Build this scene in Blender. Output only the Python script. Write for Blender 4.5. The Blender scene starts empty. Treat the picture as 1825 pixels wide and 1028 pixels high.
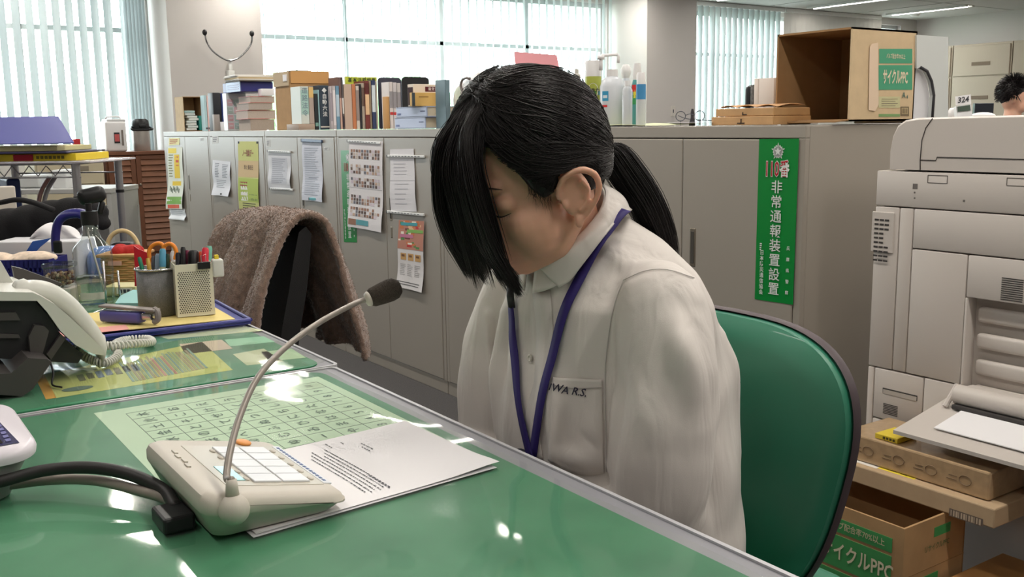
import bpy, bmesh, math, random
import numpy as np
from mathutils import Vector, Matrix, Euler
from mathutils.bvhtree import BVHTree
random.seed(7)
PI = math.pi
scene = bpy.context.scene
COL = scene.collection
# ------------------------------------------------------------------ camera
H = 1.08
FPX = 1760.0
RW = Matrix(((0.824, -0.103, 0.556), (-0.566, -0.126, 0.815), (-0.013, -0.987, -0.162)))   # rows: world axes seen by the camera
def _orth():
    y = Vector((-1222, -273, FPX)).normalized()
    d = Vector((144, FPX*FPX/290.0, FPX)).normalized()
    d = (d - y*d.dot(y)).normalized()
    up = -d
    x = y.cross(up)
    if x.x < 0: x = -x
    return Matrix((x, y, up))
RW = _orth()
cam_d = bpy.data.cameras.new('camera'); cam = bpy.data.objects.new('camera', cam_d); COL.objects.link(cam)
cam_d.sensor_width = 36; cam_d.lens = FPX/1825*36; cam_d.clip_start = 0.02; cam_d.clip_end = 300
cam_d.shift_x = (912.5-912.5)/1825
m3 = RW @ Matrix(((1, 0, 0), (0, -1, 0), (0, 0, -1)))
cam.matrix_world = Matrix.Translation((0, 0, H)) @ m3.to_4x4()
scene.camera = cam
# ------------------------------------------------------------------ world, exposure
w = bpy.data.worlds.new('sky'); scene.world = w; w.use_nodes = True
bg = w.node_tree.nodes['Background']; bg.inputs[0].default_value = (0.88, 0.96, 1.0, 1); bg.inputs[1].default_value = 11.0
vs = scene.view_settings
vs.view_transform = 'Standard'; vs.look = 'None'; vs.gamma = 1; vs.use_curve_mapping = False; vs.exposure = 0.0
scene.cycles.max_bounces = 8; scene.cycles.diffuse_bounces = 4; scene.cycles.glossy_bounces = 4
scene.cycles.transparent_max_bounces = 16; scene.cycles.transmission_bounces = 8
scene.cycles.caustics_reflective = False; scene.cycles.caustics_refractive = False
scene.cycles.sample_clamp_indirect = 4.0
scene.cycles.use_denoising = True
CEIL = 2.62
LAMP_W = 15.5
def area(name, loc, sx, sy, power, color, rot=(0, 0, 0)):
    l = bpy.data.lights.new(name, 'AREA'); l.shape = 'RECTANGLE'; l.size = sx; l.size_y = sy; l.energy = power; l.color = color
    o = bpy.data.objects.new(name, l); o.location = loc; o.rotation_euler = rot; COL.objects.link(o); return o
LAMP_X = [-0.6, 1.3, 3.2, 5.5, 7.5, 9.4, 11.25, 13.0]
LAMP_Y = [-0.9, 0.8, 2.5, 4.2, 5.9, 8.52]
for lx in LAMP_X:
    for ly in LAMP_Y:
        area('ceiling_lamp_light', (lx, ly, CEIL-0.035), 0.08, 1.1, LAMP_W*(.5 if lx > 9 else .45 if lx < 0 else 1.1), (1.0, 0.94, 0.86))
def portal(x0, x1, z0, z1, y):
    o = area('window_daylight', ((x0+x1)/2, y, (z0+z1)/2), x1-x0, z1-z0, 1, (1, 1, 1), (-PI/2, 0, 0)); o.data.cycles.is_portal = True
for a_, b_ in ((-1.6, 2.45), (3.4, 7.95), (8.75, 13.05)): portal(a_, b_, 0.8, 2.55, 9.7)
# ------------------------------------------------------------------ pixel helpers: a pixel ray met with a real plane
def ray(u, v): return RW @ Vector((u-912.5, v-514.0, FPX))
CAM = Vector((0, 0, H))
def PZ(u, v, z): r = ray(u, v); return CAM + r*((z-H)/r.z)
def PX(u, v, x): r = ray(u, v); return CAM + r*(x/r.x)
def PY(u, v, y): r = ray(u, v); return CAM + r*(y/r.y)
# ------------------------------------------------------------------ materials
def lin(c): c = c/255.0; return c/12.92 if c <= 0.04045 else ((c+0.055)/1.055)**2.4
MATS = {}
def mat(name, rgb, rough=0.6, metal=0.0, noise=0.0, nscale=40.0, bump=0.0, bscale=200.0, coat=0.0, trans=0.0, emis=0.0, alpha=1.0, sss=0.0, spec=0.5, ior=1.45, sheen=0.0):
    if name in MATS: return MATS[name]
    m = bpy.data.materials.new(name); m.use_nodes = True; nt = m.node_tree; b = nt.nodes['Principled BSDF']
    col = (lin(rgb[0]), lin(rgb[1]), lin(rgb[2]), 1)
    b.inputs['Base Color'].default_value = col; b.inputs['Roughness'].default_value = rough; b.inputs['Metallic'].default_value = metal
    b.inputs['IOR'].default_value = ior; b.inputs['Specular IOR Level'].default_value = spec
    if coat: b.inputs['Coat Weight'].default_value = coat; b.inputs['Coat Roughness'].default_value = 0.05
    if trans: b.inputs['Transmission Weight'].default_value = trans
    if sheen: b.inputs['Sheen Weight'].default_value = sheen
    if sss: b.inputs['Subsurface Weight'].default_value = sss; b.inputs['Subsurface Radius'].default_value = (0.01, 0.004, 0.002); b.inputs['Subsurface Scale'].default_value = 1.0
    if emis: b.inputs['Emission Color'].default_value = col; b.inputs['Emission Strength'].default_value = emis
    if alpha < 1: b.inputs['Alpha'].default_value = alpha
    tc = nt.nodes.new('ShaderNodeTexCoord')
    if noise:
        n = nt.nodes.new('ShaderNodeTexNoise'); n.inputs['Scale'].default_value = nscale; n.inputs['Detail'].default_value = 4
        mx = nt.nodes.new('ShaderNodeMix'); mx.data_type = 'RGBA'; mx.blend_type = 'MULTIPLY'; mx.inputs[0].default_value = 1.0
        rp = nt.nodes.new('ShaderNodeMapRange'); rp.inputs['From Min'].default_value = 0.3; rp.inputs['From Max'].default_value = 0.7
        rp.inputs['To Min'].default_value = 1-noise; rp.inputs['To Max'].default_value = 1+noise
        cb = nt.nodes.new('ShaderNodeCombineColor')
        nt.links.new(tc.outputs['Object'], n.inputs['Vector']); nt.links.new(n.outputs['Fac'], rp.inputs['Value'])
        for k in range(3): nt.links.new(rp.outputs[0], cb.inputs[k])
        mx.inputs[6].default_value = col; nt.links.new(cb.outputs[0], mx.inputs[7]); nt.links.new(mx.outputs[2], b.inputs['Base Color'])
    if bump:
        n = nt.nodes.new('ShaderNodeTexNoise'); n.inputs['Scale'].default_value = bscale; n.inputs['Detail'].default_value = 3
        bp = nt.nodes.new('ShaderNodeBump'); bp.inputs['Strength'].default_value = bump; bp.inputs['Distance'].default_value = 0.002
        nt.links.new(tc.outputs['Object'], n.inputs['Vector']); nt.links.new(n.outputs['Fac'], bp.inputs['Height']); nt.links.new(bp.outputs[0], b.inputs['Normal'])
    MATS[name] = m; return m
def clearmat(name, tint, ior=1.45, rough=0.03, bump=0.0, bscale=6.0, base=0.0, haze=0.0):
    """thin clear plastic or glass: transparent body under a fresnel gloss"""
    if name in MATS: return MATS[name]
    m = bpy.data.materials.new(name); m.use_nodes = True; nt = m.node_tree; nt.nodes.clear()
    out = nt.nodes.new('ShaderNodeOutputMaterial'); tr = nt.nodes.new('ShaderNodeBsdfTransparent'); gl = nt.nodes.new('ShaderNodeBsdfGlossy')
    tr.inputs[0].default_value = (*tint, 1); gl.inputs['Roughness'].default_value = rough
    lw = nt.nodes.new('ShaderNodeLayerWeight'); pw = nt.nodes.new('ShaderNodeMath'); pw.operation = 'POWER'; pw.inputs[1].default_value = 5
    fr = nt.nodes.new('ShaderNodeMath'); fr.operation = 'MULTIPLY_ADD'; f0 = ((ior-1)/(ior+1))**2; fr.inputs[1].default_value = 1-f0; fr.inputs[2].default_value = f0
    nt.links.new(lw.outputs['Facing'], pw.inputs[0]); nt.links.new(pw.outputs[0], fr.inputs[0])
    mx = nt.nodes.new('ShaderNodeMixShader')
    nt.links.new(tr.outputs[0], mx.inputs[1]); nt.links.new(gl.outputs[0], mx.inputs[2])
    if base:
        ad = nt.nodes.new('ShaderNodeMath'); ad.operation = 'ADD'; ad.inputs[1].default_value = base; ad.use_clamp = True
        nt.links.new(fr.outputs[0], ad.inputs[0]); nt.links.new(ad.outputs[0], mx.inputs[0])
    else: nt.links.new(fr.outputs[0], mx.inputs[0])
    if bump:
        tc = nt.nodes.new('ShaderNodeTexCoord'); n = nt.nodes.new('ShaderNodeTexNoise'); n.inputs['Scale'].default_value = bscale; n.inputs['Detail'].default_value = 2
        bp = nt.nodes.new('ShaderNodeBump'); bp.inputs['Strength'].default_value = bump; bp.inputs['Distance'].default_value = 0.01
        nt.links.new(tc.outputs['Object'], n.inputs['Vector']); nt.links.new(n.outputs['Fac'], bp.inputs['Height'])
        nt.links.new(bp.outputs[0], gl.inputs['Normal']); nt.links.new(bp.outputs[0], lw.inputs['Normal'])
    last = mx
    if haze:
        df = nt.nodes.new('ShaderNodeBsdfDiffuse'); df.inputs[0].default_value = (.9, .92, .9, 1); m2 = nt.nodes.new('ShaderNodeMixShader'); m2.inputs[0].default_value = haze
        nt.links.new(mx.outputs[0], m2.inputs[1]); nt.links.new(df.outputs[0], m2.inputs[2]); last = m2
    nt.links.new(last.outputs[0], out.inputs[0]); MATS[name] = m; return m
# ------------------------------------------------------------------ mesh builder
_glyph = {}
def text_geo(s, size, bold=0.0):
    key = (s, bold)
    if key not in _glyph:
        cu = bpy.data.curves.new('t', 'FONT'); cu.body = s; cu.size = 1; cu.resolution_u = 2; cu.offset = bold; cu.align_x = 'CENTER'; cu.align_y = 'CENTER'
        ob = bpy.data.objects.new('t', cu); COL.objects.link(ob); dg = bpy.context.evaluated_depsgraph_get(); dg.update()
        me = ob.evaluated_get(dg).to_mesh()
        vs_ = [v.co.copy() for v in me.vertices]; fs = [tuple(p.vertices) for p in me.polygons]
        ob.evaluated_get(dg).to_mesh_clear(); bpy.data.objects.remove(ob); bpy.data.curves.remove(cu)
        _glyph[key] = (vs_, fs)
    vs_, fs = _glyph[key]
    return [v*size for v in vs_], fs
def chain(o):
    M = o.matrix_basis.copy()
    while o.parent is not None: o = o.parent; M = o.matrix_basis @ M
    return M
class MB:
    def __init__(s): s.V = []; s.F = []; s.M = []; s.mats = []
    def mi(s, m):
        if m not in s.mats: s.mats.append(m)
        return s.mats.index(m)
    def add(s, vs_, fs, m, X=None):
        k = len(s.V); i = s.mi(m)
        for v in vs_:
            v = Vector(v); s.V.append(X @ v if X is not None else v)
        for f in fs: s.F.append(tuple(k+a for a in f)); s.M.append(i)
        return s
    def box(s, c, d, m, rot=None, bev=0.0, seg=2):
        bm = bmesh.new(); bmesh.ops.create_cube(bm, size=1)
        for v in bm.verts: v.co = Vector((v.co.x*d[0], v.co.y*d[1], v.co.z*d[2]))
        if bev: bmesh.ops.bevel(bm, geom=bm.edges[:], offset=min(bev, min(d)*0.49), segments=seg, affect='EDGES', profile=0.5)
        X = Matrix.Translation(c) @ (rot.to_4x4() if rot is not None else Matrix())
        bm.verts.index_update()
        s.add([v.co for v in bm.verts], [[v.index for v in f.verts] for f in bm.faces], m, X); bm.free(); return s
    def bx(s, x0, x1, y0, y1, z0, z1, m, bev=0.0, seg=2):
        return s.box(((x0+x1)/2, (y0+y1)/2, (z0+z1)/2), (abs(x1-x0), abs(y1-y0), abs(z1-z0)), m, None, bev, seg)
    def quad(s, a, b, c, d, m): return s.add([a, b, c, d], [(0, 1, 2, 3)], m)
    def tube(s, pts, r, m, n=8, caps=True, flat=1.0):
        pts = [Vector(p) for p in pts]; N = len(pts); rs = r if isinstance(r, (list, tuple)) else [r]*N
        t0 = (pts[1]-pts[0]).normalized(); ref = Vector((0, 0, 1)) if abs(t0.z) < 0.9 else Vector((1, 0, 0))
        a = t0.cross(ref).normalized(); vs_ = []
        for i, p in enumerate(pts):
            t = (pts[min(i+1, N-1)]-pts[max(i-1, 0)]).normalized()
            a = (a - t*a.dot(t)).normalized(); b = t.cross(a)
            for k in range(n):
                th = 2*PI*k/n; vs_.append(p + a*math.cos(th)*rs[i] + b*math.sin(th)*rs[i]*flat)
        fs = [(i*n+k, i*n+(k+1) % n, (i+1)*n+(k+1) % n, (i+1)*n+k) for i in range(N-1) for k in range(n)]
        if caps: fs += [tuple(range(n-1, -1, -1)), tuple((N-1)*n+k for k in range(n))]
        return s.add(vs_, fs, m)
    def lathe(s, prof, c, m, n=24, rot=None, sx=1.0, sy=1.0):
        vs_ = []; N = len(prof)
        for r, z in prof:
            for k in range(n): th = 2*PI*k/n; vs_.append(Vector((r*math.cos(th)*sx, r*math.sin(th)*sy, z)))
        fs = [(i*n+k, i*n+(k+1) % n, (i+1)*n+(k+1) % n, (i+1)*n+k) for i in range(N-1) for k in range(n)]
        fs += [tuple(range(n-1, -1, -1)), tuple((N-1)*n+k for k in range(n))]
        return s.add(vs_, fs, m, Matrix.Translation(c) @ (rot.to_4x4() if rot is not None else Matrix()))
    def ell(s, c, r, m, n=20, rot=None):
        vs_ = []; nv = max(6, n//2)
        for j in range(1, nv):
            ph = PI*j/nv
            for k in range(n): th = 2*PI*k/n; vs_.append(Vector((r[0]*math.sin(ph)*math.cos(th), r[1]*math.sin(ph)*math.sin(th), r[2]*math.cos(ph))))
        top = len(vs_); vs_ += [Vector((0, 0, r[2])), Vector((0, 0, -r[2]))]
        fs = [((j)*n+k, (j+1)*n+k, (j+1)*n+(k+1) % n, j*n+(k+1) % n) for j in range(nv-2) for k in range(n)]
        fs += [(top, k, (k+1) % n) for k in range(n)] + [(top+1, (nv-2)*n+(k+1) % n, (nv-2)*n+k) for k in range(n)]
        return s.add(vs_, fs, m, Matrix.Translation(c) @ (rot.to_4x4() if rot is not None else Matrix()))
    def grid(s, f, nx, ny, m):
        vs_ = [Vector(f(i/nx, j/ny)) for j in range(ny+1) for i in range(nx+1)]
        return s.add(vs_, [(j*(nx+1)+i, j*(nx+1)+i+1, (j+1)*(nx+1)+i+1, (j+1)*(nx+1)+i) for j in range(ny) for i in range(nx)], m)
    def slab(s, f, nx, ny, th, m):
        """a sheet of real thickness: f(u, v) -> point, th: offset vector"""
        th = Vector(th); n1 = (nx+1)*(ny+1)
        a = [Vector(f(i/nx, j/ny)) for j in range(ny+1) for i in range(nx+1)]
        fs = [(j*(nx+1)+i, j*(nx+1)+i+1, (j+1)*(nx+1)+i+1, (j+1)*(nx+1)+i) for j in range(ny) for i in range(nx)]
        rim = [i for i in range(nx+1)] + [(j+1)*(nx+1)-1 for j in range(1, ny+1)] + [ny*(nx+1)+i for i in range(nx-1, -1, -1)] + [j*(nx+1) for j in range(ny-1, 0, -1)]
        g = fs + [tuple(n1+k for k in reversed(q)) for q in fs] + [(rim[k], n1+rim[k], n1+rim[(k+1) % len(rim)], rim[(k+1) % len(rim)]) for k in range(len(rim))]
        return s.add(a + [p+th for p in a], g, m)
    def prism(s, poly, o, ex, ey, ez, m):
        """polygon (2D) in the plane o, ex, ey pushed along ez"""
        o, ex, ey, ez = Vector(o), Vector(ex), Vector(ey), Vector(ez); n = len(poly)
        vs_ = [o+ex*p[0]+ey*p[1] for p in poly] + [o+ex*p[0]+ey*p[1]+ez for p in poly]
        return s.add(vs_, [tuple(range(n-1, -1, -1)), tuple(range(n, 2*n))] + [(k, (k+1) % n, n+(k+1) % n, n+k) for k in range(n)], m)
    def text(s, t, size, o, ex, ey, m, bold=0.0, sx=1.0):
        vs_, fs = text_geo(t, size, bold); o, ex, ey = Vector(o), Vector(ex).normalized(), Vector(ey).normalized()
        return s.add([o+ex*v.x*sx+ey*v.y for v in vs_], fs, m)
    def build(s, name, parent=None, smooth=False, local=False, bevel=0.0, solid=0.0, normals=True):
        me = bpy.data.meshes.new(name); V = s.V
        if parent is not None and not local:
            inv = chain(parent).inverted(); V = [inv @ v for v in V]
        me.from_pydata([tuple(v) for v in V], [], s.F)
        for m in s.mats: me.materials.append(m)
        me.polygons.foreach_set('material_index', s.M)
        if normals:
            bm = bmesh.new(); bm.from_mesh(me); bmesh.ops.recalc_face_normals(bm, faces=bm.faces); bm.to_mesh(me); bm.free()
        if smooth:
            me.polygons.foreach_set('use_smooth', [True]*len(me.polygons))
            if smooth == 'auto':
                try: me.set_sharp_from_angle(angle=math.radians(40))
                except Exception: pass
        me.update(); o = bpy.data.objects.new(name, me); COL.objects.link(o)
        if parent is not None: o.parent = parent
        return o
def thing(name, label, cat, loc=(0, 0, 0), rotz=0.0, group=None, scale=1.0):
    o = bpy.data.objects.new(name, None); COL.objects.link(o); o.empty_display_size = 0.05
    o.matrix_basis = Matrix.Translation(loc) @ Matrix.Rotation(rotz, 4, 'Z') @ Matrix.Scale(scale, 4)
    o['label'] = label; o['category'] = cat
    if group: o['group'] = group
    return o
def tag(o, label, cat, group=None, kind=None):
    o['label'] = label; o['category'] = cat
    if group: o['group'] = group
    if kind: o['kind'] = kind
    return o
def struct(o, label=None):
    o['kind'] = 'structure'
    if label: o['label'] = label
    return o
def dup(root, label, M, group=None):
    r = root.copy(); COL.objects.link(r); r.matrix_basis = M; r['label'] = label
    if group: r['group'] = group
    for ch in list(root.children):
        c = ch.copy(); COL.objects.link(c); c.parent = r
        for g in list(ch.children):
            d = g.copy(); COL.objects.link(d); d.parent = c
    return r
def bez(p, n=20):
    """smooth curve through the points (Catmull-Rom)"""
    p = [Vector(q) for q in p]; P = [2*p[0]-p[1]] + p + [2*p[-1]-p[-2]]; out = []
    seg = len(p)-1
    for i in range(n+1):
        t = i/n*seg; k = min(int(t), seg-1); t -= k; a, b, c, d = P[k], P[k+1], P[k+2], P[k+3]
        out.append(0.5*((2*b)+(c-a)*t+(2*a-5*b+4*c-d)*t*t+(3*b-a-3*c+d)*t**3))
    return out
def evaluated(o):
    dg = bpy.context.evaluated_depsgraph_get(); dg.update()
    me = bpy.data.meshes.new_from_object(o.evaluated_get(dg)); old = o.data; o.modifiers.clear(); o.data = me; bpy.data.meshes.remove(old); return o
def blob(mb, name, parent, voxel, smooth_it, m, factor=0.5):
    o = mb.build(name, parent)
    r = o.modifiers.new('r', 'REMESH'); r.mode = 'VOXEL'; r.voxel_size = voxel; r.use_smooth_shade = True
    k = o.modifiers.new('s', 'SMOOTH'); k.factor = factor; k.iterations = smooth_it
    evaluated(o)
    o.data.materials.clear(); o.data.materials.append(m)
    o.data.polygons.foreach_set('use_smooth', [True]*len(o.data.polygons)); return o
WHITE = mat('white_paper', (236, 234, 236), 0.85)
BLACKP = mat('black_plastic', (22, 22, 24), 0.45)
INK = mat('print_ink', (70, 72, 80), 0.8)
STEEL = mat('polished_steel', (190, 190, 192), 0.22, 1.0)
CARD = mat('cardboard', (176, 140, 98), 0.9, noise=0.06, nscale=25)
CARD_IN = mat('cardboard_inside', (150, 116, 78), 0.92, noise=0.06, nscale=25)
X3, Y3, Z3 = Vector((1, 0, 0)), Vector((0, 1, 0)), Vector((0, 0, 1))
# ================================================================== the room
wallm = mat('painted_wall', (205, 200, 196), 0.9, bump=0.15, bscale=300)
ceilm = mat('ceiling_board', (214, 213, 208), 0.9, bump=0.3, bscale=120)
framem = mat('window_frame_metal', (200, 204, 204), 0.5, 0.3)
def carpet():
    m = mat('carpet', (78, 75, 75), 0.95, noise=0.35, nscale=260, bump=0.6, bscale=500); return m
XL, XR, YB, YF = -3.4, 14.2, -3.6, 9.5
def rbox(name, *a, m=wallm): b = MB(); b.bx(*a, m); return struct(b.build(name))
rbox('floor', XL-.2, XR+.2, YB-.2, YF+.3, -0.1, 0, m=carpet())
cb_ = MB(); cb_.bx(XL-.2, XR+.2, YB-.2, YF+.3, CEIL, CEIL+.1, ceilm); struct(cb_.build('ceiling'))
rbox('wall_left', XL-.2, XL, YB, YF, 0, CEIL)
rbox('wall_right', XR, XR+.2, YB, YF, 0, CEIL)
rbox('wall_back', XL-.2, XR+.2, YB-.2, YB, 0, CEIL)
# window wall at y = 9.5 with four openings
SILL, HEAD = 0.85, 2.52
OPEN = [(-1.7, 2.50), (3.36, 7.93), (8.74, 13.08), (13.22, 13.80)]
b = MB(); b.bx(XL-.2, XR+.2, YF, YF+.2, 0, SILL, wallm); b.bx(XL-.2, XR+.2, YF, YF+.2, HEAD, CEIL, wallm)
xs = [XL-.2]+[v for o_ in OPEN for v in o_]+[XR+.2]
for i in range(0, len(xs), 2): b.bx(xs[i], xs[i+1], YF, YF+.2, SILL, HEAD, wallm)
struct(b.build('wall_front'))
c1 = rbox('wall_pillar', 2.52, 3.36, 8.90, YF, 0, CEIL)
c2 = rbox('wall_pillar_right', 7.95, 8.74, 8.80, YF, 0, CEIL)
glassm = clearmat('window_glass', (0.96, 0.98, 0.97), 1.45, 0.0)
for n_, (x0, x1) in enumerate(OPEN):
    f = MB(); y0, y1 = YF+.06, YF+.12; t = 0.05
    f.bx(x0, x1, y0, y1, SILL, SILL+t, framem); f.bx(x0, x1, y0, y1, HEAD-t, HEAD, framem)
    f.bx(x0, x0+t, y0, y1, SILL+t, HEAD-t, framem); f.bx(x1-t, x1, y0, y1, SILL+t, HEAD-t, framem)
    if x1-x0 > 1:
        f.bx(x0+t, x1-t, y0, y1, 1.96, 2.0, framem)
        k = 3 if x1-x0 > 4.3 else 3
        for j in range(1, k+1):
            xm = x0+(x1-x0)*j/(k+1); f.bx(xm-.022, xm+.022, y0, y1, SILL+t, HEAD-t, framem)
    wo = struct(f.build('window_%d' % (n_+1)))
    g = MB(); g.bx(x0+t, x1-t, y0+.02, y0+.028, SILL+t, HEAD-t, glassm); g.build('glass', wo)
# ceiling joints
b = MB(); jm = mat('ceiling_joint', (176, 175, 170), 0.9)
for k in range(10):
    xx = XL+0.9+k*1.87
    if xx < XR: b.bx(xx-.006, xx+.006, YB, YF, CEIL-.004, CEIL, jm)
for k in range(7): yy = YB+0.15+k*1.9; b.bx(XL, XR, yy-.006, yy+.006, CEIL-.004, CEIL, jm)
struct(b.build('trim_1'))
# vertical blinds: a head rail and slats, each slat a part
def slat_material(name, dif, tra, f):
    m = bpy.data.materials.new(name); m.use_nodes = True
    nt = m.node_tree; nt.nodes.clear(); o_ = nt.nodes.new('ShaderNodeOutputMaterial'); d_ = nt.nodes.new('ShaderNodeBsdfDiffuse'); t_ = nt.nodes.new('ShaderNodeBsdfTranslucent'); mx_ = nt.nodes.new('ShaderNodeMixShader')
    d_.inputs[0].default_value = (*dif, 1); t_.inputs[0].default_value = (*tra, 1); mx_.inputs[0].default_value = f
    nt.links.new(d_.outputs[0], mx_.inputs[1]); nt.links.new(t_.outputs[0], mx_.inputs[2]); nt.links.new(mx_.outputs[0], o_.inputs[0]); return m
slatm = slat_material('blind_fabric', (.52, .56, .56), (.3, .35, .35), .08)
slat_w = slat_material('backlit_blind_fabric', (.80, .82, .82), (.85, .9, .9), .75)  # strong backlight put into the colour: same slats, paler and more translucent
slat_b = slat_material('beige_blind_fabric', (.62, .6, .56), (.3, .29, .26), .06)
railm = mat('blind_rail', (225, 226, 222), 0.5)
def blind(x0, x1, ang, label, y=9.36, wid=0.1, sp=0.105, stack=0, z0=0.9, group='white vertical blinds at the windows', sm_=None):
    sm_ = sm_ or slatm
    z1 = CEIL-.06
    r = thing('vertical_blind', label, 'blind', ((x0+x1)/2, y, z0), 0, group)
    h = MB(); h.bx(x0, x1, y-.025, y+.025, z1, CEIL-.005, railm, 0.004); h.build('head_rail', r)
    s = MB(); inv = Matrix()
    n = 4; prof = [(-wid/2+wid*i/n, 0.008*math.cos((i/n-.5)*PI)) for i in range(n+1)]
    vs_ = [(p[0], p[1], z0) for p in prof]+[(p[0], p[1], z1) for p in prof]
    vs_ += [(p[0], p[1]+.0012, z0) for p in prof]+[(p[0], p[1]+.0012, z1) for p in prof]
    m_ = n+1; fs = [(i, i+1, m_+i+1, m_+i) for i in range(n)]+[(2*m_+i, 3*m_+i, 3*m_+i+1, 2*m_+i+1) for i in range(n)]
    fs += [(0, m_, 3*m_, 2*m_), (n, 2*m_+n, 3*m_+n, m_+n)]
    s.add(vs_, fs, sm_, Matrix.Translation((0, 0, -z0)))
    first = None; xx = x0+.06; k = 0
    while xx < x1-.04 and k < 98:
        if first is None: o = first = s.build('slat', r, local=True)
        else: o = first.copy(); COL.objects.link(o); o.parent = r
        o.location = (xx-(x0+x1)/2, 0, 0); o.rotation_euler = (0, 0, ang+random.uniform(-.03, .03)); xx += sp; k += 1
    return r
blind(-1.7, 2.20, math.radians(-62), 'white vertical blind with open slats at the leftmost window', wid=0.1)
bs = blind(2.20, 2.50, math.radians(-84), 'grey bunch of blind slats gathered beside the pillar with the chrome rack', sp=0.03, z0=0.9, group=None)
blind(3.40, 7.93, math.radians(68), 'white vertical blind behind the books on the cabinets', sm_=slat_w)
blind(8.78, 10.95, math.radians(86), 'white vertical blind of open slats left of the cardboard box', wid=0.095)
blind(10.97, 13.08, math.radians(-22), 'beige vertical blind with closed slats above the cardboard box', wid=0.115, sp=0.1, z0=0.9, sm_=slat_b)
# ceiling lamps: housing and glowing tube
tubem = mat('lamp_tube_glow', (255, 250, 244), 0.5, emis=9.0)
housm = mat('lamp_housing', (225, 225, 220), 0.5)
def lamp(x, y, label, grp='recessed ceiling lamps'):
    t = thing('ceiling_lamp', label, 'ceiling lamp', (x, y, CEIL-.03), 0, grp)
    h = MB(); h.bx(x-.11, x-.05, y-.62, y+.62, CEIL-.025, CEIL, housm, 0.004); h.bx(x+.05, x+.11, y-.62, y+.62, CEIL-.025, CEIL, housm, .004)
    h.bx(x-.05, x+.05, y-.62, y+.62, CEIL-.008, CEIL, housm); h.build('housing', t)
    g = MB(); g.tube([(x, y-.58, CEIL-.016), (x, y+.58, CEIL-.016)], 0.014, tubem, 10); g.build('lamp_tube', t, True); return t
vis = {(11.25, 8.52): 'glowing ceiling lamp strip above the cardboard box, left of two long ones', (13.0, 8.52): 'glowing ceiling lamp strip right of the one above the cardboard box',
       (9.4, 8.52): 'ceiling lamp at the top edge above the slatted window blind', (13.0, 5.9): 'ceiling lamp in the top right corner of the view'}
for lx in LAMP_X:
    for ly in LAMP_Y:
        lamp(lx, ly, vis.get((lx, ly), 'ceiling lamp out of view behind or above the camera'), None if (lx, ly) in vis else 'ceiling lamps out of view')
# a smoke detector
b = MB(); dp = (13.25, 8.9); b.lathe([(0.001, -0.045), (0.05, -0.045), (0.07, -0.02), (0.08, 0)], (dp[0], dp[1], CEIL), housm, 20)
tag(b.build('smoke_detector', None, True), 'round white smoke detector on the ceiling near the far corner', 'smoke detector')
# trees outside
leafm = mat('leaf_green', (176, 214, 168), 0.8, noise=0.3, nscale=3); barkm = mat('tree_bark', (110, 95, 80), 0.9)
for i, (tx, ty, r_, lab) in enumerate([(5.2, 15.0, 1.7, 'pale green tree outside the window behind the book row'), (8.4, 15.6, 1.5, 'pale green tree outside, behind the woman')]):
    t = thing('tree', lab, 'tree', (tx, ty, -.3)); c = MB(); rr = random.Random(i)
    for k in range(420):
        d = Vector((rr.gauss(0, 1), rr.gauss(0, 1), rr.gauss(0, 1))).normalized()*r_*(0.55+.5*rr.random()); p = Vector((tx, ty, 0.9))+Vector((d.x, d.y, d.z*.75))
        q = Euler((rr.random()*6, rr.random()*6, rr.random()*6)).to_matrix(); s_ = .22
        c.prism([(-s_, 0), (0, -s_*.5), (s_, 0), (0, s_*.5)], p, q @ X3, q @ Y3, q @ Z3*.01, leafm)
    c.build('foliage', t); k_ = MB(); k_.tube([(tx, ty, -.3), (tx+.05, ty, .5), (tx, ty, 1.4)], [.12, .1, .05], barkm); k_.build('trunk', t)
b = MB(); b.bx(-20, 40, YF+.3, 60, -0.5, -0.3, mat('outside_paving', (170, 172, 168), 0.9)); struct(b.build('ground'))
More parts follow.
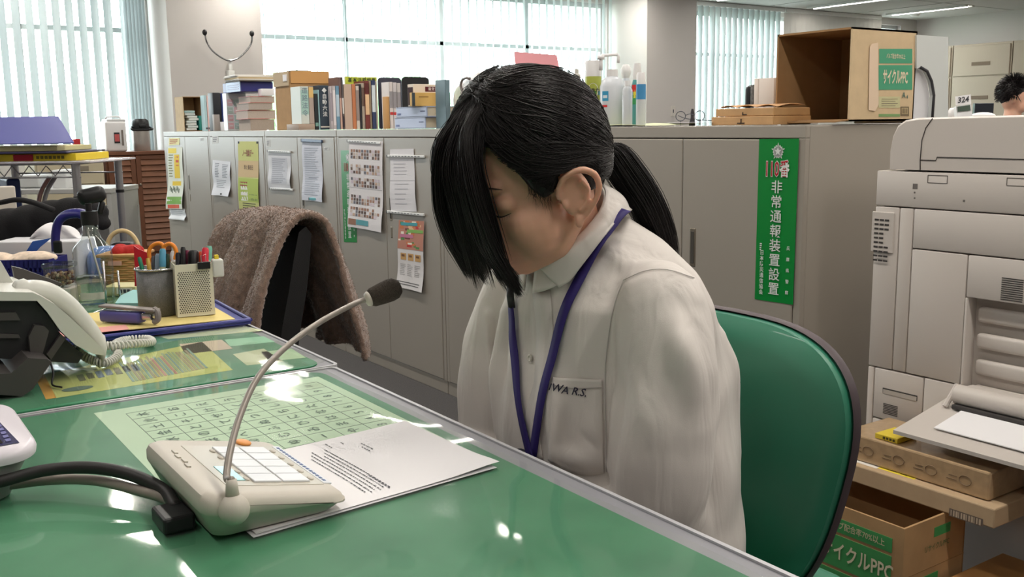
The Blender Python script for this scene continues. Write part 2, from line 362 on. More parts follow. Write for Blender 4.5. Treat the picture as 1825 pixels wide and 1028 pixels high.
# ================================================================== grey steel cabinets
cabm = mat('cabinet_enamel', (158, 151, 141), 0.42, noise=0.02, nscale=2, bump=0.05, bscale=600)
cabg = mat('cabinet_gap', (70, 66, 60), 0.8)
hndm = mat('handle_metal', (150, 140, 125), 0.35, 0.8)
CX, TOP, CDEP = 1.985, 1.072, 0.5
EDGE = [1.617, 2.473, 3.387, 4.364, 5.304, 6.272, 7.302]
SPLIT = [2.044, 2.915, 3.875, 4.84, 5.80, 6.79]
labs = ['grey steel cabinet behind the green chair, with the large green emblem sticker', 'grey steel cabinet right behind the seated woman',
        'grey steel cabinet with the photo calendar and half hidden green sticker', 'grey steel cabinet with the blue clipped long sheet',
        'grey steel cabinet with the yellow green notice with a house', 'grey steel cabinet at the far end of the row beside the brown cupboard']
for k in range(6):
    y0, y1, ys = EDGE[k]+.002, EDGE[k+1]-.002, SPLIT[k]
    t = thing('steel_cabinet', labs[k], 'cabinet', (CX, (y0+y1)/2, 0), 0, 'grey steel cabinets in a row')
    b = MB(); x0 = CX+.018
    b.bx(x0, CX+CDEP, y0, y1, 0, TOP, cabm, 0.003)
    b.bx(CX+.002, x0, y0, y1, TOP-.032, TOP, cabm, .002); b.bx(CX+.006, x0, y0, y1, 0, .055, cabm, .002)
    b.bx(CX+.002, x0, y0, y0+.022, .055, TOP-.032, cabm, .002); b.bx(CX+.002, x0, y1-.022, y1, .055, TOP-.032, cabm, .002)
    b.bx(x0-.004, x0+.001, y0+.02, y1-.02, .054, TOP-.03, cabg); b.build('cabinet_body', t)
    for (a, c) in ((y0+.0245, ys-.0015), (ys+.0015, y1-.0245)):
        d = MB(); d.bx(CX, CX+.015, a, c, .058, TOP-.035, cabm, 0.0025); d.build('door', t)
    h = MB(); hy = ys-.045; hz = .735
    h.bx(CX-.0015, CX+.004, hy-.012, hy+.012, hz-.055, hz+.055, hndm, .006); h.bx(CX-.0025, CX, hy-.006, hy+.007, hz-.045, hz+.045, cabg, .003)
    h.bx(CX-.002, CX+.004, hy-.008, hy+.008, hz-.13, hz-.08, hndm, .004); h.build('door_handle', t)
# ---- posters: sheets on the cabinet doors, (u, v) from the top left corner
class Sheet:
    def __init__(s, tl, tr, br, bl, curl=0.006, off=0.0012, rot=0.0, seed=1):
        X = CX-off
        s.c = [PX(*p, X) for p in (tl, tr, br, bl)]; s.curl = curl; s.b = MB(); s.seed = seed
        s.w = (s.c[1]-s.c[0]).length; s.h = (s.c[3]-s.c[0]).length
    def f(s, u, v, d=0.0):
        p = (s.c[0]*(1-u)+s.c[1]*u)*(1-v)+(s.c[3]*(1-u)+s.c[2]*u)*v
        p.x -= s.curl*(math.sin(v*PI*1.3+s.seed)**2*(.4+.6*abs(2*u-1))*v+.15*v) + d
        return p
    def base(s, m): s.b.slab(lambda u, v: s.f(u, v), 10, 14, (.0004, 0, 0), m); return s
    def patch(s, u0, v0, u1, v1, m, d=.0006):
        nx = max(1, int((u1-u0)*10)); ny = max(1, int((v1-v0)*14)); s.b.grid(lambda u, v: s.f(u0+(u1-u0)*u, v0+(v1-v0)*v, d), nx, ny, m); return s
    def lines(s, u0, v0, u1, v1, n, m, th=.35, seed=0):
        r = random.Random(seed)
        for k in range(n): a = v0+(v1-v0)*k/n; s.patch(u0, a, u0+(u1-u0)*r.uniform(.55, 1), a+(v1-v0)/n*th, m, .0009)
        return s
    def text(s, t, size, u, v, m, bold=0.0, vertical=False, d=.0014, sx=1.0):
        """text bent onto the sheet; size in metres"""
        n = len(t)
        for i, ch in enumerate(t if vertical else [t]):
            vs_, fs = text_geo(ch, size, bold); vv = v+(i*size*1.08/s.h if vertical else 0)
            s.b.add([s.f(u+q.x*sx/s.w, vv-q.y/s.h, d) for q in vs_], fs, m)
        return s
    def done(s, name, label, cat, group=None): o = s.b.build(name); return tag(o, label, cat, group)
C = lambda r, g, b_, ro=.8: mat('ink_%d_%d_%d' % (r, g, b_), (r, g, b_), ro)
rnd = random.Random(3)
# exercise poster, far end
s = Sheet((299, 262), (325, 262), (330, 372), (301, 372), .02).base(C(226, 228, 214))
s.patch(.05, .02, .6, .1, C(240, 214, 80)); s.patch(.45, .12, .8, .5, C(232, 196, 40)); s.patch(.5, .15, .75, .3, C(200, 70, 40)); s.patch(.3, .55, .85, .62, C(232, 196, 40))
s.patch(.05, .8, .95, .92, C(120, 170, 70)); s.patch(.1, .93, .8, .99, C(220, 90, 60))
for k in range(9): s.patch(.15+.07*k, .63+.02*(k % 3), .2+.07*k, .7+.02*(k % 3), C(60, 80, 50))
s.lines(.08, .12, .4, .5, 9, C(120, 120, 60)); s.done('poster', 'colourful curling poster at the far end of the cabinet row', 'poster')
s = Sheet((303, 372), (330, 372), (334, 393), (306, 390), .02).base(C(224, 224, 226)); s.lines(.1, .2, .9, .7, 3, C(190, 190, 195)); s.done('paper_sheet', 'plain curled sheet hanging under the exercise poster', 'sheet')
s = Sheet((301, 246), (320, 246), (320, 258), (301, 259), .002).base(C(236, 228, 170)); s.lines(.1, .2, .9, .9, 3, C(180, 60, 40)); s.done('note', 'small cream note above the curling poster at the row end', 'note')
s = Sheet((379, 285), (411, 288), (412, 350), (382, 347), .018, seed=.5).base(C(228, 229, 235)); s.lines(.15, .08, .4, .5, 9, C(120, 122, 132)); s.lines(.55, .1, .9, .5, 9, C(120, 122, 132)); s.lines(.2, .55, .8, .8, 5, C(160, 162, 170)); s.patch(.45, .93, .55, .97, C(40, 40, 40))
s.done('paper_sheet', 'curled white notice beside the yellow green house notice', 'notice')
s = Sheet((424, 252), (460, 252), (463, 380), (427, 376), .008, seed=2).base(C(206, 208, 130)); s.patch(0, .27, 1, .5, C(214, 186, 140)); s.patch(.02, .52, 1, .85, C(178, 196, 92))
s.text('ノー残業デー', .042, .5, .17, C(150, 80, 70), .015, sx=.75); s.text('早く帰る日', .03, .52, .37, C(90, 60, 50), .01)
s.patch(.14, .6, .5, .84, C(236, 234, 226)); s.patch(.1, .57, .45, .63, C(150, 60, 50)); s.lines(.2, .87, .9, .97, 3, C(90, 90, 60))
for k in range(6): s.patch(.55+.07*k, .74, .58+.07*k, .83, C(70, 80, 60))
s.patch(0, 0, .08, .03, C(40, 40, 40)); s.patch(.92, 0, 1, .03, C(40, 40, 40)); s.done('poster', 'yellow green notice with a small red roofed house', 'poster')
def magbar(p0, p1, label, m=None, h=.011, lines=True):
    m = m or mat('magnet_bar_white', (226, 226, 224), .5); a, c = PX(*p0, CX-.006), PX(*p1, CX-.006); d = (c-a); L = d.length; d.normalize(); n = Vector((1, 0, 0)); upv = n.cross(d); mid = (a+c)/2
    if upv.z < 0: upv = -upv
    r = Matrix((d, n, upv)).transposed(); b = MB(); b.box(mid, (L, .007, h), m, r, .002)
    b.box(mid-d*(L/2-.004)*(1), (.008, .0085, h+.001), BLACKP, r, .001)
    if lines:
        for k in range(10): b.box(mid+d*(-.4+.085*k)*L-Vector((.0038, 0, 0)), (L*.05, .0006, h*.22), INK, r)
    return tag(b.build('magnet_bar'), label, 'magnet bar', 'magnet bars on the cabinets')
s = Sheet((478, 272), (518, 274), (520, 338), (481, 336), .012, seed=1.7).base(C(222, 223, 228)); s.patch(.15, .12, .85, .85, C(204, 206, 214)); s.lines(.18, .15, .82, .85, 13, C(170, 173, 184), .5); s.done('paper_sheet', 'short white table sheet between two magnet bars', 'notice')
magbar((477, 269), (518, 271), 'white magnet bar above the short white table sheet'); magbar((481, 336), (522, 338), 'white magnet bar below the short white table sheet')
s = Sheet((538, 252), (573, 252), (578, 360), (542, 356), .012, seed=1).base(C(216, 220, 232)); s.lines(.12, .1, .88, .92, 22, C(186, 192, 206), .5); s.patch(.3, .6, .7, .62, C(160, 165, 180)); s.done('paper_sheet', 'long bluish sheet hanging under a blue clip', 'notice')
magbar((537, 250), (574, 252), 'dark blue clip bar holding the long bluish sheet', mat('clip_blue', (60, 84, 120), .4), .014, False)
magbar((551, 354), (570, 355), 'teal clip at the foot of the long bluish sheet', mat('clip_teal', (70, 160, 170), .4), .014, False)
# small labels on cabinets
for (p, q, lab) in (((378, 243), (389, 256), 'small printed label at the top of the second cabinet from the far end'), ((475, 249), (481, 262), 'two small labels near the top edge above the short sheet'),
                    ((577, 262), (586, 268), 'tiny label to the right of the long bluish sheet'), ((357, 246), (362, 251), 'tiny square label high on the far end cabinet')):
    s = Sheet(p, (q[0], p[1]), q, (p[0], q[1]), 0, .0008).base(C(228, 228, 226)); s.lines(.15, .15, .85, .9, 3, C(140, 140, 145), .4); s.done('label_sticker', lab, 'label')
def emblem(s, u, v, r, m1, m2):
    pts = []
    for k in range(30):
        a = PI/2+k*2*PI/30; rr = r*(1 if k % 6 == 0 else (.78 if k % 2 == 0 else .62)); pts.append((rr*math.cos(a), rr*math.sin(a)))
    for sc, m, d in ((1, m1, .0008), (.82, m2, .0012)):
        s.b.add([s.f(u+p[0]*sc/s.w, v-p[1]*sc/s.h, d) for p in pts], [tuple(range(30))], m)
    st = [(r*.5*(1 if k % 2 == 0 else .42)*math.cos(PI/2+k*PI/5), r*.5*(1 if k % 2 == 0 else .42)*math.sin(PI/2+k*PI/5)) for k in range(10)]
    s.b.add([s.f(u+p[0]/s.w, v-p[1]/s.h, .0016) for p in st], [tuple(range(10))], m1)
GREEN, RED, LW, SILV = mat('sticker_green', (0, 132, 52), .35), C(176, 30, 44), mat('sticker_white', (222, 226, 222), .5), mat('emblem_silver', (150, 152, 150), .4)
def police_sticker(tl, tr, br, bl, label, side=True):
    s = Sheet(tl, tr, br, bl, 0, .0012); s.base(GREEN); k = s.w/.13
    emblem(s, .5, .075, s.h*.055, LW, SILV)
    z = s.h; [(s.text('110', z*.125, .36, .185, m_, b2, d=d2, sx=.62), s.text('番', z*.105, .68, .185, m_, b2, d=d2, sx=.66)) for m_, b2, d2 in ((LW, .05, .0014), (RED, .014, .0018))]
    s.text('非常通報装置設置', z*.083, .5, .295, LW, .008, True, sx=1.1)
    if side:
        s.text('日本防災通信協会', z*.033, .17, .70, LW, .015, True); s.text('兵庫県警察', .0155*k, .84, .68, LW, .01, False) if False else None
        for i, ch in enumerate('兵庫県警察'): s.text(ch, z*.027, .84, .66+.068*i, LW, .012)
        s.lines(.1, .64, .16, .69, 4, LW, .6)
    return s.done('sticker', label, 'sticker')
police_sticker((1353, 248), (1424, 247), (1413, 543), (1345, 533), 'tall green sticker with silver emblem and white vertical characters, behind the green chair')
police_sticker((607, 268), (632, 268), (636, 432), (613, 431), 'green sticker half covered by the photo calendar')
# photo calendar over the green sticker
s = Sheet((622, 250), (682, 252), (684, 414), (624, 403), .012, .004, seed=.8).base(C(228, 224, 226)); rr = random.Random(5)
for row in range(5):
    v0 = [.1, .27, .42, .62, .76][row]; h_ = .11
    for k in range(11):
        for j in range(3):
            g = rr.choice([(190, 160, 140), (120, 96, 84), (90, 70, 64), (205, 190, 180), (160, 120, 100), (214, 200, 210), (110, 110, 120)]); u0 = .06+.08*k
            if rr.random() < .88: s.patch(u0, v0+h_/3*j, u0+.06, v0+h_/3*(j+.85), C(*g), .0007)
s.patch(.02, .535, .98, .54, C(170, 168, 170)); s.patch(.25, .9, .6, .96, C(90, 160, 170), .0012); s.patch(.02, .9, .24, .97, C(150, 110, 90))
s.done('calendar', 'large photo calendar covering part of the green sticker', 'calendar'); magbar((619, 251), (678, 255), 'white magnet bar above the photo calendar')
s = Sheet((695, 266), (737, 265), (743, 377), (697, 376), .006, .003, seed=2).base(C(230, 228, 232)); s.lines(.15, .12, .85, .45, 6, C(206, 204, 212), .18); s.lines(.2, .55, .8, .95, 5, C(200, 198, 206), .15); s.patch(0, .5, 1, .506, C(190, 188, 194)); s.done('paper_sheet', 'folded white notice on the right door beside the photo calendar', 'notice')
magbar((690, 278), (757, 279), 'upper magnet bar across the folded white notice'); magbar((689, 377), (756, 383), 'lower magnet bar across the folded white notice')
s = Sheet((711, 392), (756, 394), (755, 521), (709, 510), .01, .006, seed=.3).base(C(226, 222, 222)); s.patch(0, 0, 1, .42, C(190, 130, 110))
for k in range(34):
    u, v = rr.uniform(0, .8), rr.uniform(0, .38); s.patch(u, v, u+rr.uniform(.08, .2), v+rr.uniform(.02, .05), C(*rr.choice([(200, 60, 60), (230, 190, 150), (120, 70, 60), (236, 226, 210), (90, 140, 80), (210, 120, 70)])), .0008)
s.patch(.1, .03, .75, .075, C(70, 160, 170), .0014); s.patch(.35, .13, .98, .175, C(130, 180, 90), .0014); s.patch(.08, .2, .6, .25, C(196, 120, 150), .0014)
for k in range(3): s.patch(.12+.28*k, .48, .34+.28*k, .58, C(205, 160, 100)); s.lines(.1+.28*k, .64, .32+.28*k, .82, 7, C(170, 165, 165), .3, k); s.patch(.16+.28*k, .5, .28+.28*k, .53, C(120, 80, 50), .001)
s.lines(.05, .9, .95, .97, 2, C(90, 90, 90), .3); s.done('calendar', 'small calendar with food pictures below the magnet bar', 'calendar')
b = MB(); b.ell(PX(811, 405, CX-.004), (.004, .022, .03), mat('magnet_teal', (30, 150, 120), .4)); b.ell(PX(811, 405, CX-.0065), (.003, .012, .016), C(230, 232, 228)); tag(b.build('magnet', None, True), 'teal magnet on the cabinet beside the face of the woman', 'magnet')
# ================================================================== chrome Y rack on the pillar
t = thing('wall_rack', 'chrome Y shaped rack with black tips on the wall pillar', 'rack', (2.95, 8.88, 1.5)); b = MB(); yy = 8.86
cen = PY(410, 105, yy); pts = [PY(u, v, yy-.08 if k in (0, 8) else yy-.02) for k, (u, v) in enumerate([(365, 60), (368, 74), (378, 90), (395, 103), (410, 108), (427, 102), (441, 88), (448, 76), (449, 62)])]
b.tube(bez(pts, 32), .008, STEEL, 8); b.tube([cen-Z3*.0, cen-Z3*.2], .016, housm, 10); b.bx(cen.x-.03, cen.x+.03, yy-.02, 8.9, cen.z-.32, cen.z-.1, housm, .005); b.build('frame', t, True)
for p in (pts[0], pts[-1]): k = MB(); k.ell(p+Z3*.01, (.021, .021, .026), BLACKP); k.build('rubber_tip', t, True)
# brown louvred cupboard, beige cabinet
wd = mat('brown_wood', (104, 62, 38), .5, noise=.15, nscale=12); wd2 = mat('brown_wood_slat', (120, 76, 50), .45, noise=.1, nscale=12)
CY, cxl, cxr, cz = 8.75, PY(188, 271, 8.75).x, 2.50, PY(188, 271, 8.75).z
t = thing('louvred_cupboard', 'brown louvred wooden cupboard under the white kettle', 'cupboard', ((cxl+cxr)/2, CY, 0))
b = MB(); b.bx(cxl, cxr, CY+.02, CY+.46, 0, cz-.03, wd, .004); b.bx(cxl-.01, cxr, CY-.01, CY+.46, cz-.03, cz, wd, .004); b.build('cupboard_body', t)
xm = PY(245, 330, CY).x
for x0, x1 in ((cxl+.015, xm-.002), (xm+.002, cxr-.01)):
    d = MB(); fr = .04
    d.bx(x0, x0+fr, CY, CY+.02, .05, cz-.035, wd, .003); d.bx(x1-fr, x1, CY, CY+.02, .05, cz-.035, wd, .003); d.bx(x0+fr, x1-fr, CY, CY+.02, .05, .1, wd, .003); d.bx(x0+fr, x1-fr, CY, CY+.02, cz-.07, cz-.035, wd, .003)
    n = 15
    for k in range(n): z = .1+(cz-.17)*(k+.5)/n; d.box(((x0+x1)/2, CY+.008, z), (x1-x0-2*fr, .008, (cz-.17)/n*.95), wd2, Euler((math.radians(-24), 0, 0)).to_matrix(), .001)
    dd = d.build('door', t); k = MB(); kx = x1-.02 if x1 < xm+.01 else x0+.02; k.ell((kx, CY-.01, cz-.28), (.012, .012, .012), hndm); k.build('knob', dd, True)
bgm = mat('beige_enamel', (196, 184, 156), .5)
bx0, bx1, bz = PY(60, 275, 8.6).x, PY(184, 275, 8.6).x, PY(184, 277, 8.6).z
t = thing('file_cabinet', 'beige steel file cabinet left of the brown cupboard', 'cabinet', ((bx0+bx1)/2, 8.6, 0)); b = MB(); b.bx(bx0, bx1, 8.62, 9.1, 0, bz, bgm, .004); b.build('cabinet_body', t)
for k in range(4):
    d = MB(); z1 = bz-.03-k*.2; d.bx(bx0+.015, bx1-.015, 8.6, 8.62, z1-.195, z1, bgm, .004); dd = d.build('drawer', t); h = MB(); h.bx(bx1-.2, bx1-.12, 8.596, 8.6, z1-.09, z1-.05, hndm, .002); h.build('label_holder', dd)
# electric kettle and thermos
kx = PY(207, 240, 8.8); b = MB()
t = thing('electric_kettle', 'white electric kettle on the brown cupboard', 'kettle', (kx.x, 8.9, cz)); km = mat('kettle_white', (222, 220, 220), .35)
hw = (PY(226, 240, 8.8).x-PY(186, 240, 8.8).x)/2; kz = PY(207, 216, 8.8).z; b.box((kx.x, 8.9, (cz+kz)/2), (hw*1.9, .22, kz-cz), km, None, .02, 4); b.box((kx.x+.01, 8.9, kz+.005), (hw*1.7, .2, .03), mat('kettle_lid', (200, 200, 200), .4), None, .012, 3)
b.build('kettle_body', t, 'auto'); k = MB(); k.bx(kx.x-.02, kx.x+.025, 8.785, 8.792, cz+.07, cz+.16, BLACKP, .002); k.bx(kx.x-.016, kx.x+.021, 8.783, 8.787, cz+.085, cz+.145, C(190, 90, 90)); k.build('control_panel', t)
k = MB(); k.bx(kx.x+.04, kx.x+.055, 8.785, 8.792, cz+.05, cz+.18, C(120, 110, 105), .002); k.build('water_gauge', t)
k = MB(); k.tube(bez([(kx.x-hw*.6, 8.9, kz+.0), (kx.x-hw*.55, 8.86, kz+.035), (kx.x+hw*.55, 8.86, kz+.035), (kx.x+hw*.6, 8.9, kz)], 14), .007, km); k.build('carry_handle', t, True)
tx = PY(255, 240, 8.85); r_ = (PY(271, 240, 8.85).x-PY(240, 240, 8.85).x)/2; tz = PY(255, 211, 8.85).z
t = thing('thermos_jug', 'black and steel thermos jug beside the white kettle', 'thermos', (tx.x, 8.92, cz)); b = MB(); hh = tz-cz
b.lathe([(r_*.94, 0), (r_*.97, .004), (r_*.97, hh*.62)], (tx.x, 8.92, cz), mat('brushed_steel', (186, 180, 174), .35, .7), 32); b.build('flask', t, 'auto')
b = MB(); b.lathe([(r_*.95, 0), (r_, .01), (r_, hh*.22), (r_*.94, hh*.33), (r_*.7, hh*.39)], (tx.x, 8.92, cz+hh*.6), BLACKP, 32); b.bx(tx.x-.03, tx.x+.03, 8.92-r_*1.25, 8.92-r_*.6, cz+hh*.72, cz+hh*.84, BLACKP, .01); b.build('pump_lid', t, 'auto')
b = MB(); b.tube(bez([(tx.x-r_*1.02, 8.92, cz+hh*.74), (tx.x-r_*1.06, 8.92-r_*.9, cz+hh*.66), (tx.x+r_*1.06, 8.92-r_*.9, cz+hh*.66), (tx.x+r_*1.02, 8.92, cz+hh*.74)], 16), .009, BLACKP); b.build('handle', t, True)
for (u, v, wv, hv, c_, nm, lab, cat) in ((140, 274, 9, 26, (176, 40, 44), 'tea_tin', 'dark red tin on the beige cabinet behind the blue binder', 'tin'), (156, 274, 11, 18, (150, 110, 70), 'glass_jar', 'small brown jar beside the dark red tin', 'jar')):
    p = PY(u, v, 8.7); r_ = wv*.5*.0055; b = MB(); hh = hv*.0052
    if nm == 'tea_tin': b.box((p.x, 8.75, bz+hh/2), (r_*2, .07, hh), C(*c_), None, .004)
    else: b.lathe([(r_*.9, 0), (r_, .01), (r_, hh*.7), (r_*.7, hh*.78)], (p.x, 8.75, bz), C(*c_), 16); b.lathe([(r_*.8, 0), (r_*.8, hh*.2)], (p.x, 8.75, bz+hh*.78), C(170, 130, 80), 16)
    tag(b.build(nm, None, 'auto'), lab, cat)
# ================================================================== the seated woman
SKIN = mat('skin', (222, 172, 146), .5, sss=.25, noise=.03, nscale=60)
HAIR = mat('black_hair', (24, 19, 19), .42, spec=.4)
SHIRT = mat('white_shirt_cloth', (218, 211, 205), .75, bump=.12, bscale=900, sheen=.1)
_nt = SHIRT.node_tree; _b = _nt.nodes['Principled BSDF']; _tc = _nt.nodes.new('ShaderNodeTexCoord'); _mp = _nt.nodes.new('ShaderNodeMapping'); _mp.inputs['Scale'].default_value = (26, 26, 6); _mp.inputs['Rotation'].default_value = (.15, .2, 0)
_n = _nt.nodes.new('ShaderNodeTexNoise'); _n.inputs['Scale'].default_value = 1.0; _n.inputs['Detail'].default_value = 2.5; _n.inputs['Distortion'].default_value = .6; _bp = _nt.nodes.new('ShaderNodeBump'); _bp.inputs['Strength'].default_value = .55; _bp.inputs['Distance'].default_value = .012
_nt.links.new(_tc.outputs['Object'], _mp.inputs[0]); _nt.links.new(_mp.outputs[0], _n.inputs['Vector']); _nt.links.new(_n.outputs['Fac'], _bp.inputs['Height'])
_old = _b.inputs['Normal'].links[0].from_socket; _nt.links.new(_old, _bp.inputs['Normal']); _nt.links.new(_bp.outputs[0], _b.inputs['Normal'])
LANY = mat('navy_ribbon', (44, 30, 104), .6, bump=.2, bscale=1500)
TH = math.radians(17)
HO = Vector((.733, 1.01, 1.003)); HF = Vector((-math.cos(TH), 0, -math.sin(TH))); HL = Vector((0, -1, 0)); HU = Vector((-math.sin(TH), 0, math.cos(TH)))
def hd(f, l, u): return HO+HF*f+HL*l+HU*u
HR = Matrix((HF, HL, HU)).transposed()
woman = thing('person', 'woman in white shirt and dark blue lanyard seated at the desk, looking down', 'person', (.92, 1.01, 0))
b = MB(); S = SKIN
def he(f, l, u, a, c, d, both=False, n=16, rot=None):
    for sg in ((1, -1) if both else (1,)): b.ell(hd(f, l*sg, u), (a, c, d), S, n, HR if rot is None else HR @ rot)
def cap(p, q, r0, r1, n=12): b.ell(p, (r0,)*3, S, n); b.ell(q, (r1,)*3, S, n); b.tube([p, q], [r0, r1], S, n)
he(.0, 0, .045, .088, .074, .086, n=28)           # skull
he(.012, 0, .03, .078, .068, .07, n=24)
he(.03, 0, -.015, .061, .059, .072, n=24)            # face
he(.022, .026, -.05, .048, .032, .036, True)         # jaw sides
he(.050, 0, -.058, .034, .034, .028)
he(.062, 0, -.079, .019, .021, .014)                 # chin
he(.052, .034, -.026, .03, .026, .03, True); he(.034, .038, -.030, .040, .027, .046, True)          # cheeks
he(.082, .018, .03, .012, .022, .010, True)          # brow
he(.073, .031, .008, .0155, .0165, .0125, True)      # closed lids
cap(hd(.09, 0, .012), hd(.109, 0, -.022), .008, .0095); he(.1, .0105, -.027, .009, .007, .007, True)
he(.0785, 0, -.045, .014, .024, .014)
he(.0885, 0, -.0475, .0075, .019, .0055); he(.087, 0, -.0575, .0075, .016, .006); he(.078, 0, -.066, .012, .02, .008)
for sg in (1, -1):                                   # jaw line and ear
    cap(hd(.004, .056*sg, -.040), hd(.022, .045*sg, -.068), .015, .014); cap(hd(.022, .045*sg, -.068), hd(.057, .014*sg, -.081), .014, .0125)
    e = lambda f, u, o=0.0: hd(.016+f*1.05, sg*(.0790+o-f*.42), -.006+u*1.08)
    rim = bez([e(.012, .004, .002), e(.012, .016, .006), e(.004, .028, .011), e(-.012, .031, .015), e(-.024, .022, .017), e(-.026, .006, .016), e(-.019, -.010, .012), e(-.008, -.024, .007)], 26)
    b.tube(rim, [.0030+.0018*math.sin(i/26*PI) for i in range(27)], S, 8)
    b.ell(e(-.002, -.026, .006), (.007, .0045, .009), S, 12, HR)
    anti = bez([e(-.012, .020, .010), e(-.017, .008, .011), e(-.012, -.006, .010), e(-.003, -.014, .009)], 14); b.tube(anti, .0028, S, 8)
    b.ell(e(.008, -.004, .005), (.004, .004, .006), S, 10, HR)
    b.ell(e(-.008, .005, .001), (.0205, .0045, .030), S, 16, HR @ Euler((0, 0, -.38*sg)).to_matrix())
    cap(e(-.003, .0, -.008), e(-.006, -.012, -.006), .010, .010)
# neck, trunk
nb = Vector((.845, 1.01, .925))
b.tube([hd(-.018, 0, .0), hd(-.020, 0, -.04), Vector((.775, 1.01, .945)), Vector((.805, 1.01, .90)), Vector((.84, 1.01, .85))], [.054, .049, .047, .052, .07], S, 24)
b.ell((.86, 1.01, .79), (.08, .135, .105), S, 24); b.ell((.90, 1.01, .68), (.08, .12, .12), S, 24); b.ell((.90, 1.01, .55), (.085, .13, .10), S, 24)
def hand(wr, dirv, upv, side):
    d = dirv.normalized(); up = upv.normalized(); sd = d.cross(up)*side
    b.ell(wr+d*.045, (.045, .04, .015), S, 16, Matrix((d, sd, up)).transposed())
    for k, (o_, L) in enumerate(((.028, .068), (.010, .076), (-.009, .070), (-.027, .056))):
        p0 = wr+d*.075+sd*o_; p1 = p0+d*L*.42-up*.006; p2 = p1+d*L*.3-up*.016; p3 = p2+d*L*.2-up*.018
        b.tube([wr+d*.04+sd*o_*.8, p0, p1, p2, p3], [.009, .0092, .0084, .0078, .0062], S, 10); b.ell(p3, (.0064,)*3, S, 8)
    t0 = wr+d*.02+sd*.03; t1 = t0+d*.03+sd*.022-up*.006; t2 = t1+d*.028+sd*.006-up*.008; b.tube([wr+d*.012+sd*.012, t0, t1, t2], [.013, .0115, .0098, .0075], S, 10); b.ell(t2, (.0076,)*3, S, 8)
ARM = {}
for sg in (-1, 1):
    oy = .150 if sg < 0 else .145; sh = Vector((.818, 1.01+(oy-.012)*sg, .848)); el = Vector((.775, 1.01+(oy+.026)*sg, .61)); wr = Vector((.63, 1.01+.085*sg, .575))
    ARM[sg] = (sh, el, wr)
    b.tube(bez([sh, (sh+el)/2+Vector((.0, .008*sg, 0)), el], 8), [.040, .039, .036, .034, .032, .030, .028, .027, .027], S, 16); b.ell(sh, (.036,)*3, S, 16); b.ell(el, (.028,)*3, S, 14)
    b.tube([el, (el*.6+wr*.4), wr], [.027, .026, .023], S, 14); b.ell(wr, (.025,)*3, S, 12); b.ell((sh+Vector((.84, 1.01, .865)))/2, (.036, .075, .030), S, 16)
    hand(wr, Vector((-.75, -.42*sg, -.22)), Vector((-.22, 0, .97)), sg)
    cap(Vector((.91, 1.01+.075*sg, .50)), Vector((.52, 1.01+.09*sg, .50)), .068, .052, 16); cap(Vector((.52, 1.01+.09*sg, .50)), Vector((.56, 1.01+.09*sg, .10)), .053, .036, 16)
    cap(Vector((.56, 1.01+.09*sg, .10)), Vector((.55, 1.01+.09*sg, .055)), .036, .036); cap(Vector((.56, 1.01+.09*sg, .045)), Vector((.42, 1.01+.095*sg, .035)), .036, .024)
body = blob(b, 'body', woman, .0026, 6, SKIN, .45)
# closed eyes, brows, lips
b = MB(); LASH = mat('eyelash', (30, 20, 20), .6)
for sg in (1, -1):
    p = bez([hd(.0865, .019*sg, .0015), hd(.0885, .028*sg, -.003), hd(.0862, .037*sg, -.0045), hd(.0785, .0465*sg, -.002)], 12); b.tube(p, [.0003+.0007*math.sin(i/12*PI) for i in range(13)], LASH, 6)
    for k in range(12):
        q = p[1+k*11//12]; dv = (HF*.5-HU*.75+HL*sg*(.1+.7*k/12)).normalized(); b.tube([q, q+dv*.0035, q+dv*.0055+HF*.001], [.00022, .00016, .00006], LASH, 4)
b.build('eyelashes', woman, True)
b = MB(); BROW = mat('eyebrow', (70, 50, 44), .9)
for sg in (1, -1): b.tube(bez([hd(.0925, .014*sg, .029), hd(.092, .028*sg, .033), hd(.081, .045*sg, .028)], 10), [.001, .002, .0025, .0028, .0028, .0027, .0025, .0022, .002, .0015, .0007], BROW, 6, flat=.5)
b.build('eyebrows', woman, True)
b = MB(); LIP = mat('lips', (196, 112, 104), .45)
for (u, w_, t_) in ((-.0485, .021, .0042), (-.0572, .017, .0046)):
    b.tube(bez([hd(.083, w_, -.052), hd(.0925, w_*.5, u), hd(.0955, 0, u-.0005), hd(.0925, -w_*.5, u), hd(.083, -w_, -.052)], 14), [.0006+t_*math.sin(i/14*PI) for i in range(15)], LIP, 8)
b.build('lips', woman, True)
# ------------------------------------------------------------------ hair: one mesh of a scalp cap and many strands
SC = Vector((-.001, 0, .046)); SR = Vector((.0935, .0795, .1015))
def sk(f, l, u, off=0.0):
    d = Vector((f, l, u))-SC; q = Vector((d.x/SR.x, d.y/SR.y, d.z/SR.z)).normalized(); return SC+Vector((q.x*(SR.x+off), q.y*(SR.y+off), q.z*(SR.z+off)))
def skd(q, off=0.0): q = q.normalized(); return SC+Vector((q.x*(SR.x+off), q.y*(SR.y+off), q.z*(SR.z+off)))
def h2w(v): return hd(v.x, v.y, v.z)
TIE = Vector((-.101, 0, .010)); PART = Vector((.052, .006, .13))
b = MB()
def on_scalp(q):                   # q: unit direction from the skull centre; where hair grows
    x, y, z = q
    P_ = [(-1, -.66), (-.25, -.55), (.02, -.22), (.20, -.30), (.42, -.36), (.62, .0), (.78, .36), (1.0, .40)]
    for (a, za), (c_, zc) in zip(P_, P_[1:]):
        if a <= x <= c_: return z > za+(zc-za)*(x-a)/(c_-a)
    return z > .4
NA, NB = 160, 90; V_ = []; F_ = []
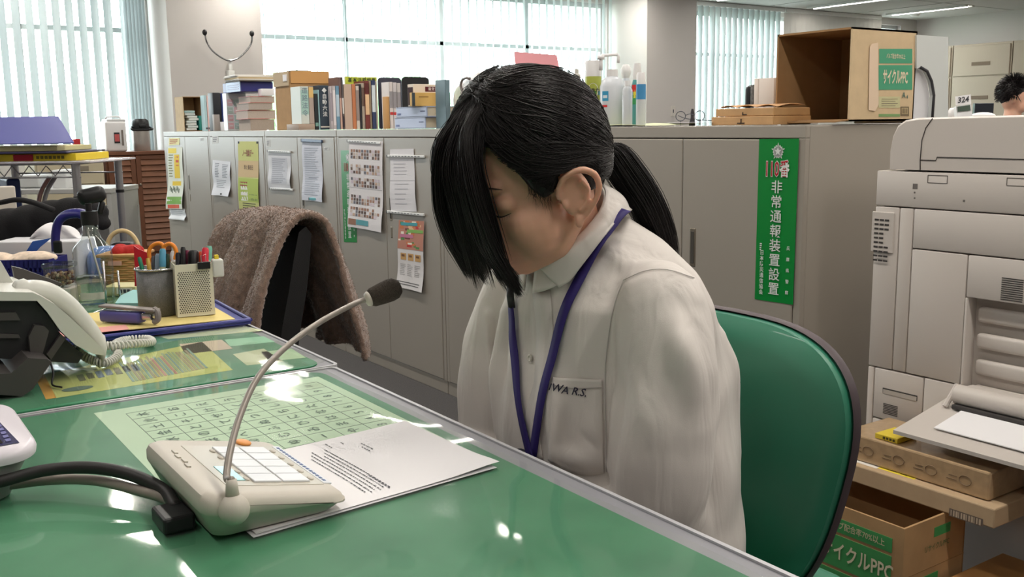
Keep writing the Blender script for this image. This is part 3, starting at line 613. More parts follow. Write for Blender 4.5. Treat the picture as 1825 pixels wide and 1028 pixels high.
def line_z(x):
    P_ = [(-1, -.66), (-.25, -.55), (-.1, -.06), (.18, -.08), (.26, -.30), (.34, -.40), (.46, -.40), (.60, -.22), (.74, .10), (.86, .36), (1.0, .40)]
    for (a, za), (c_, zc) in zip(P_, P_[1:]):
        if a <= x <= c_: return za+(zc-za)*(x-a)/(c_-a)
    return .4
for j in range(NB+1):
    for i in range(NA):
        ph = PI*j/NB*.98+.01; th = 2*PI*i/NA; q = Vector((math.sin(ph)*math.cos(th), math.sin(ph)*math.sin(th), math.cos(ph)))
        k_ = min(1, max(0, (q.z-line_z(q.x))/.10+.6)); V_.append(h2w(skd(q, -.022+.029*k_**.5+.0007*math.sin(th*37+ph*9)*k_)))
F_ = [(j*NA+i, j*NA+(i+1) % NA, (j+1)*NA+(i+1) % NA, (j+1)*NA+i) for j in range(NB) for i in range(NA)]
b.add(V_, F_, HAIR)
rr = random.Random(11)
def strand(path, r0=.0009, wob=.0006):
    n = len(path); o_ = Vector((rr.gauss(0, wob), rr.gauss(0, wob), rr.gauss(0, wob)))
    b.tube([p+o_ for p in path], [r0*(.55+.45*min(1, 4*k/(n-1)))*(1 if k < n-3 else (n-1-k)/3*.9+.12) for k in range(n)], HAIR, 4, caps=False)
# swept back to the tie
for k in range(6500):
    ang = rr.uniform(-1, 1); side = 1 if ang > 0 else -1; a = abs(ang)
    # roots run along the part and then down the temple hairline
    if rr.random() < .62:
        t = rr.random(); f0 = .055-.05*t; r_ = Vector((f0, side*rr.uniform(.0, .03), .13))
        q0 = (r_-SC); q0 = Vector((q0.x/SR.x, q0.y/SR.y, q0.z/SR.z)).normalized()
        ctrl = Vector((rr.uniform(-.1, .75)*(1-.35*t), side*rr.uniform(.45, 1.1), rr.uniform(-.1, .85))).normalized()
    else:
        t = rr.random(); q0 = Vector((.84-.48*t, side*(.50+.46*math.sin(t*1.5)), .34-.74*t**.7+.12*rr.random())).normalized(); ctrl = Vector((.15-.2*t, side*1.0, -.10-.18*t+.3*rr.random())).normalized()
    qT = TIE-SC; qT = Vector((qT.x/SR.x, qT.y/SR.y+side*rr.uniform(-.05, .1), qT.z/SR.z+rr.uniform(-.12, .12))).normalized(); base = .006+.006*rr.random()
    path = []; N = 15
    for i in range(N):
        s_ = i/(N-1); q = (q0*(1-s_)**2+ctrl*2*s_*(1-s_)*1.15+qT*s_*s_)
        pv = skd(q, base*(1+.35*math.sin(s_*PI)))
        if -.030 < pv.x < .036 and pv.z < .030 and abs(pv.y) > .05: pv.z = .030+(pv.z+.06)*.06; pv.y *= 1.0
        path.append(h2w(pv))
    path += [h2w(TIE+Vector((-.006, rr.uniform(-.008, .008), rr.uniform(-.008, .008))))]
    strand(path, rr.uniform(.0003, .0006), .0005)
# short hairs at the nape
for k in range(500):
    side = rr.choice((-1, 1)); t = rr.random(); q0 = Vector((-.45-.5*t, side*(.85*(1-t)+.05), -.42-.18*rr.random())).normalized(); qT = (TIE-SC); qT = Vector((qT.x/SR.x, qT.y/SR.y, qT.z/SR.z)).normalized()
    strand([h2w(skd(q0*(1-i/9)+qT*(i/9), .004+.004*rr.random())) for i in range(10)], .0004)
# bangs and long front locks falling before the face
def lock(n, roots, mid, tip, spread, tspread, r=.0005, tl=.02):
    for k in range(n):
        g = [rr.gauss(0, .5) for _ in range(3)]
        p0 = Vector(roots)+Vector((rr.uniform(-.02, .02), rr.uniform(-.012, .012), 0)); p0 = sk(p0.x, p0.y, p0.z, .006)
        ms = [Vector(m_)+Vector((g[0]*.005, g[1]*spread*(i+1)/len(mid), g[2]*.004)) for i, m_ in enumerate(mid)]
        tp = Vector(tip)+Vector((g[0]*.006, g[1]*tspread, rr.uniform(-tl, tl)))
        strand([h2w(v) for v in bez([p0]+ms+[tp], 18)], r*rr.uniform(.7, 1.3), .0009)
# full fringe over the brow (falls in front of the eyes)
for i in range(15):
    l = -.062+.0074*i; al = abs(l); fr = .112-.35*al*al/.06*.4-.08*al
    lock(150, (.06, l*.35, .13), [(.088-al*.25, l*.75, .105), (fr+.004-al*.2, l*.95, .068), (fr+.010-al*.25, l*1.0, .025)], (fr+.012-al*.3, l*1.0, -.032-.018*(i % 3)), .005, .005, tl=.022)
# long near side lock in front of the cheek, and its outer companion
lock(900, (.060, .014, .13), [(.102, .034, .10), (.120, .046, .05), (.121, .047, .0), (.112, .040, -.045)], (.090, .034, -.094), .009, .0045, tl=.014)
lock(420, (.058, .010, .13), [(.104, .030, .095), (.121, .036, .045), (.122, .036, -.01), (.112, .030, -.045)], (.098, .028, -.083), .008, .004, tl=.014)
lock(420, (.060, -.01, .13), [(.105, -.02, .09), (.125, -.03, .03), (.126, -.03, -.02)], (.114, -.028, -.068), .009, .005, tl=.014)
lock(450, (.055, -.03, .12), [(.092, -.055, .085), (.100, -.066, .03), (.098, -.064, -.03)], (.08, -.056, -.088), .009, .005)
# wisps at the temple before the ear
for k in range(90):
    t = rr.random(); p = sk(.066-.030*t, .075, .022-.012*t+.01*rr.random(), .003); strand([h2w(v) for v in bez([p, p+Vector((.002, .0005, -.010)), p+Vector((-.008+.016*rr.random(), -.003, -.014-.022*rr.random()**2))], 8)], .0002, .0012)
# ponytail
for k in range(2600):
    g = [max(-1.7, min(1.7, rr.gauss(0, .9))) for _ in range(3)]; s_ = rr.uniform(.82, 1.05)
    T = h2w(TIE); c_ = [T, T+Vector((.022, 0, .004)), Vector((.868, 1.0, 1.018)), Vector((.898, .99, .972)), Vector((.922, .985, .915)), Vector((.935, .985, .86))]
    w_ = [.003, .010, .0125, .012, .010, .006]
    cc = [c+Vector((g[0]*w*.8, g[1]*w, g[2]*w*.55)) for c, w in zip(c_, w_)]; m_ = bez(cc, 16); strand(m_[:max(6, int(len(m_)*s_))], rr.uniform(.0003, .0006), .0006)
b.build('hair', woman, True, normals=False)
b = MB(); ps = []
for i in range(25): a = 2*PI*i/24; ps.append(h2w(TIE+Vector((-.012, .0125*math.cos(a), .0125*math.sin(a)))))
b.tube(ps, .0035, mat('hair_band', (25, 25, 30), .7)); b.build('hair_tie', woman, True)
# ------------------------------------------------------------------ shirt
b = MB(); S = SHIRT
def sec(z, x0, x1, hw, p=2.3, n=40, yc=1.01, tilt=0.0):
    out = []
    for k in range(n):
        a = 2*PI*k/n; c_, s_ = math.cos(a), math.sin(a); cx_, hx = (x0+x1)/2, (x1-x0)/2
        out.append(Vector((cx_+hx*math.copysign(abs(c_)**(2/p), c_), yc+hw*math.copysign(abs(s_)**(2/p), s_), z+tilt*math.copysign(abs(c_)**(2/p), c_))))
    return out
rings = [sec(.47, .78, 1.02, .165), sec(.52, .74, 1.025, .17), sec(.58, .71, 1.02, .17), sec(.66, .705, 1.015, .165), sec(.74, .71, 1.0, .158), sec(.80, .718, .985, .152), sec(.84, .722, .965, .15, tilt=.01), sec(.872, .724, .94, .14, tilt=.02), sec(.90, .728, .905, .11, 2.1, tilt=.035), sec(.925, .73, .86, .068, 2, tilt=.04)]
V_ = [v for r_ in rings for v in r_]; n = 40
F_ = [(i*n+k, i*n+(k+1) % n, (i+1)*n+(k+1) % n, (i+1)*n+k) for i in range(len(rings)-1) for k in range(n)]+[tuple(range(n-1, -1, -1)), tuple((len(rings)-1)*n+k for k in range(n))]
b.add(V_, F_, S)
for sg in (-1, 1):
    sh, el, wr = ARM[sg]
    o_ = abs(sh.y-1.01)+.012
    p = bez([Vector((.822, 1.01+.095*sg, .882)), Vector((.812, 1.01+(o_-.012)*sg, .862)), Vector((.797, 1.01+(o_+.018)*sg, .79)), Vector((.783, 1.01+(o_+.026)*sg, .70)), Vector((.775, 1.01+(o_+.026)*sg, .62))], 14)
    b.tube(p, [.036, .043, .049, .054, .057, .059, .060, .061, .062, .063, .063, .063, .061, .058, .052], S, 28)
    b.ell(Vector((.785, 1.01+(o_+.024)*sg, .615)), (.058, .052, .046), S, 20)
    b.tube(bez([Vector((.775, 1.01+(o_+.02)*sg, .612)), Vector((.72, 1.01+.14*sg, .60)), wr+Vector((.01, 0, 0))], 8), [.052, .05, .048, .046, .043, .039, .036, .033, .031], S, 20)
    b.ell(Vector((.838, 1.01+.062*sg, .908)), (.055, .075, .022), S, 20, Euler((-.42*sg, .25, 0)).to_matrix())
shirt = blob(b, 'shirt', woman, .0042, 16, SHIRT, .5)
# folds: long soft ridges running down the cloth
me = shirt.data; nv = len(me.vertices); co = np.empty(nv*3, 'f'); me.vertices.foreach_get('co', co); co = co.reshape(-1, 3).astype(float)
off = np.array(woman.location); W = co+off; no = np.empty(nv*3, 'f'); me.vertices.foreach_get('normal', no); no = no.reshape(-1, 3)
FOLDS = []
def fold(p, q, amp, wd): FOLDS.append((np.array(p, float), np.array(q, float), amp*1.9, wd*.68))
rs = np.random.RandomState(4)
def pxs(u, v, y): P_ = PY(u, v, y); return (P_.x, P_.y, P_.z)
# near sleeve
fold(pxs(1105, 500, .82), pxs(1082, 640, .81), .008, .012); fold(pxs(1165, 500, .80), pxs(1110, 720, .79), .006, .016); fold(pxs(1205, 520, .80), pxs(1228, 760, .79), .009, .017)
fold(pxs(1140, 620, .79), pxs(1155, 820, .79), .004, .020); fold(pxs(1240, 560, .82), pxs(1250, 700, .82), -.010, .011); fold(pxs(1190, 600, .79), pxs(1205, 740, .79), -.003, .014)
fold(pxs(1095, 700, .80), pxs(1120, 860, .79), -.006, .014); fold(pxs(1100, 850, .80), pxs(1160, 860, .79), .002, .012); fold(pxs(1100, 880, .80), pxs(1150, 890, .79), -.002, .009)
# armhole, back
fold(pxs(1098, 530, .86), pxs(1078, 860, .85), -.017, .010); fold(pxs(1120, 505, .84), pxs(1100, 560, .85), .006, .006); fold(pxs(1255, 600, .86), pxs(1240, 850, .85), -.012, .009); fold(pxs(1215, 540, .80), pxs(1190, 700, .79), .005, .006); fold(pxs(1140, 540, .82), pxs(1125, 700, .80), -.005, .006); fold(pxs(1050, 560, .9), pxs(1065, 660, .88), -.005, .005); fold(pxs(1030, 520, .92), pxs(1000, 640, .93), .004, .005); fold(pxs(1020, 760, .92), pxs(1065, 800, .9), -.004, .006); fold(pxs(870, 560, 1.15), pxs(885, 760, 1.12), .005, .007); fold(pxs(905, 560, 1.08), pxs(900, 700, 1.08), -.005, .006); fold(pxs(1262, 620, .88), pxs(1262, 800, .88), -.014, .012); fold(pxs(1285, 600, .9), pxs(1295, 800, .9), .010, .016); fold(pxs(1235, 480, .86), pxs(1262, 600, .86), -.008, .01)
fold(pxs(1110, 395, .93), pxs(1090, 560, .86), .006, .012); fold(pxs(1130, 470, .87), pxs(1095, 540, .86), -.006, .009)
# chest and belly
fold(pxs(1060, 500, .90), pxs(1035, 650, .90), .009, .013); fold(pxs(1040, 560, .90), pxs(1010, 660, .92), -.006, .009); fold(pxs(1070, 600, .88), pxs(1050, 820, .9), .008, .015)
fold(pxs(1010, 640, .93), pxs(1000, 830, .93), -.007, .011); fold(pxs(985, 700, .96), pxs(995, 840, .95), .006, .012); fold(pxs(950, 560, 1.02), pxs(962, 720, 1.0), -.005, .008)
fold(pxs(900, 560, 1.1), pxs(890, 760, 1.1), .009, .016); fold(pxs(880, 580, 1.14), pxs(905, 770, 1.1), -.006, .011); fold(pxs(925, 600, 1.05), pxs(915, 800, 1.05), .006, .012); fold(pxs(1000, 810, .94), pxs(1075, 830, .88), .008, .010)
for k in range(26):
    z = rs.uniform(.52, .85); y = 1.01+rs.uniform(-.2, .2); x = rs.uniform(.98, 1.05); fold((x, y, z), (x+rs.uniform(-.01, .01), y+rs.uniform(-.02, .02), z-rs.uniform(.08, .2)), rs.uniform(-.006, .006), .012)
for k in range(14):
    y = 1.21+rs.uniform(-.03, .03); z = rs.uniform(.62, .84); x = rs.uniform(.75, .9); fold((x, y, z), (x, y, z-.12), rs.uniform(-.007, .007), .012)
D = np.zeros(nv)
for a, c_, amp, wd in FOLDS:
    d = c_-a; L = np.dot(d, d); t = np.clip(((W-a) @ d)/L, 0, 1); P_ = a+t[:, None]*d; r2 = ((W-P_)**2).sum(1); env = .35+.65*np.sin(np.clip(t, .02, .98)*PI)
    D += amp*env*np.exp(-r2/(2*wd*wd))
D += .0012*np.sin(W[:, 2]*46+W[:, 1]*31+3*np.sin(W[:, 0]*22))+.0009*np.sin(W[:, 1]*83-W[:, 2]*37+2*np.sin(W[:, 2]*29))
co = co+no*D[:, None]; me.vertices.foreach_set('co', co.astype('f').ravel()); me.update()
k = shirt.modifiers.new('s', 'SMOOTH'); k.factor = .5; k.iterations = 2; evaluated(shirt)
shirt['label'] = 'loose white button-up shirt with long sleeves'
bpy.context.view_layer.update()
def bvh_of(o):
    M = o.parent.matrix_basis if o.parent else Matrix(); return BVHTree.FromPolygons([M @ v.co for v in o.data.vertices], [tuple(p.vertices) for p in o.data.polygons])
SB = bvh_of(shirt)
def onshirt(u, v, off=.0015):
    r = ray(u, v).normalized(); p, n_, i, d = SB.ray_cast(CAM, r)
    if p is None: return None
    if n_.dot(r) > 0: n_ = -n_
    return p+n_*off
def near(p, off=.002):
    q, n_, i, d = SB.find_nearest(Vector(p)); return q+n_*off, n_
def ribbon(pts, wd, th, m, mb, side=None, nrm=None):
    N = len(pts); L_ = []; R_ = []; L2 = []; R2 = []
    for i, p in enumerate(pts):
        t = (pts[min(i+1, N-1)]-pts[max(i-1, 0)]).normalized(); n_ = nrm[i] if nrm else near(p)[1]; s_ = t.cross(n_).normalized(); n_ = s_.cross(t).normalized()
        L_.append(p-s_*wd/2); R_.append(p+s_*wd/2); L2.append(p-s_*wd/2+n_*th); R2.append(p+s_*wd/2+n_*th)
    V_ = L_+R_+L2+R2; F_ = []
    for i in range(N-1): F_ += [(i, i+1, N+i+1, N+i), (2*N+i, 3*N+i, 3*N+i+1, 2*N+i+1), (i, 2*N+i, 2*N+i+1, i+1), (N+i, N+i+1, 3*N+i+1, 3*N+i)]
    F_ += [(0, N, 3*N, 2*N), (N-1, 3*N-1, 4*N-1, 2*N-1)]; mb.add(V_, F_, m)
# collar: a band round the neck and two falling leaves
nk = lambda a, up=0.0, out=0.0: Vector((.772+(.051+out)*math.cos(a), 1.01+(.053+out)*math.sin(a), .955+.046*math.cos(a)+up))
b = MB()
b.grid(lambda u, v: nk((-PI+.16)+(2*PI-.32)*u, .002-.04*v, -.0005+.006*v), 64, 5, SHIRT)
EDGE_ = [PY(1003, 519, .962), PY(1046, 462, .938), PY(1082, 416, .934), PY(1112, 382, .950), Vector((.862, .982, .968)), Vector((.864, 1.01, .970))]
EC = bez(EDGE_, 60)
def leaf(sg):
    def f(u, v):      # u: 0 at the front, 1 at the nape; v: 0 on the fold, 1 on the free edge
        a = sg*(PI*(1-u)*.955); t_ = nk(a, .003, .0015); o_ = Vector((math.cos(a), math.sin(a), 0))
        e_ = EC[int(round(u*60))].copy()
        if sg > 0: e_.y = 2.02-e_.y
        if u < .06: e_ = e_.lerp(t_, (.06-u)/.06*.12)
        q = t_.lerp(e_, v); q += (o_*.8+Z3*.5)*.0075*math.sin(min(1, v*1.15)*PI)
        if v > .25:
            s_, n_, i_, d_ = SB.find_nearest(q); h = (q-s_).dot(n_); lim = .0045+.002*v
            if h < lim: q = s_+n_*lim
        return q
    return f
b.grid(leaf(-1), 60, 12, SHIRT); b.grid(leaf(1), 60, 12, SHIRT)
co_ = b.build('collar', woman, True); sm = co_.modifiers.new('so', 'SOLIDIFY'); sm.thickness = .0022; sm.offset = 1; evaluated(co_)
# placket, buttons, pocket, seams, stitching
def line_on(pxs_, n, off=.0015): 
    p = bez([Vector((a, c, 0)) for a, c in pxs_], n); o_ = []
    for q in p:
        s_ = onshirt(q.x, q.y, off)
        if s_ is not None: o_.append(s_)
    return o_
b = MB(); pl = line_on([(966, 520), (972, 600), (966, 680), (950, 760), (955, 815)], 24, .0006); ribbon(pl, .030, .0012, SHIRT, b)
b.build('placket', woman, True)
b = MB(); BT = mat('shirt_button', (206, 200, 190), .35)
for (u, v) in ((948, 638), (958, 750)):
    p = onshirt(u, v, .003); n_ = near(p)[1]; q = n_.to_track_quat('Z', 'Y').to_matrix(); b.lathe([(.0045, -.001), (.005, 0), (.005, .001), (.003, .0012), (.003, .0006)], p, BT, 16, q)
b.build('button', woman, True)
b = MB()
def pock(u, v):   # pocket patch corners in the photo
    tl, tr, br, bl = Vector((985, 672)), Vector((1074, 676)), Vector((1078, 842)), Vector((978, 820)); q = (tl*(1-u)+tr*u)*(1-v)+(bl*(1-u)+br*u)*v; q.y += 14*math.sin(u*PI)*max(0, v-.85)/.15
    return onshirt(q.x, q.y, .0028-.0014*(1 if v > .95 or u in (0, 1) else 0)) or Vector((.7, .9, .7))
b.grid(pock, 24, 30, SHIRT); pk = b.build('pocket', woman, True); sm = pk.modifiers.new('so', 'SOLIDIFY'); sm.thickness = .0015; evaluated(pk)
SEAM = mat('seam_thread', (196, 190, 186), .8); b = MB()
for ln in ([(985, 686), (1030, 690), (1074, 689)], [(1112, 500), (1092, 560), (1080, 640), (1078, 700)], [(1112, 500), (1150, 484), (1190, 482), (1236, 496)], [(1078, 690), (1080, 760), (1082, 840)]):
    p = line_on(ln, 24, .0012 if ln[0][0] > 1000 else .0045)
    if len(p) > 3: b.tube(p, .0006, SEAM, 5)
b.build('seam', woman, True)
b = MB(); THR = mat('embroidery_thread', (44, 40, 60), .7); ex = (onshirt(1050, 702)-onshirt(990, 694)).normalized()
for ch, u, v, sz, it in (('I', 985, 691, .013, 0), ('W', 995, 692, .014, 0), ('A', 1010, 695, .014, 0), ('R.', 1031, 697, .014, 0), ('S.', 1044, 699, .014, 0)):
    vs_, fs = text_geo(ch, sz, .012); p = onshirt(u, v, .0052); n_ = (CAM-p).normalized(); ey = (Z3-ex*Z3.dot(ex)).normalized(); b.add([p+ex*(q.x+q.y*.35)+ey*q.y for q in vs_], fs, THR)
b.build('embroidery', woman)
# lanyard
SHB = SB
cv_ = [shirt.parent.matrix_basis @ v.co for v in shirt.data.vertices]; cf_ = [tuple(p.vertices) for p in shirt.data.polygons]; n0 = len(cv_)
cv_ += [co_.parent.matrix_basis @ v.co for v in co_.data.vertices]; cf_ += [tuple(n0+i for i in p.vertices) for p in co_.data.polygons]; SB = BVHTree.FromPolygons(cv_, cf_)
b = MB()
def strip(pxl, first=None, wd=.0142):
    p = line_on(pxl, 40, .0035)
    if first: p = [Vector(q) for q in first]+p
    # keep the ribbon taut: smooth it, never below the cloth
    for it in range(45):
        p = [p[0]]+[(p[i-1]+p[i]*2+p[i+1])/4 for i in range(1, len(p)-1)]+[p[-1]]
    q2 = []
    for q in p:
        s_, n_, i_, d_ = SB.find_nearest(q); h = (q-s_).dot(n_)
        q2.append(s_+n_*.004 if h < .004 else q)
    nn_ = [SHB.find_nearest(q)[1] for q in q2]
    for it in range(30): nn_ = [nn_[0]]+[(nn_[i-1]+nn_[i]*2+nn_[i+1]).normalized() for i in range(1, len(nn_)-1)]+[nn_[-1]]
    for it in range(6): q2 = [q2[0]]+[(q2[i-1]+q2[i]*2+q2[i+1])/4 for i in range(1, len(q2)-1)]+[q2[-1]]
    q2 = [q+n_*.0012 for q, n_ in zip(q2, nn_)]
    ribbon(q2, wd, .0012, LANY, b, nrm=nn_); return q2
strip([(1110, 379), (1092, 394), (1068, 428), (1045, 470), (1020, 530), (1000, 592), (984, 655), (968, 730), (955, 812)])
strip([(917, 545), (920, 600), (926, 680), (936, 750), (952, 815)])
ribbon([nk(-.12+.17*i, -.030-.0015*abs(i-4), .030) for i in range(9)], .012, .0012, LANY, b, nrm=[(nk(-.12+.17*i, 0, .1)-nk(-.12+.17*i)).normalized() for i in range(9)])
lo = b.build('lanyard', woman, True); lo['label'] = 'dark blue neck strap'
b = MB(); p = onshirt(918, 545, .005); q = p+Vector((0, .0, .026)); b.tube([p+Vector((0, 0, -.002)), (p+q)/2+Vector((-.002, 0, 0)), q+Vector((-.002, 0, 0))], [.0065, .0068, .006], BLACKP, 12, flat=.6); b.build('lanyard_buckle', woman, True)
# skirt and shoes under the desk
b = MB(); SK = mat('dark_skirt', (42, 44, 56), .8)
b.tube([(.99, 1.01, .50), (.9, 1.01, .505), (.75, 1.01, .50), (.6, 1.01, .50), (.49, 1.01, .49)], [.085, .095, .09, .08, .075], SK, 28, flat=1.9); 
sko = blob(b, 'skirt', woman, .008, 6, SK)
b = MB()
for sg in (-1, 1): b.ell((.48, 1.01+.095*sg, .035), (.10, .042, .034), BLACKP, 18)
b.build('shoes', woman, True)
# ------------------------------------------------------------------ green office chair
VIN = mat('green_vinyl', (50, 124, 98), .38, bump=.05, bscale=900, coat=.15); RIM = mat('chair_rim', (74, 62, 66), .5)
chair = thing('office_chair', 'green vinyl office chair the woman sits on', 'chair', (1.0, 1.02, 0))
bc_y = 1.04
def cb_out(t):       # outline of the backrest, seen along x; t 0..1 round
    a = 2*PI*t; c_, s_ = math.cos(a), math.sin(a); z = .580+.212*math.copysign(abs(s_)**.72, s_); k = (z-.37)/.42; wd = .20+.075*min(1, max(0, k))**1.2
    return bc_y+wd*math.copysign(abs(c_)**.62, c_), z
def bx_(y, z): return 1.075+.10*(z-.45)-.42*(y-bc_y)**2+.015*math.sin((z-.42)/.39*PI)
b = MB(); N = 72; R_ = 12; V_ = []
for j in range(R_+1):
    s_ = j/R_
    for k in range(N):
        y, z = cb_out(k/N); y = bc_y+(y-bc_y)*s_; z = .580+(z-.580)*s_
        V_.append(Vector((bx_(y, z)-.022*(1-s_**5)**.5-.006, y, z)))
F_ = [(j*N+k, j*N+(k+1) % N, (j+1)*N+(k+1) % N, (j+1)*N+k) for j in range(R_) for k in range(N)]
b.add(V_, F_, VIN); V2 = [v+Vector((.02, 0, 0)) for v in V_[-N:]]; b.add(V_[-N:]+V2, [(k, (k+1) % N, N+(k+1) % N, N+k) for k in range(N)], VIN)
b.build('backrest', chair, True)
b = MB(); ring = [Vector((bx_(*cb_out(k/N))+.016, cb_out(k/N)[0]+(cb_out(k/N)[0]-bc_y)*.015, cb_out(k/N)[1]+(cb_out(k/N)[1]-.580)*.015)) for k in range(N)]
V_ = []
for k in range(N):
    p = ring[k]; o_ = Vector((0, p.y-bc_y, p.z-.580)).normalized()
    V_ += [p+Vector((-.010, 0, 0)), p+o_*.002+Vector((-.006, 0, 0)), p+o_*.002+Vector((.004, 0, 0)), p+Vector((.012, 0, 0))-o_*.02]
b.add(V_, [(k*4+i, ((k+1) % N)*4+i, ((k+1) % N)*4+i+1, k*4+i+1) for k in range(N) for i in range(3)], RIM)
b.add([V_[k*4+3] for k in range(N)], [tuple(range(N))], RIM); b.build('back_shell', chair, 'auto')
b = MB(); b.box((.92, 1.04, .405), (.46, .46, .07), VIN, None, .03, 4); b.build('seat', chair, 'auto')
b = MB(); b.box((.92, 1.04, .36), (.42, .42, .02), RIM, None, .008); b.tube([(1.0, 1.04, .35), (1.16, 1.04, .36), (1.19, 1.04, .48), (1.135, 1.04, .60)], [.02, .02, .018, .016], BLACKP, 10); b.build('seat_frame', chair, 'auto')
b = MB(); b.tube([(.92, 1.04, .08), (.92, 1.04, .36)], .028, BLACKP, 16); b.build('gas_column', chair, True)
for k in range(5):
    a = 2*PI*k/5+.3; e_ = Vector((math.cos(a), math.sin(a), 0)); b = MB(); c0 = Vector((.92, 1.04, .10)); b.tube([c0, c0+e_*.14-Z3*.01, c0+e_*.27-Z3*.035], [.026, .022, .016], BLACKP, 10)
    lg = b.build('leg', chair, True); w_ = MB(); sd = e_.cross(Z3); pc = c0+e_*.27-Z3*.075; w_.tube([pc-sd*.02, pc+sd*.02], .025, BLACKP, 16); w_.build('caster', lg, True)
# ================================================================== desks
def PD(u, v, d): return CAM + RW @ Vector(((u-912.5)/FPX*d, (v-514.0)/FPX*d, d))
DZ = .70
DESK = mat('desk_laminate', (142, 142, 148), .45); DTRIM = mat('desk_edge_strip', (188, 188, 192), .35); DLEG = mat('desk_steel', (150, 150, 148), .45)
MATG = bpy.data.materials.new('green_desk_mat'); MATG.use_nodes = True
nt = MATG.node_tree; bb = nt.nodes['Principled BSDF']; tc = nt.nodes.new('ShaderNodeTexCoord'); n1 = nt.nodes.new('ShaderNodeTexNoise'); n1.inputs['Scale'].default_value = 5; n1.inputs['Detail'].default_value = 4
cr = nt.nodes.new('ShaderNodeValToRGB'); cr.color_ramp.elements[0].position = .35; cr.color_ramp.elements[0].color = (lin(34), lin(116), lin(78), 1); cr.color_ramp.elements[1].position = .7; cr.color_ramp.elements[1].color = (lin(72), lin(148), lin(106), 1)
nt.links.new(tc.outputs['Object'], n1.inputs['Vector']); nt.links.new(n1.outputs['Fac'], cr.inputs[0]); nt.links.new(cr.outputs[0], bb.inputs['Base Color']); bb.inputs['Roughness'].default_value = .55
CLEAR = clearmat('clear_vinyl_sheet', (.98, .995, .98), 1.42, .06, bump=.35, bscale=4.5, base=.01, haze=.03)
def rrect(x0, x1, y0, y1, r, n=6):
    o = []
    for cx_, cy_, a0 in ((x1-r, y1-r, 0), (x0+r, y1-r, PI/2), (x0+r, y0+r, PI), (x1-r, y0+r, 1.5*PI)):
        for k in range(n+1): a = a0+PI/2*k/n; o.append((cx_+r*math.cos(a), cy_+r*math.sin(a)))
    return o
def desk(x0, x1, y0, y1, label):
    t = thing('office_desk', label, 'desk', ((x0+x1)/2, (y0+y1)/2, 0), 0, 'grey desks with green mats set in a row')
    b = MB(); b.prism(rrect(x0, x1, y0, y1, .012), (0, 0, DZ-.028), X3, Y3, Z3*.0265, DESK); b.build('desktop', t)
    b = MB(); p = rrect(x0-.0015, x1+.0015, y0-.0015, y1+.0015, .013); N = len(p); q = rrect(x0+.0035, x1-.0035, y0+.0035, y1-.0035, .010)
    V_ = [Vector((a, c, z)) for z in (DZ-.030, DZ+.0008) for a, c in p]+[Vector((a, c, DZ+.0008)) for a, c in q]+[Vector((a, c, DZ-.004)) for a, c in q]
    F_ = [(i, (i+1) % N, N+(i+1) % N, N+i) for i in range(N)]+[(N+i, N+(i+1) % N, 2*N+(i+1) % N, 2*N+i) for i in range(N)]+[(2*N+i, 2*N+(i+1) % N, 3*N+(i+1) % N, 3*N+i) for i in range(N)]
    b.add(V_, F_, DTRIM); b.build('edge_strip', t, 'auto')
    for yy in (y0+.03, y1-.03): b = MB(); b.bx(x0+.03, x1-.03, yy-.015, yy+.015, 0, DZ-.028, DLEG, .004); b.build('side_panel', t)
    b = MB(); b.bx(x0+.03, x0+.045, y0+.045, y1-.045, .12, DZ-.028, DLEG); b.build('modesty_panel', t); return t
desk(-.06, .638, .245, 1.448, 'grey desk with green mat in front of the woman, holding the microphone unit')
desk(-.06, .650, 1.456, 2.66, 'grey desk with green mat between the phone and the fleece draped chair')
desk(-.06, .650, 2.668, 3.18, 'far grey desk holding the blue basket and tissue box')
def deskmat(x0, x1, y0, y1, label, label2):
    b = MB(); b.prism(rrect(x0, x1, y0, y1, .03, 8), (0, 0, DZ-.0015), X3, Y3, Z3*.0022, MATG); tag(b.build('desk_mat'), label, 'desk mat', 'green desk mats')
    def f(u, v):
        x, y = x0-.004+(x1-x0+.008)*u, y0-.003+(y1-y0+.006)*v; e = min(1, (1-u)*14)
        z = DZ+.0034+.0010*math.sin(x*17+y*9)*math.sin(y*13-x*5)*e + .0025*max(0, 1-(1-u)*22)*abs(math.sin(y*11+1))
        return Vector((x, y, max(z, DZ+.0025)))
    b = MB(); b.grid(f, 60, 90, CLEAR); tag(b.build('clear_sheet', None, True), label2, 'clear sheet', 'clear sheets over the desk mats')
deskmat(-.05, .606, .26, 1.436, 'green desk mat in front of the woman under the microphone unit', 'clear vinyl sheet over the kana chart and near green mat')
deskmat(-.05, .628, 1.468, 2.64, 'green desk mat on the middle desk beneath the phone', 'clear vinyl sheet over the yellow flyer on the middle desk')
# kana chart under the clear sheet, read from the chair side
PALE = mat('pale_green_paper', (206, 230, 200), .8); KINK = mat('chart_ink', (96, 122, 108), .8); YLW = mat('flyer_yellow', (198, 204, 120), .8)
zt = DZ+.0010
b = MB(); x0, x1, y0, y1 = .262, .590, 1.02, 1.400
b.bx(x0, x1, y0, y1, zt-.0004, zt, PALE)
nx_, ny_ = 7, 10
for i in range(nx_+1): xx = x0+.035+(x1-x0-.05)*i/nx_; b.bx(xx-.0004, xx+.0004, y0+.01, y1-.03, zt, zt+.0002, KINK)
for j in range(ny_+1): yy = y0+.01+(y1-y0-.04)*j/ny_; b.bx(x0+.035, x1-.015, yy-.0004, yy+.0004, zt, zt+.0002, KINK)
rows = ['あかさたなはまやらわ', 'いきしちにひみーりー', 'うくすつぬふむゆるー', 'えけせてねへめーれー', 'おこそとのほもよろん', '木火土金水月日上下中']
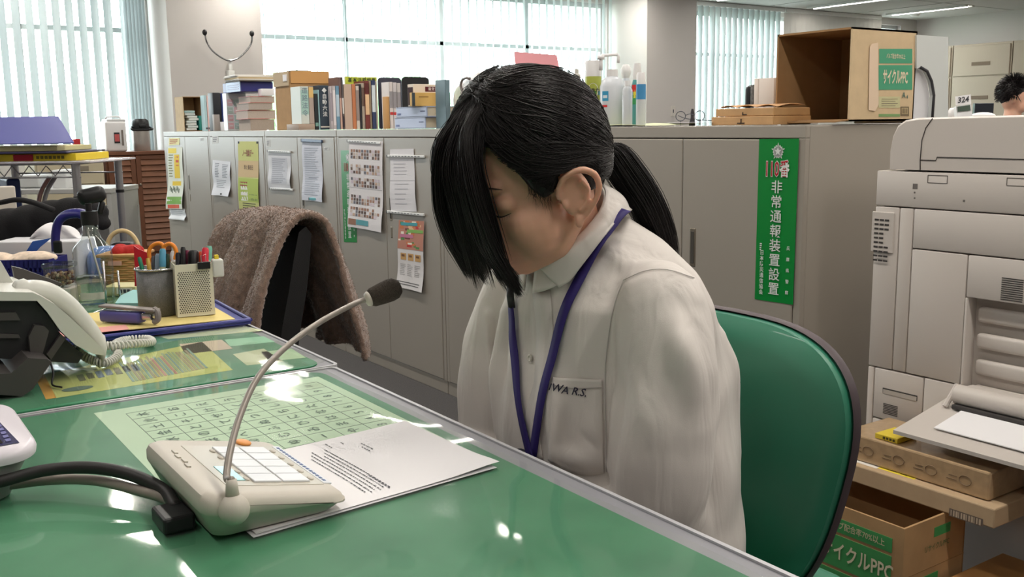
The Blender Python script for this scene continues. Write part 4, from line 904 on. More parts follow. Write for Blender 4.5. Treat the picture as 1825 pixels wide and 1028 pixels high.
for i in range(nx_):
    for j in range(ny_):
        cx_, cy_ = x0+.035+(x1-x0-.05)*(i+.5)/nx_, y0+.01+(y1-y0-.04)*(j+.5)/ny_
        ch = str(j+1) if i == nx_-1 else rows[5-i][9-j] if i < 6 else ''
        if ch: b.text(ch, .019 if len(ch) == 1 else .015, (cx_, cy_, zt+.0004), Y3, -X3, KINK, .008)
b.text('大', .02, (x0+.018, y0+.10, zt+.0004), Y3, -X3, KINK)
tag(b.build('kana_chart'), 'pale green kana and number chart under the clear sheet', 'chart')
# yellow flyer and slips under the second clear sheet
b = MB(); fx0, fx1, fy0, fy1 = .218, .475, 1.49, 1.72
def q4(m, *pp, z=zt): b.prism([(p[0], p[1]) for p in pp], (0, 0, z-.0003), X3, Y3, Z3*.0003, m)
P2 = lambda u, v: PZ(u, v, DZ)
ORG = mat('flyer_orange', (214, 160, 60), .8)
fc = [P2(82, 713), P2(415, 660), P2(360, 610), P2(62, 672)]
q4(YLW, *fc)
def fm(u, v): return (fc[0]*(1-u)+fc[1]*u)*(1-v)+(fc[3]*(1-u)+fc[2]*u)*v
q4(ORG, fm(0, 0), fm(.05, 0), fm(.05, 1), fm(0, 1), z=zt+.0003)
def fq(u0, v0, u1, v1, m, z=zt+.0003): q4(m, fm(u0, v0), fm(u1, v0), fm(u1, v1), fm(u0, v1), z=z)
c_ = fm(.17, .2); b.prism([(.022*math.cos(a*.3), .013*math.sin(a*.3)) for a in range(21)], c_+Z3*.0004+Z3*(zt-DZ), X3, Y3, Z3*.0002, KINK)
rr = random.Random(8)
for k in range(22): fq(.45+.02*k, .12+.002*k, .452+.02*k+.012, .9-.01*rr.random()*30*.5, C(*rr.choice([(150, 170, 130), (160, 150, 120), (196, 140, 130), (130, 160, 150)])), zt+.0005)
for k in range(7): fq(.2+.05*k, .45+.03*(k % 2), .235+.05*k, .7, C(*rr.choice([(90, 110, 100), (110, 130, 150), (120, 120, 90)])), zt+.0005)
tag(b.build('flyer'), 'yellow printed flyer with an orange edge under the clear sheet by the phone', 'flyer')
PAT = mat('slip_pale', (206, 214, 176), .8)
for cs, m, lab in (([(300, 605), (470, 590), (420, 578), (270, 596)], PAT, 'beige slip under the clear sheet below the blue clipboard edge'), ([(330, 632), (415, 622), (395, 606), (320, 614)], mat('slip_pink', (208, 190, 168), .8), 'pinkish slip beside the perforated holder reflection'),
                   ([(410, 618), (490, 610), (470, 600), (400, 606)], mat('slip_mint', (150, 206, 170), .8), 'mint slip under the clear sheet near the fleece chair'), ([(440, 652), (505, 645), (470, 622), (415, 632)], PAT, 'long beige slip under the clear sheet near the desk corner'),
                   ([(480, 645), (545, 638), (520, 622), (465, 628)], mat('slip_card', (186, 216, 176), .8), 'rounded card under the clear sheet nearest the desk corner')):
    b = MB(); q4(m, *[P2(*p) for p in cs]); tag(b.build('paper_slip'), lab, 'paper slip', 'slips under the clear sheet')
# A4 letter on the near desk
b = MB(); ca, cb, cd = PZ(890, 828, DZ+.005), PZ(722, 750, DZ+.005), PZ(457, 952, DZ+.005); e1 = (cb-ca).normalized(); e2 = (cd-ca).normalized()
wA, hA = (cb-ca).length, (cd-ca).length
def lf(u, v):
    p = ca+e1*(wA*u)+e2*(hA*v); p.z = DZ+.0052+.0035*math.exp(-((u-.0)**2+(v-.0)**2)/.03)+.001*math.sin(u*5)*math.sin(v*4); return p
b.slab(lf, 12, 16, (0, 0, .0003), WHITE)
rr = random.Random(2)
def tbar(u0, u1, v0, n_): 
    k = u0
    while k < u1:
        L = rr.uniform(.008, .03); p = ca+e1*(wA*k)+e2*(hA*v0); q = ca+e1*(wA*min(u1, k+L))+e2*(hA*v0); n2 = e2*.0013; z = Vector((0, 0, .0009+lf(k, v0).z-ca.z))
        b.add([p+z, q+z, q+n2+z, p+n2+z], [(0, 1, 2, 3)], INK); k += L+rr.uniform(.004, .012)
tbar(.66, .80, .30, 1); tbar(.64, .74, .32, 1); tbar(.86, .90, .36, 1); tbar(.84, .93, .42, 1)
tbar(.08, .30, .46, 1)
for k in range(6): tbar(.09+.02*(k % 2), .84-.05*(k % 3), .455+.019*k, 1)
tag(b.build('letter_sheet'), 'white letter sheet lying under the microphone unit', 'paper')
b = MB(); b.slab(lambda u, v: ca+e1*(wA*(u*.98-.015))+e2*(hA*(.02+v*.995))-Z3*.0012, 2, 2, (0, 0, .0003), mat('paper_grey', (222, 220, 224), .85)); tag(b.build('letter_sheet'), 'second white sheet showing just below the letter sheet', 'paper')
# ------------------------------------------------------------------ microphone unit
UB = mat('unit_ivory', (202, 195, 183), .45, bump=.06, bscale=1500); UK = mat('unit_keys', (232, 234, 238), .35); UL = mat('unit_display', (120, 178, 176), .15); UP = mat('unit_panel', (196, 190, 176), .3)
ux0, ux1, uy0, uy1 = .246, .390, .858, 1.070
mt = thing('microphone_unit', 'ivory desktop paging microphone with gooseneck on the near desk', 'microphone', ((ux0+ux1)/2, (uy0+uy1)/2, DZ+.0045))
z0u = DZ+.006
def zt_(x): t_ = (x-ux0)/(ux1-ux0); return z0u+.049-.030*t_-.004*math.sin(t_*PI)*0
b = MB(); N = 40; V_ = []; rings = []
def ring(ins, zf, r=.018):
    p = rrect(ux0+ins, ux1-ins, uy0+ins, uy1-ins, r, 8); return [Vector((a, c, zf(a))) for a, c in p]
layers = [ring(.016, lambda x: z0u, .012), ring(.012, lambda x: z0u+.002, .014), ring(.002, lambda x: z0u+(zt_(x)-z0u)*.52, .018), ring(.001, lambda x: z0u+(zt_(x)-z0u)*.55, .018), ring(.0, lambda x: z0u+(zt_(x)-z0u)*.60, .018), ring(.0, lambda x: zt_(x)-.010, .018), ring(.0025, lambda x: zt_(x)-.004, .018), ring(.0075, lambda x: zt_(x)-.0008, .016), ring(.014, lambda x: zt_(x), .014)]
N = len(layers[0]); V_ = [v for l_ in layers for v in l_]
b.add(V_, [(i*N+k, i*N+(k+1) % N, (i+1)*N+(k+1) % N, (i+1)*N+k) for i in range(len(layers)-1) for k in range(N)]+[tuple(range(N-1, -1, -1)), tuple((len(layers)-1)*N+k for k in range(N))], UB); b.build('housing', mt, 'auto')
sl = Vector((ux1-ux0, 0, -.030)).normalized(); nrm_ = Vector((.030, 0, ux1-ux0)).normalized()
def up(a, c, h=0.0): return Vector((ux0, uy0, z0u+.049))+sl*a+Y3*c+nrm_*h      # a: along the slope towards the reader, c: along the desk
def upad(mb, a0, a1, c0, c1, h0, h1, m, bev=.001): 
    mb.box((up((a0+a1)/2, (c0+c1)/2, (h0+h1)/2)), (a1-a0, c1-c0, h1-h0), m, Matrix((sl, Y3, nrm_)).transposed(), bev)
b = MB(); upad(b, .032, .132, .030, .178, -.001, .0006, UP, .0004); b.build('key_panel', mt)
b = MB(); upad(b, .040, .056, .045, .095, .0, .0012, UL, .0004); dsp = b.build('display', mt)
for i in range(2):
    for j in range(5):
        b = MB(); upad(b, .062+.030*i, .090+.030*i, .038+.0262*j, .0625+.0262*j, .0004, .0026, UK, .0007); b.build('key', mt)
for i in range(5):
    for s_ in (0, 1): b = MB(); b.ell(up(.0585 if s_ == 0 else .1255, .050+.026*i, .001), (.003, .006, .0014), UB, 12, Matrix((sl, Y3, nrm_)).transposed()); b.build('indicator_button', mt, True)
b = MB(); ob = up(.022, .150, .0012); p_ = PZ(462, 789, ob.z)
b.ell(up(.105, .190, .0015), (.0085, .0115, .003), mat('orange_button', (238, 160, 84), .4), 20, Matrix((sl, Y3, nrm_)).transposed()); ob_ = b.build('talk_button', mt, True); ob_['label'] = 'orange oval button'
b = MB()
for k in range(4): b.box(up(.016+.002*(k % 2), .10+.017*k, .0008), (.004, .012, .0015), UP, Matrix((sl, Y3, nrm_)).transposed(), .0005)
b.build('slot_button', mt)
b = MB(); upad(b, .134, .1425, .035, .178, -.0012, .0004, mat('label_strip', (222, 226, 232), .5), .0003)
for k in range(16): upad(b, .1365, .1395, .042+.0083*k, .042+.0083*k+.005, .0003, .0008, C(100, 120, 160), .0001)
b.build('label_strip', mt)
b = MB(); bp_ = up(.024, .001, -.012); b.ell(bp_+Vector((.006, -.002, -.002)), (.0145, .0145, .0145), UB, 24); b.lathe([(.0065, 0), (.0055, .010), (.0048, .016)], bp_+Vector((.006, 0, .010)), UB, 16); b.build('neck_socket', mt, True)
g0 = bp_+Vector((.006, 0, .026))
def gp(u, v, t): return PD(u, v, tocam_depth(g0)*(1-t)+1.20*t)
def tocam_depth(p): return (RW.transposed() @ (p-CAM)).z
gpts = [g0]+[gp(*q) for q in ((404, 850, .04), (410, 805, .12), (428, 740, .25), (460, 672, .42), (510, 618, .62), (570, 574, .80), (632, 541, .97), (656, 533, 1.0))]
b = MB(); b.tube(bez(gpts, 90), [.0034]*91, mat('gooseneck_grey', (150, 142, 134), .4, .3), 12); b.build('gooseneck', mt, True)
d_ = (gpts[-1]-gpts[-2]).normalized(); d_ = (PD(702, 516, 1.215)-PD(655, 535, 1.20)).normalized(); qf = d_.to_track_quat('Z', 'Y').to_matrix(); b = MB(); b.lathe([(.0035, -.004), (.0080, -.002), (.0095, .001), (.0085, .005)], gpts[-1], UB, 24, qf); b.build('mic_collar', mt, True)
b = MB(); b.lathe([(.0088, .001), (.0118, .006), (.0134, .020), (.0140, .030), (.0130, .037), (.009, .0425), (.003, .0445)], gpts[-1], mat('mic_foam', (70, 62, 54), .95, bump=1.0, bscale=900, noise=.25, nscale=500), 28, qf); b.build('foam_windscreen', mt, True)
b = MB(); bk = Vector((ux0+.006, uy0+.085, z0u+.014)); b.box(bk+Vector((-.014, -.01, -.008)), (.03, .045, .016), BLACKP, None, .003); b.build('plug_block', mt)
for nm, pts_, r_, m, lab in (('cable', [(-70, 872, .018), (0, 858, .022), (80, 838, .028), (160, 833, .03), (230, 845, .026), (290, 872, .016), (314, 905, .010)], .0065, mat('black_cable', (40, 38, 38), .5), 'thick black cable running to the microphone unit'),
                        ('cable', [(-70, 876, .006), (0, 866, .008), (90, 855, .012), (170, 856, .014), (240, 872, .012), (300, 890, .010), (318, 912, .007)], .0055, mat('grey_cable', (150, 140, 132), .5), 'grey cable running beside the black one to the microphone unit')):
    b = MB(); b.tube(bez([PZ(u, v, DZ+.006+h) for u, v, h in pts_], 50), r_, m, 12); tag(b.build(nm, None, True), lab, 'cable')
# ------------------------------------------------------------------ small terminal, bottom left
TW = mat('terminal_white', (224, 218, 226), .3); TG = mat('terminal_grey', (150, 152, 150), .5)
tp = lambda u, v: PZ(u, v, DZ+.055)
t = thing('card_terminal', 'white card terminal with dark screen and red marks at the lower left', 'terminal', (.07, 1.22, DZ+.004))
b = MB(); p = rrect(0, .17, 0, .17, .035, 8); ey_ = (tp(14, 716)-tp(72, 778)).normalized(); ex_ = ey_.cross(Z3); o_ = tp(77, 800)-ex_*.17
N = len(p); lay = []
for sc, z, dx in ((.80, -.051, -.01), (.86, -.030, -.006), (.93, -.012, -.002), (.99, -.010, 0), (1.0, -.004, 0), (.985, .0, 0), (.95, .003, 0)):
    lay.append([o_+ex_*((a-.085)*sc+.085+dx)+ey_*((c-.085)*sc+.085)+Z3*(z+(.014*(c/.17) if z > -.02 else 0)) for a, c in p])
b.add([v for l_ in lay[:3] for v in l_], [(i*N+k, i*N+(k+1) % N, (i+1)*N+(k+1) % N, (i+1)*N+k) for i in range(2) for k in range(N)]+[tuple(range(N-1, -1, -1))], TG); b.build('lower_body', t, 'auto')
b = MB(); b.add([v for l_ in lay[2:] for v in l_], [(i*N+k, i*N+(k+1) % N, (i+1)*N+(k+1) % N, (i+1)*N+k) for i in range(4) for k in range(N)]+[tuple(4*N+k for k in range(N))], TW); b.build('upper_shell', t, 'auto')
tl_ = lambda u, v, h: o_+ex_*u+ey_*v+Z3*(.0035+h+.014*v/.17)
NVY = mat('panel_navy', (38, 36, 84), .3); b = MB(); b.add([tl_(.012, .022, 0), tl_(.152, .022, 0), tl_(.142, .155, 0), tl_(.012, .155, 0)], [(0, 1, 2, 3)], NVY); b.add([tl_(.014, .028, .0006), tl_(.138, .028, .0006), tl_(.132, .10, .0006), tl_(.014, .10, .0006)], [(0, 1, 2, 3)], mat('terminal_screen', (52, 44, 46), .12))
for i in range(4):
    for j in range(2): b.add([tl_(.03+.026*i, .107+.017*j, .0006), tl_(.052+.026*i, .107+.017*j, .0006), tl_(.052+.026*i, .119+.017*j, .0006), tl_(.03+.026*i, .119+.017*j, .0006)], [(0, 1, 2, 3)], C(210, 70, 60) if (i+j) % 4 else C(225, 225, 230))
for k in range(9): b.add([tl_(.141, .03+.012*k, .0006), tl_(.146, .03+.012*k, .0006), tl_(.146, .038+.012*k, .0006), tl_(.141, .038+.012*k, .0006)], [(0, 1, 2, 3)], C(120, 120, 170))
b.build('screen_panel', t)
# ------------------------------------------------------------------ business phone seen from its side
PW = mat('phone_ivory', (206, 206, 198), .38); PB = mat('phone_dark', (34, 34, 36), .5); PG = mat('phone_foot_grey', (70, 66, 65), .45)
PH0, PH1 = 1.60, 1.80
t = thing('telephone', 'ivory business telephone with coiled cord on the middle desk', 'telephone', (.22, 1.7, DZ+.004))
def pp(u, v, y=PH0): q = PY(u, v, y); return (q.x, q.z)
prof = [pp(-60, 528), pp(0, 520), pp(55, 521), pp(72, 526), pp(100, 548), pp(140, 585), pp(175, 618), pp(192, 634), pp(188, 640), pp(150, 622), pp(125, 596), pp(100, 562), pp(76, 532), pp(60, 534), pp(0, 534), pp(-60, 540)]
prof = [pp(-60, 528), pp(0, 520), pp(58, 521), pp(72, 527), pp(98, 542), pp(125, 565), pp(155, 594), pp(182, 620), pp(190, 634), pp(165, 630), pp(135, 615), pp(108, 590), pp(84, 556), pp(66, 536), pp(0, 536), pp(-60, 542)]
b = MB(); b.prism(prof, (0, PH0, 0), X3, Z3, Y3*.20, PW); b.build('body_shell', t, 'auto')
prof = [pp(-60, 540, 1.61), pp(62, 536, 1.61), pp(84, 560, 1.61), pp(108, 594, 1.61), pp(130, 618, 1.61), pp(150, 632, 1.61), pp(140, 648, 1.61), pp(90, 645, 1.61), pp(50, 640, 1.61), pp(-60, 640, 1.61)]
b = MB(); b.prism(prof, (0, PH0+.014, 0), X3, Z3, Y3*.17, PB); b.build('underside', t)
b = MB(); b.prism([pp(-50, 560), pp(30, 558), pp(38, 572), pp(-50, 574)], (0, PH0+.008, 0), X3, Z3, Y3*.01, PG); b.prism([pp(-60, 596), pp(35, 598), pp(38, 604), pp(-60, 604)], (0, PH0+.008, 0), X3, Z3, Y3*.01, PG)
b.prism([pp(52, 600), pp(62, 580), pp(80, 582), pp(88, 590), pp(74, 640), pp(56, 640)], (0, PH0+.002, 0), X3, Z3, Y3*.03, PG); b.prism([pp(84, 632), pp(110, 596), pp(118, 604), pp(92, 642)], (0, PH0+.004, 0), X3, Z3, Y3*.012, PG); b.build('stand_arm', t, 'auto')
f0 = 1.55; b = MB(); b.prism([pp(-60, 690, f0), pp(-60, 700, f0), pp(10, 704, f0), pp(40, 706, f0), pp(58, 694, f0), pp(76, 668, f0), pp(92, 645, f0), pp(84, 640, f0), pp(50, 638, f0), pp(20, 665, f0), pp(-60, 670, f0)], (0, f0, .0), X3, Z3, Y3*.22, PG); b.build('stand_foot', t, 'auto')
b = MB()
hp = [(28, 500), (60, 494), (95, 500), (130, 522), (162, 558), (183, 590), (188, 610)]; pts_ = [PY(u, v, 1.665) for u, v in hp]
hb = MB(); top = bez(pts_, 24); bot = bez([p+Vector((-.014, 0, -.040)) for p in pts_], 24)
V_ = []
for i in range(25):
    a_, c_ = top[i], bot[i]
    for k in range(10): th = 2*PI*k/10; m_ = (a_+c_)/2; V_.append(m_+Y3*(.024*math.cos(th))+(a_-c_)/2*(math.copysign(abs(math.sin(th))**.7, math.sin(th)))*(1 if i < 3 or i > 20 else .8))
hb.add(V_, [(i*10+k, i*10+(k+1) % 10, (i+1)*10+(k+1) % 10, (i+1)*10+k) for i in range(24) for k in range(10)]+[tuple(range(10)), tuple(240+k for k in range(10))], PW); hb.build('handset', t, True)
b = MB(); b.prism([pp(-30, 470, 1.72), pp(2, 466, 1.72), pp(30, 515, 1.72), pp(16, 520, 1.72)], (0, 1.72, 0), X3, Z3, Y3*.13, PW); b.prism([pp(12, 468, 1.86), pp(30, 472, 1.86), pp(100, 498, 1.86), pp(60, 510, 1.86), pp(22, 515, 1.86)], (0, 1.8, 0), X3, Z3, Y3*.012, PG); b.build('display_tilt', t, 'auto')
b = MB(); cpts = bez([PZ(132, 622, DZ+.035), PZ(160, 640, DZ+.02), PZ(190, 646, DZ+.012), PZ(210, 632, DZ+.012), PZ(205, 614, DZ+.013), PZ(225, 606, DZ+.012), PZ(262, 604, DZ+.012), PZ(270, 610, DZ+.012), PZ(245, 612, DZ+.02), PZ(200, 616, DZ+.025), PZ(165, 612, DZ+.03)], 700)
co2 = []
for i, p in enumerate(cpts):
    tt = (cpts[min(i+1, 700)]-cpts[max(i-1, 0)]).normalized(); a_ = tt.cross(Z3).normalized(); c_ = tt.cross(a_); th = i*.62; co2.append(p+a_*.0058*math.cos(th)+c_*.0058*math.sin(th))
b.tube(co2, .0019, PW, 6); b.build('coiled_cord', t, True)
b = MB(); b.tube(bez([PZ(88, 640, DZ+.04), PZ(95, 665, DZ+.02), PZ(93, 685, DZ+.006), PZ(110, 690, DZ+.005)], 14), .0015, PB, 6); b.build('thin_cord', t, True)
# ------------------------------------------------------------------ blue clipboard tray with stationery
BL = mat('clipboard_blue', (54, 58, 140), .4); MAN = mat('manila_paper', (232, 212, 140), .8)
zb = DZ+.005; bc = [PZ(60, 622, zb), PZ(447, 577, zb), PZ(385, 543, zb), PZ(60, 572, zb)]
t = thing('clipboard', 'dark blue clipboard tray under the pen cup and stapler', 'clipboard', tuple((bc[0]+bc[2])/2)); b = MB()
def bil(c, u, v): return (c[0]*(1-u)+c[1]*u)*(1-v)+(c[3]*(1-u)+c[2]*u)*v
b.slab(lambda u, v: bil(bc, u, v), 1, 1, (0, 0, .006), BL)
for (a, c) in ((bc[0], bc[1]), (bc[1], bc[2])): b.tube([a+Z3*.008, c+Z3*.008], .004, BL, 8)
b.build('board', t)
b = MB(); b.slab(lambda u, v: bil(bc, .2+.74*u, .10+.86*v)+Z3*(.007+.004*(1-v)*(1-u)), 6, 4, (0, 0, .0015), MAN); tag(b.build('envelope'), 'manila envelope lying on the blue clipboard under the stapler', 'envelope')
b = MB(); b.slab(lambda u, v: bil(bc, .02+.4*u, .05+.2*v)+Z3*(.0125+.001*(1-v)), 4, 4, (0, 0, .0006), mat('paper_pink', (226, 160, 150), .8)); tag(b.build('paper_slip'), 'pink edged slip under the purple stapler', 'paper slip')
zc = zb+.0105
# stapler
t = thing('stapler', 'purple and grey stapler lying on the manila envelope', 'stapler', tuple(PZ(230, 578, zc))); PU = mat('stapler_purple', (92, 90, 160), .35); SG = mat('stapler_grey', (140, 132, 128), .4)
sa, sb_ = PZ(185, 574, zc), PZ(255, 578, zc); e_ = (sb_-sa).normalized(); r3 = Matrix((e_, Z3.cross(e_), Z3)).transposed(); L = (sb_-sa).length; mid = (sa+sb_)/2
b = MB(); b.box(mid+Z3*.0135, (L*1.02, .026, .022), PU, r3, .006, 3); b.build('cover', t, 'auto')
b = MB(); b.box(mid+e_*L*.18+Z3*.031, (L*1.40, .022, .005), SG, r3 @ Euler((0, .03, 0)).to_matrix(), .002); b.box(mid+e_*L*.62+Z3*.016, (L*.30, .014, .012), STEEL, r3, .002); b.tube(bez([mid+e_*L*.8+Z3*.031, mid+e_*L*.88+Z3*.026, mid+e_*L*.88+Z3*.012, mid+e_*L*.78+Z3*.006], 10), .006, SG, 8); b.build('magazine_arm', t, 'auto')
# pen cup of grey mesh
def cyl_shell(mb, c, r, h, m, th=.0015, n=40, r2=None):
    r2 = r2 or r; mb.lathe([(r, 0), (r2, h), (r2-th, h), (r-th, .002)], c, m, n)
cc = PZ(281, 562, zc); cup_h = PD(281, 478, tocam_depth(cc)).z-zc; cr_ = 37/FPX*tocam_depth(cc)
t = thing('pen_cup', 'grey mesh pen cup full of pens and orange scissors', 'pen cup', (cc.x, cc.y+cr_*.5, zc)); cc = Vector((cc.x+.01, cc.y+.02, zc))
MESH = mat('mesh_metal', (132, 132, 134), .4, .6, noise=.35, nscale=900, bump=.8, bscale=1400); b = MB(); cyl_shell(b, cc, cr_*.97, cup_h, MESH); b.tube([cc+Vector((cr_*math.cos(2*PI*k/32), cr_*math.sin(2*PI*k/32), cup_h)) for k in range(33)], .0022, STEEL, 8); b.build('cup_wall', t, True)
# perforated holder
hc = [PZ(317, 566, zc), PZ(384, 560, zc)]; e_ = (hc[1]-hc[0]).normalized(); W_ = (hc[1]-hc[0]).length; D_ = Vector((-e_.y, e_.x, 0)); hh = PD(348, 470, tocam_depth(hc[0])).z-zc
t = thing('perforated_holder', 'cream perforated metal pen holder next to the mesh cup', 'pen holder', tuple(hc[0])); CR = mat('cream_metal', (224, 220, 200), .45); HO_ = mat('punched_hole', (60, 58, 52), .9)
b = MB(); r3 = Matrix((e_, D_, Z3)).transposed(); o_ = hc[0]
for (ce, d) in (((o_+e_*W_/2+D_*.001+Z3*hh/2), (W_, .0015, hh)), ((o_+e_*W_/2+D_*.059+Z3*hh/2), (W_, .0015, hh)), ((o_+e_*.001+D_*.03+Z3*hh/2), (.0015, .06, hh)), ((o_+e_*(W_-.001)+D_*.03+Z3*hh/2), (.0015, .06, hh)), ((o_+e_*W_/2+D_*.03+Z3*.001), (W_, .06, .002))): b.box(ce, d, CR, r3, .0004)
nx_, nz_ = 14, 22
for i in range(nx_):
    for j in range(nz_):
        p = o_+e_*(W_*(.08+.84*(i+(.5 if j % 2 else 0))/nx_))+Z3*(hh*(.08+.80*j/nz_))-D_*.0001; b.add([p+e_*.0014*math.cos(a*PI/3)+Z3*.0014*math.sin(a*PI/3) for a in range(6)], [tuple(range(6))], HO_)
for j in range(nz_):
    for i in range(9):
        p = o_+e_*(W_+.0001)+D_*(.06*(.1+.84*(i+(.5 if j % 2 else 0))/9))+Z3*(hh*(.08+.80*j/nz_)); b.add([p+D_*.0014*math.cos(a*PI/3)+Z3*.0014*math.sin(a*PI/3) for a in range(6)], [tuple(range(6))], HO_)
b.build('holder_wall', t)
# pens: each a thing with barrel and cap
def pen(base, u, v, r, cbar, ccap, label, capf=.3, name='pen', cat='pen', shape=None):
    d = tocam_depth(base); tip = PD(u, v, d+.0); dr = (tip-base).normalized(); L = (tip-base).length
    t = thing(name, label, cat, tuple(base), 0, 'pens and markers in the two holders')
    b = MB(); b.tube([base, base+dr*L*(1-capf)], r*.9, C(*cbar, .35), 10); b.build('barrel', t, 'auto'); b = MB(); b.tube([base+dr*L*(1-capf), base+dr*L*.96, tip], [r, r, r*.7], C(*ccap, .35), 10); b.build('cap', t, 'auto'); return t
cB = cc+Z3*.01
for (dx, dy, u, v, r, cb1, cb2, lab) in ((-.02, -.012, 248, 458, .004, (30, 110, 90), (40, 130, 100), 'slim green pen in the mesh cup'), (-.014, -.02, 263, 460, .0042, (190, 150, 60), (200, 160, 70), 'gold pen in the mesh cup'),
                                      (-.004, .01, 283, 452, .007, (120, 140, 170), (150, 170, 190), 'pale blue marker in the mesh cup'), (.004, -.012, 290, 443, .0065, (190, 200, 170), (90, 160, 190), 'thick marker with a blue cap in the mesh cup'),
                                      (.012, -.004, 299, 452, .0045, (150, 190, 60), (40, 60, 40), 'lime green pen in the mesh cup'), (.022, .004, 309, 447, .0055, (200, 196, 196), (220, 214, 214), 'pale grey pencil in the mesh cup'), (-.006, .018, 274, 456, .005, (60, 60, 66), (90, 90, 96), 'dark grey pen at the back of the mesh cup')):
    pen(cB+Vector((dx*.8, dy*.8, 0)), u, v, r, cb1, cb2, lab)
hB = o_+Z3*.01
for (a, dd, u, v, r, cb1, cb2, lab) in ((.10, .03, 318, 450, .006, (34, 34, 44), (40, 40, 50), 'black pen leaning left in the perforated holder'), (.22, .02, 326, 440, .005, (30, 30, 34), (24, 24, 26), 'black clicker pen in the perforated holder'), (.32, .04, 334, 446, .0055, (60, 30, 50), (120, 40, 70), 'dark pen with a magenta label in the perforated holder'),
                                        (.45, .03, 345, 446, .0105, (28, 28, 30), (22, 22, 24), 'fat black marker in the perforated holder'), (.62, .045, 358, 448, .005, (210, 80, 40), (230, 90, 50), 'orange red pen behind the red clip'), (.72, .02, 366, 441, .007, (200, 40, 60), (216, 50, 70), 'red marker in the perforated holder'), (.84, .03, 373, 438, .006, (210, 220, 215), (120, 190, 170), 'white pen with a mint band in the perforated holder')):
    pen(hB+e_*(W_*a)+D_*dd, u, v, r, cb1, cb2, lab)
# scissors
t = thing('scissors', 'orange handled scissors standing in the mesh cup', 'scissors', tuple(cB)); b = MB(); dS = tocam_depth(cc)+.01
b.tube([PD(268, 530, dS), PD(284, 460, dS)], .003, STEEL, 6); b.tube([PD(290, 530, dS), PD(284, 460, dS)], .003, STEEL, 6); b.build('blade', t)
for pts_ in ([(281, 470), (268, 462), (266, 446), (274, 436), (286, 434), (292, 442), (289, 456), (283, 466)], [(286, 466), (290, 452), (292, 440), (302, 434), (311, 440), (314, 452), (308, 462), (300, 468)]):
    b = MB(); pl_ = bez([PD(u, v, dS) for u, v in pts_], 24); b.tube(pl_, .0042, mat('scissor_orange', (236, 140, 40), .35), 8); b.build('finger_loop', t, True)
b = MB(); dR = tocam_depth(cc)+.03; v1 = [PD(238, 438, dR), PD(247, 444, dR), PD(262, 450, dR), PD(268, 470, dR), PD(268, 510, dR), PD(240, 510, dR), PD(240, 474, dR)]
nn = (RW @ Vector((0, 0, 1))).normalized(); b.add(v1+[p+nn*.004 for p in v1], [tuple(range(6, -1, -1)), tuple(range(7, 14))]+[(k, (k+1) % 7, 7+(k+1) % 7, 7+k) for k in range(7)], mat('red_plastic', (186, 30, 44), .35)); tag(b.build('ruler'), 'red plastic ruler end behind the mesh cup', 'ruler')
# binder clip and clip on eraser case
t = thing('binder_clip', 'black binder clip on the rim of the perforated holder', 'clip', tuple(o_+e_*W_*.75+Z3*hh)); b = MB(); r3 = Matrix((e_, D_, Z3)).transposed(); b.box(o_+e_*W_*.77-D_*.002+Z3*(hh-.004), (.024, .008, .014), BLACKP, r3, .001); b.build('clip_body', t)
b = MB(); p_ = o_+e_*W_*.77-D_*.005+Z3*(hh); b.tube([p_-e_*.004-Z3*.012, p_-e_*.005+Z3*.016, p_+e_*.004+Z3*.018, p_+e_*.005-Z3*.012], .0007, STEEL, 6); b.build('wire_handle', t)
t = thing('clip_on_case', 'clear plastic case clipped to the corner of the perforated holder', 'case', tuple(o_+e_*W_)); b = MB(); b.box(o_+e_*(W_+.011)+D_*.01+Z3*(hh-.012), (.022, .026, .036), mat('clear_plastic_case', (236, 236, 230), .3, alpha=.75), r3, .004, 3); b.build('case_body', t, 'auto'); b = MB(); b.box(o_+e_*(W_+.010)+D_*.01+Z3*(hh+.008), (.008, .01, .012), C(226, 200, 60), r3, .001); b.build('yellow_refill', t)
# teal paper, wire stand
b = MB(); p_ = [PZ(205, 540, DZ+.02), PZ(250, 540, DZ+.02), PZ(255, 518, DZ+.02), PZ(238, 516, DZ+.02), PZ(215, 526, DZ+.02)]; b.add(p_+[q-Z3*.014 for q in p_], [tuple(range(5)), tuple(range(9, 4, -1))]+[(k, (k+1) % 5, 5+(k+1) % 5, 5+k) for k in range(5)], mat('teal_paper', (150, 198, 196), .8)); tag(b.build('note_pad'), 'teal note pad left of the mesh cup', 'note pad')
t = thing('wire_stand', 'thin steel wire stand in front of the wicker basket', 'wire stand', tuple(PZ(190, 546, DZ+.005)))
for u0, v0, u1, v1 in ((184, 465, 190, 548), (210, 482, 215, 540)): b = MB(); a_ = PZ(u1, v1, DZ+.004); b.tube([a_, PD(u0, v0, tocam_depth(a_))], .0022, STEEL, 8); b.build('upright', t, True)
b = MB(); b.tube([PZ(190, 548, DZ+.005), PZ(215, 540, DZ+.005), PZ(160, 560, DZ+.005)], .002, STEEL, 6); b.build('foot', t, True)
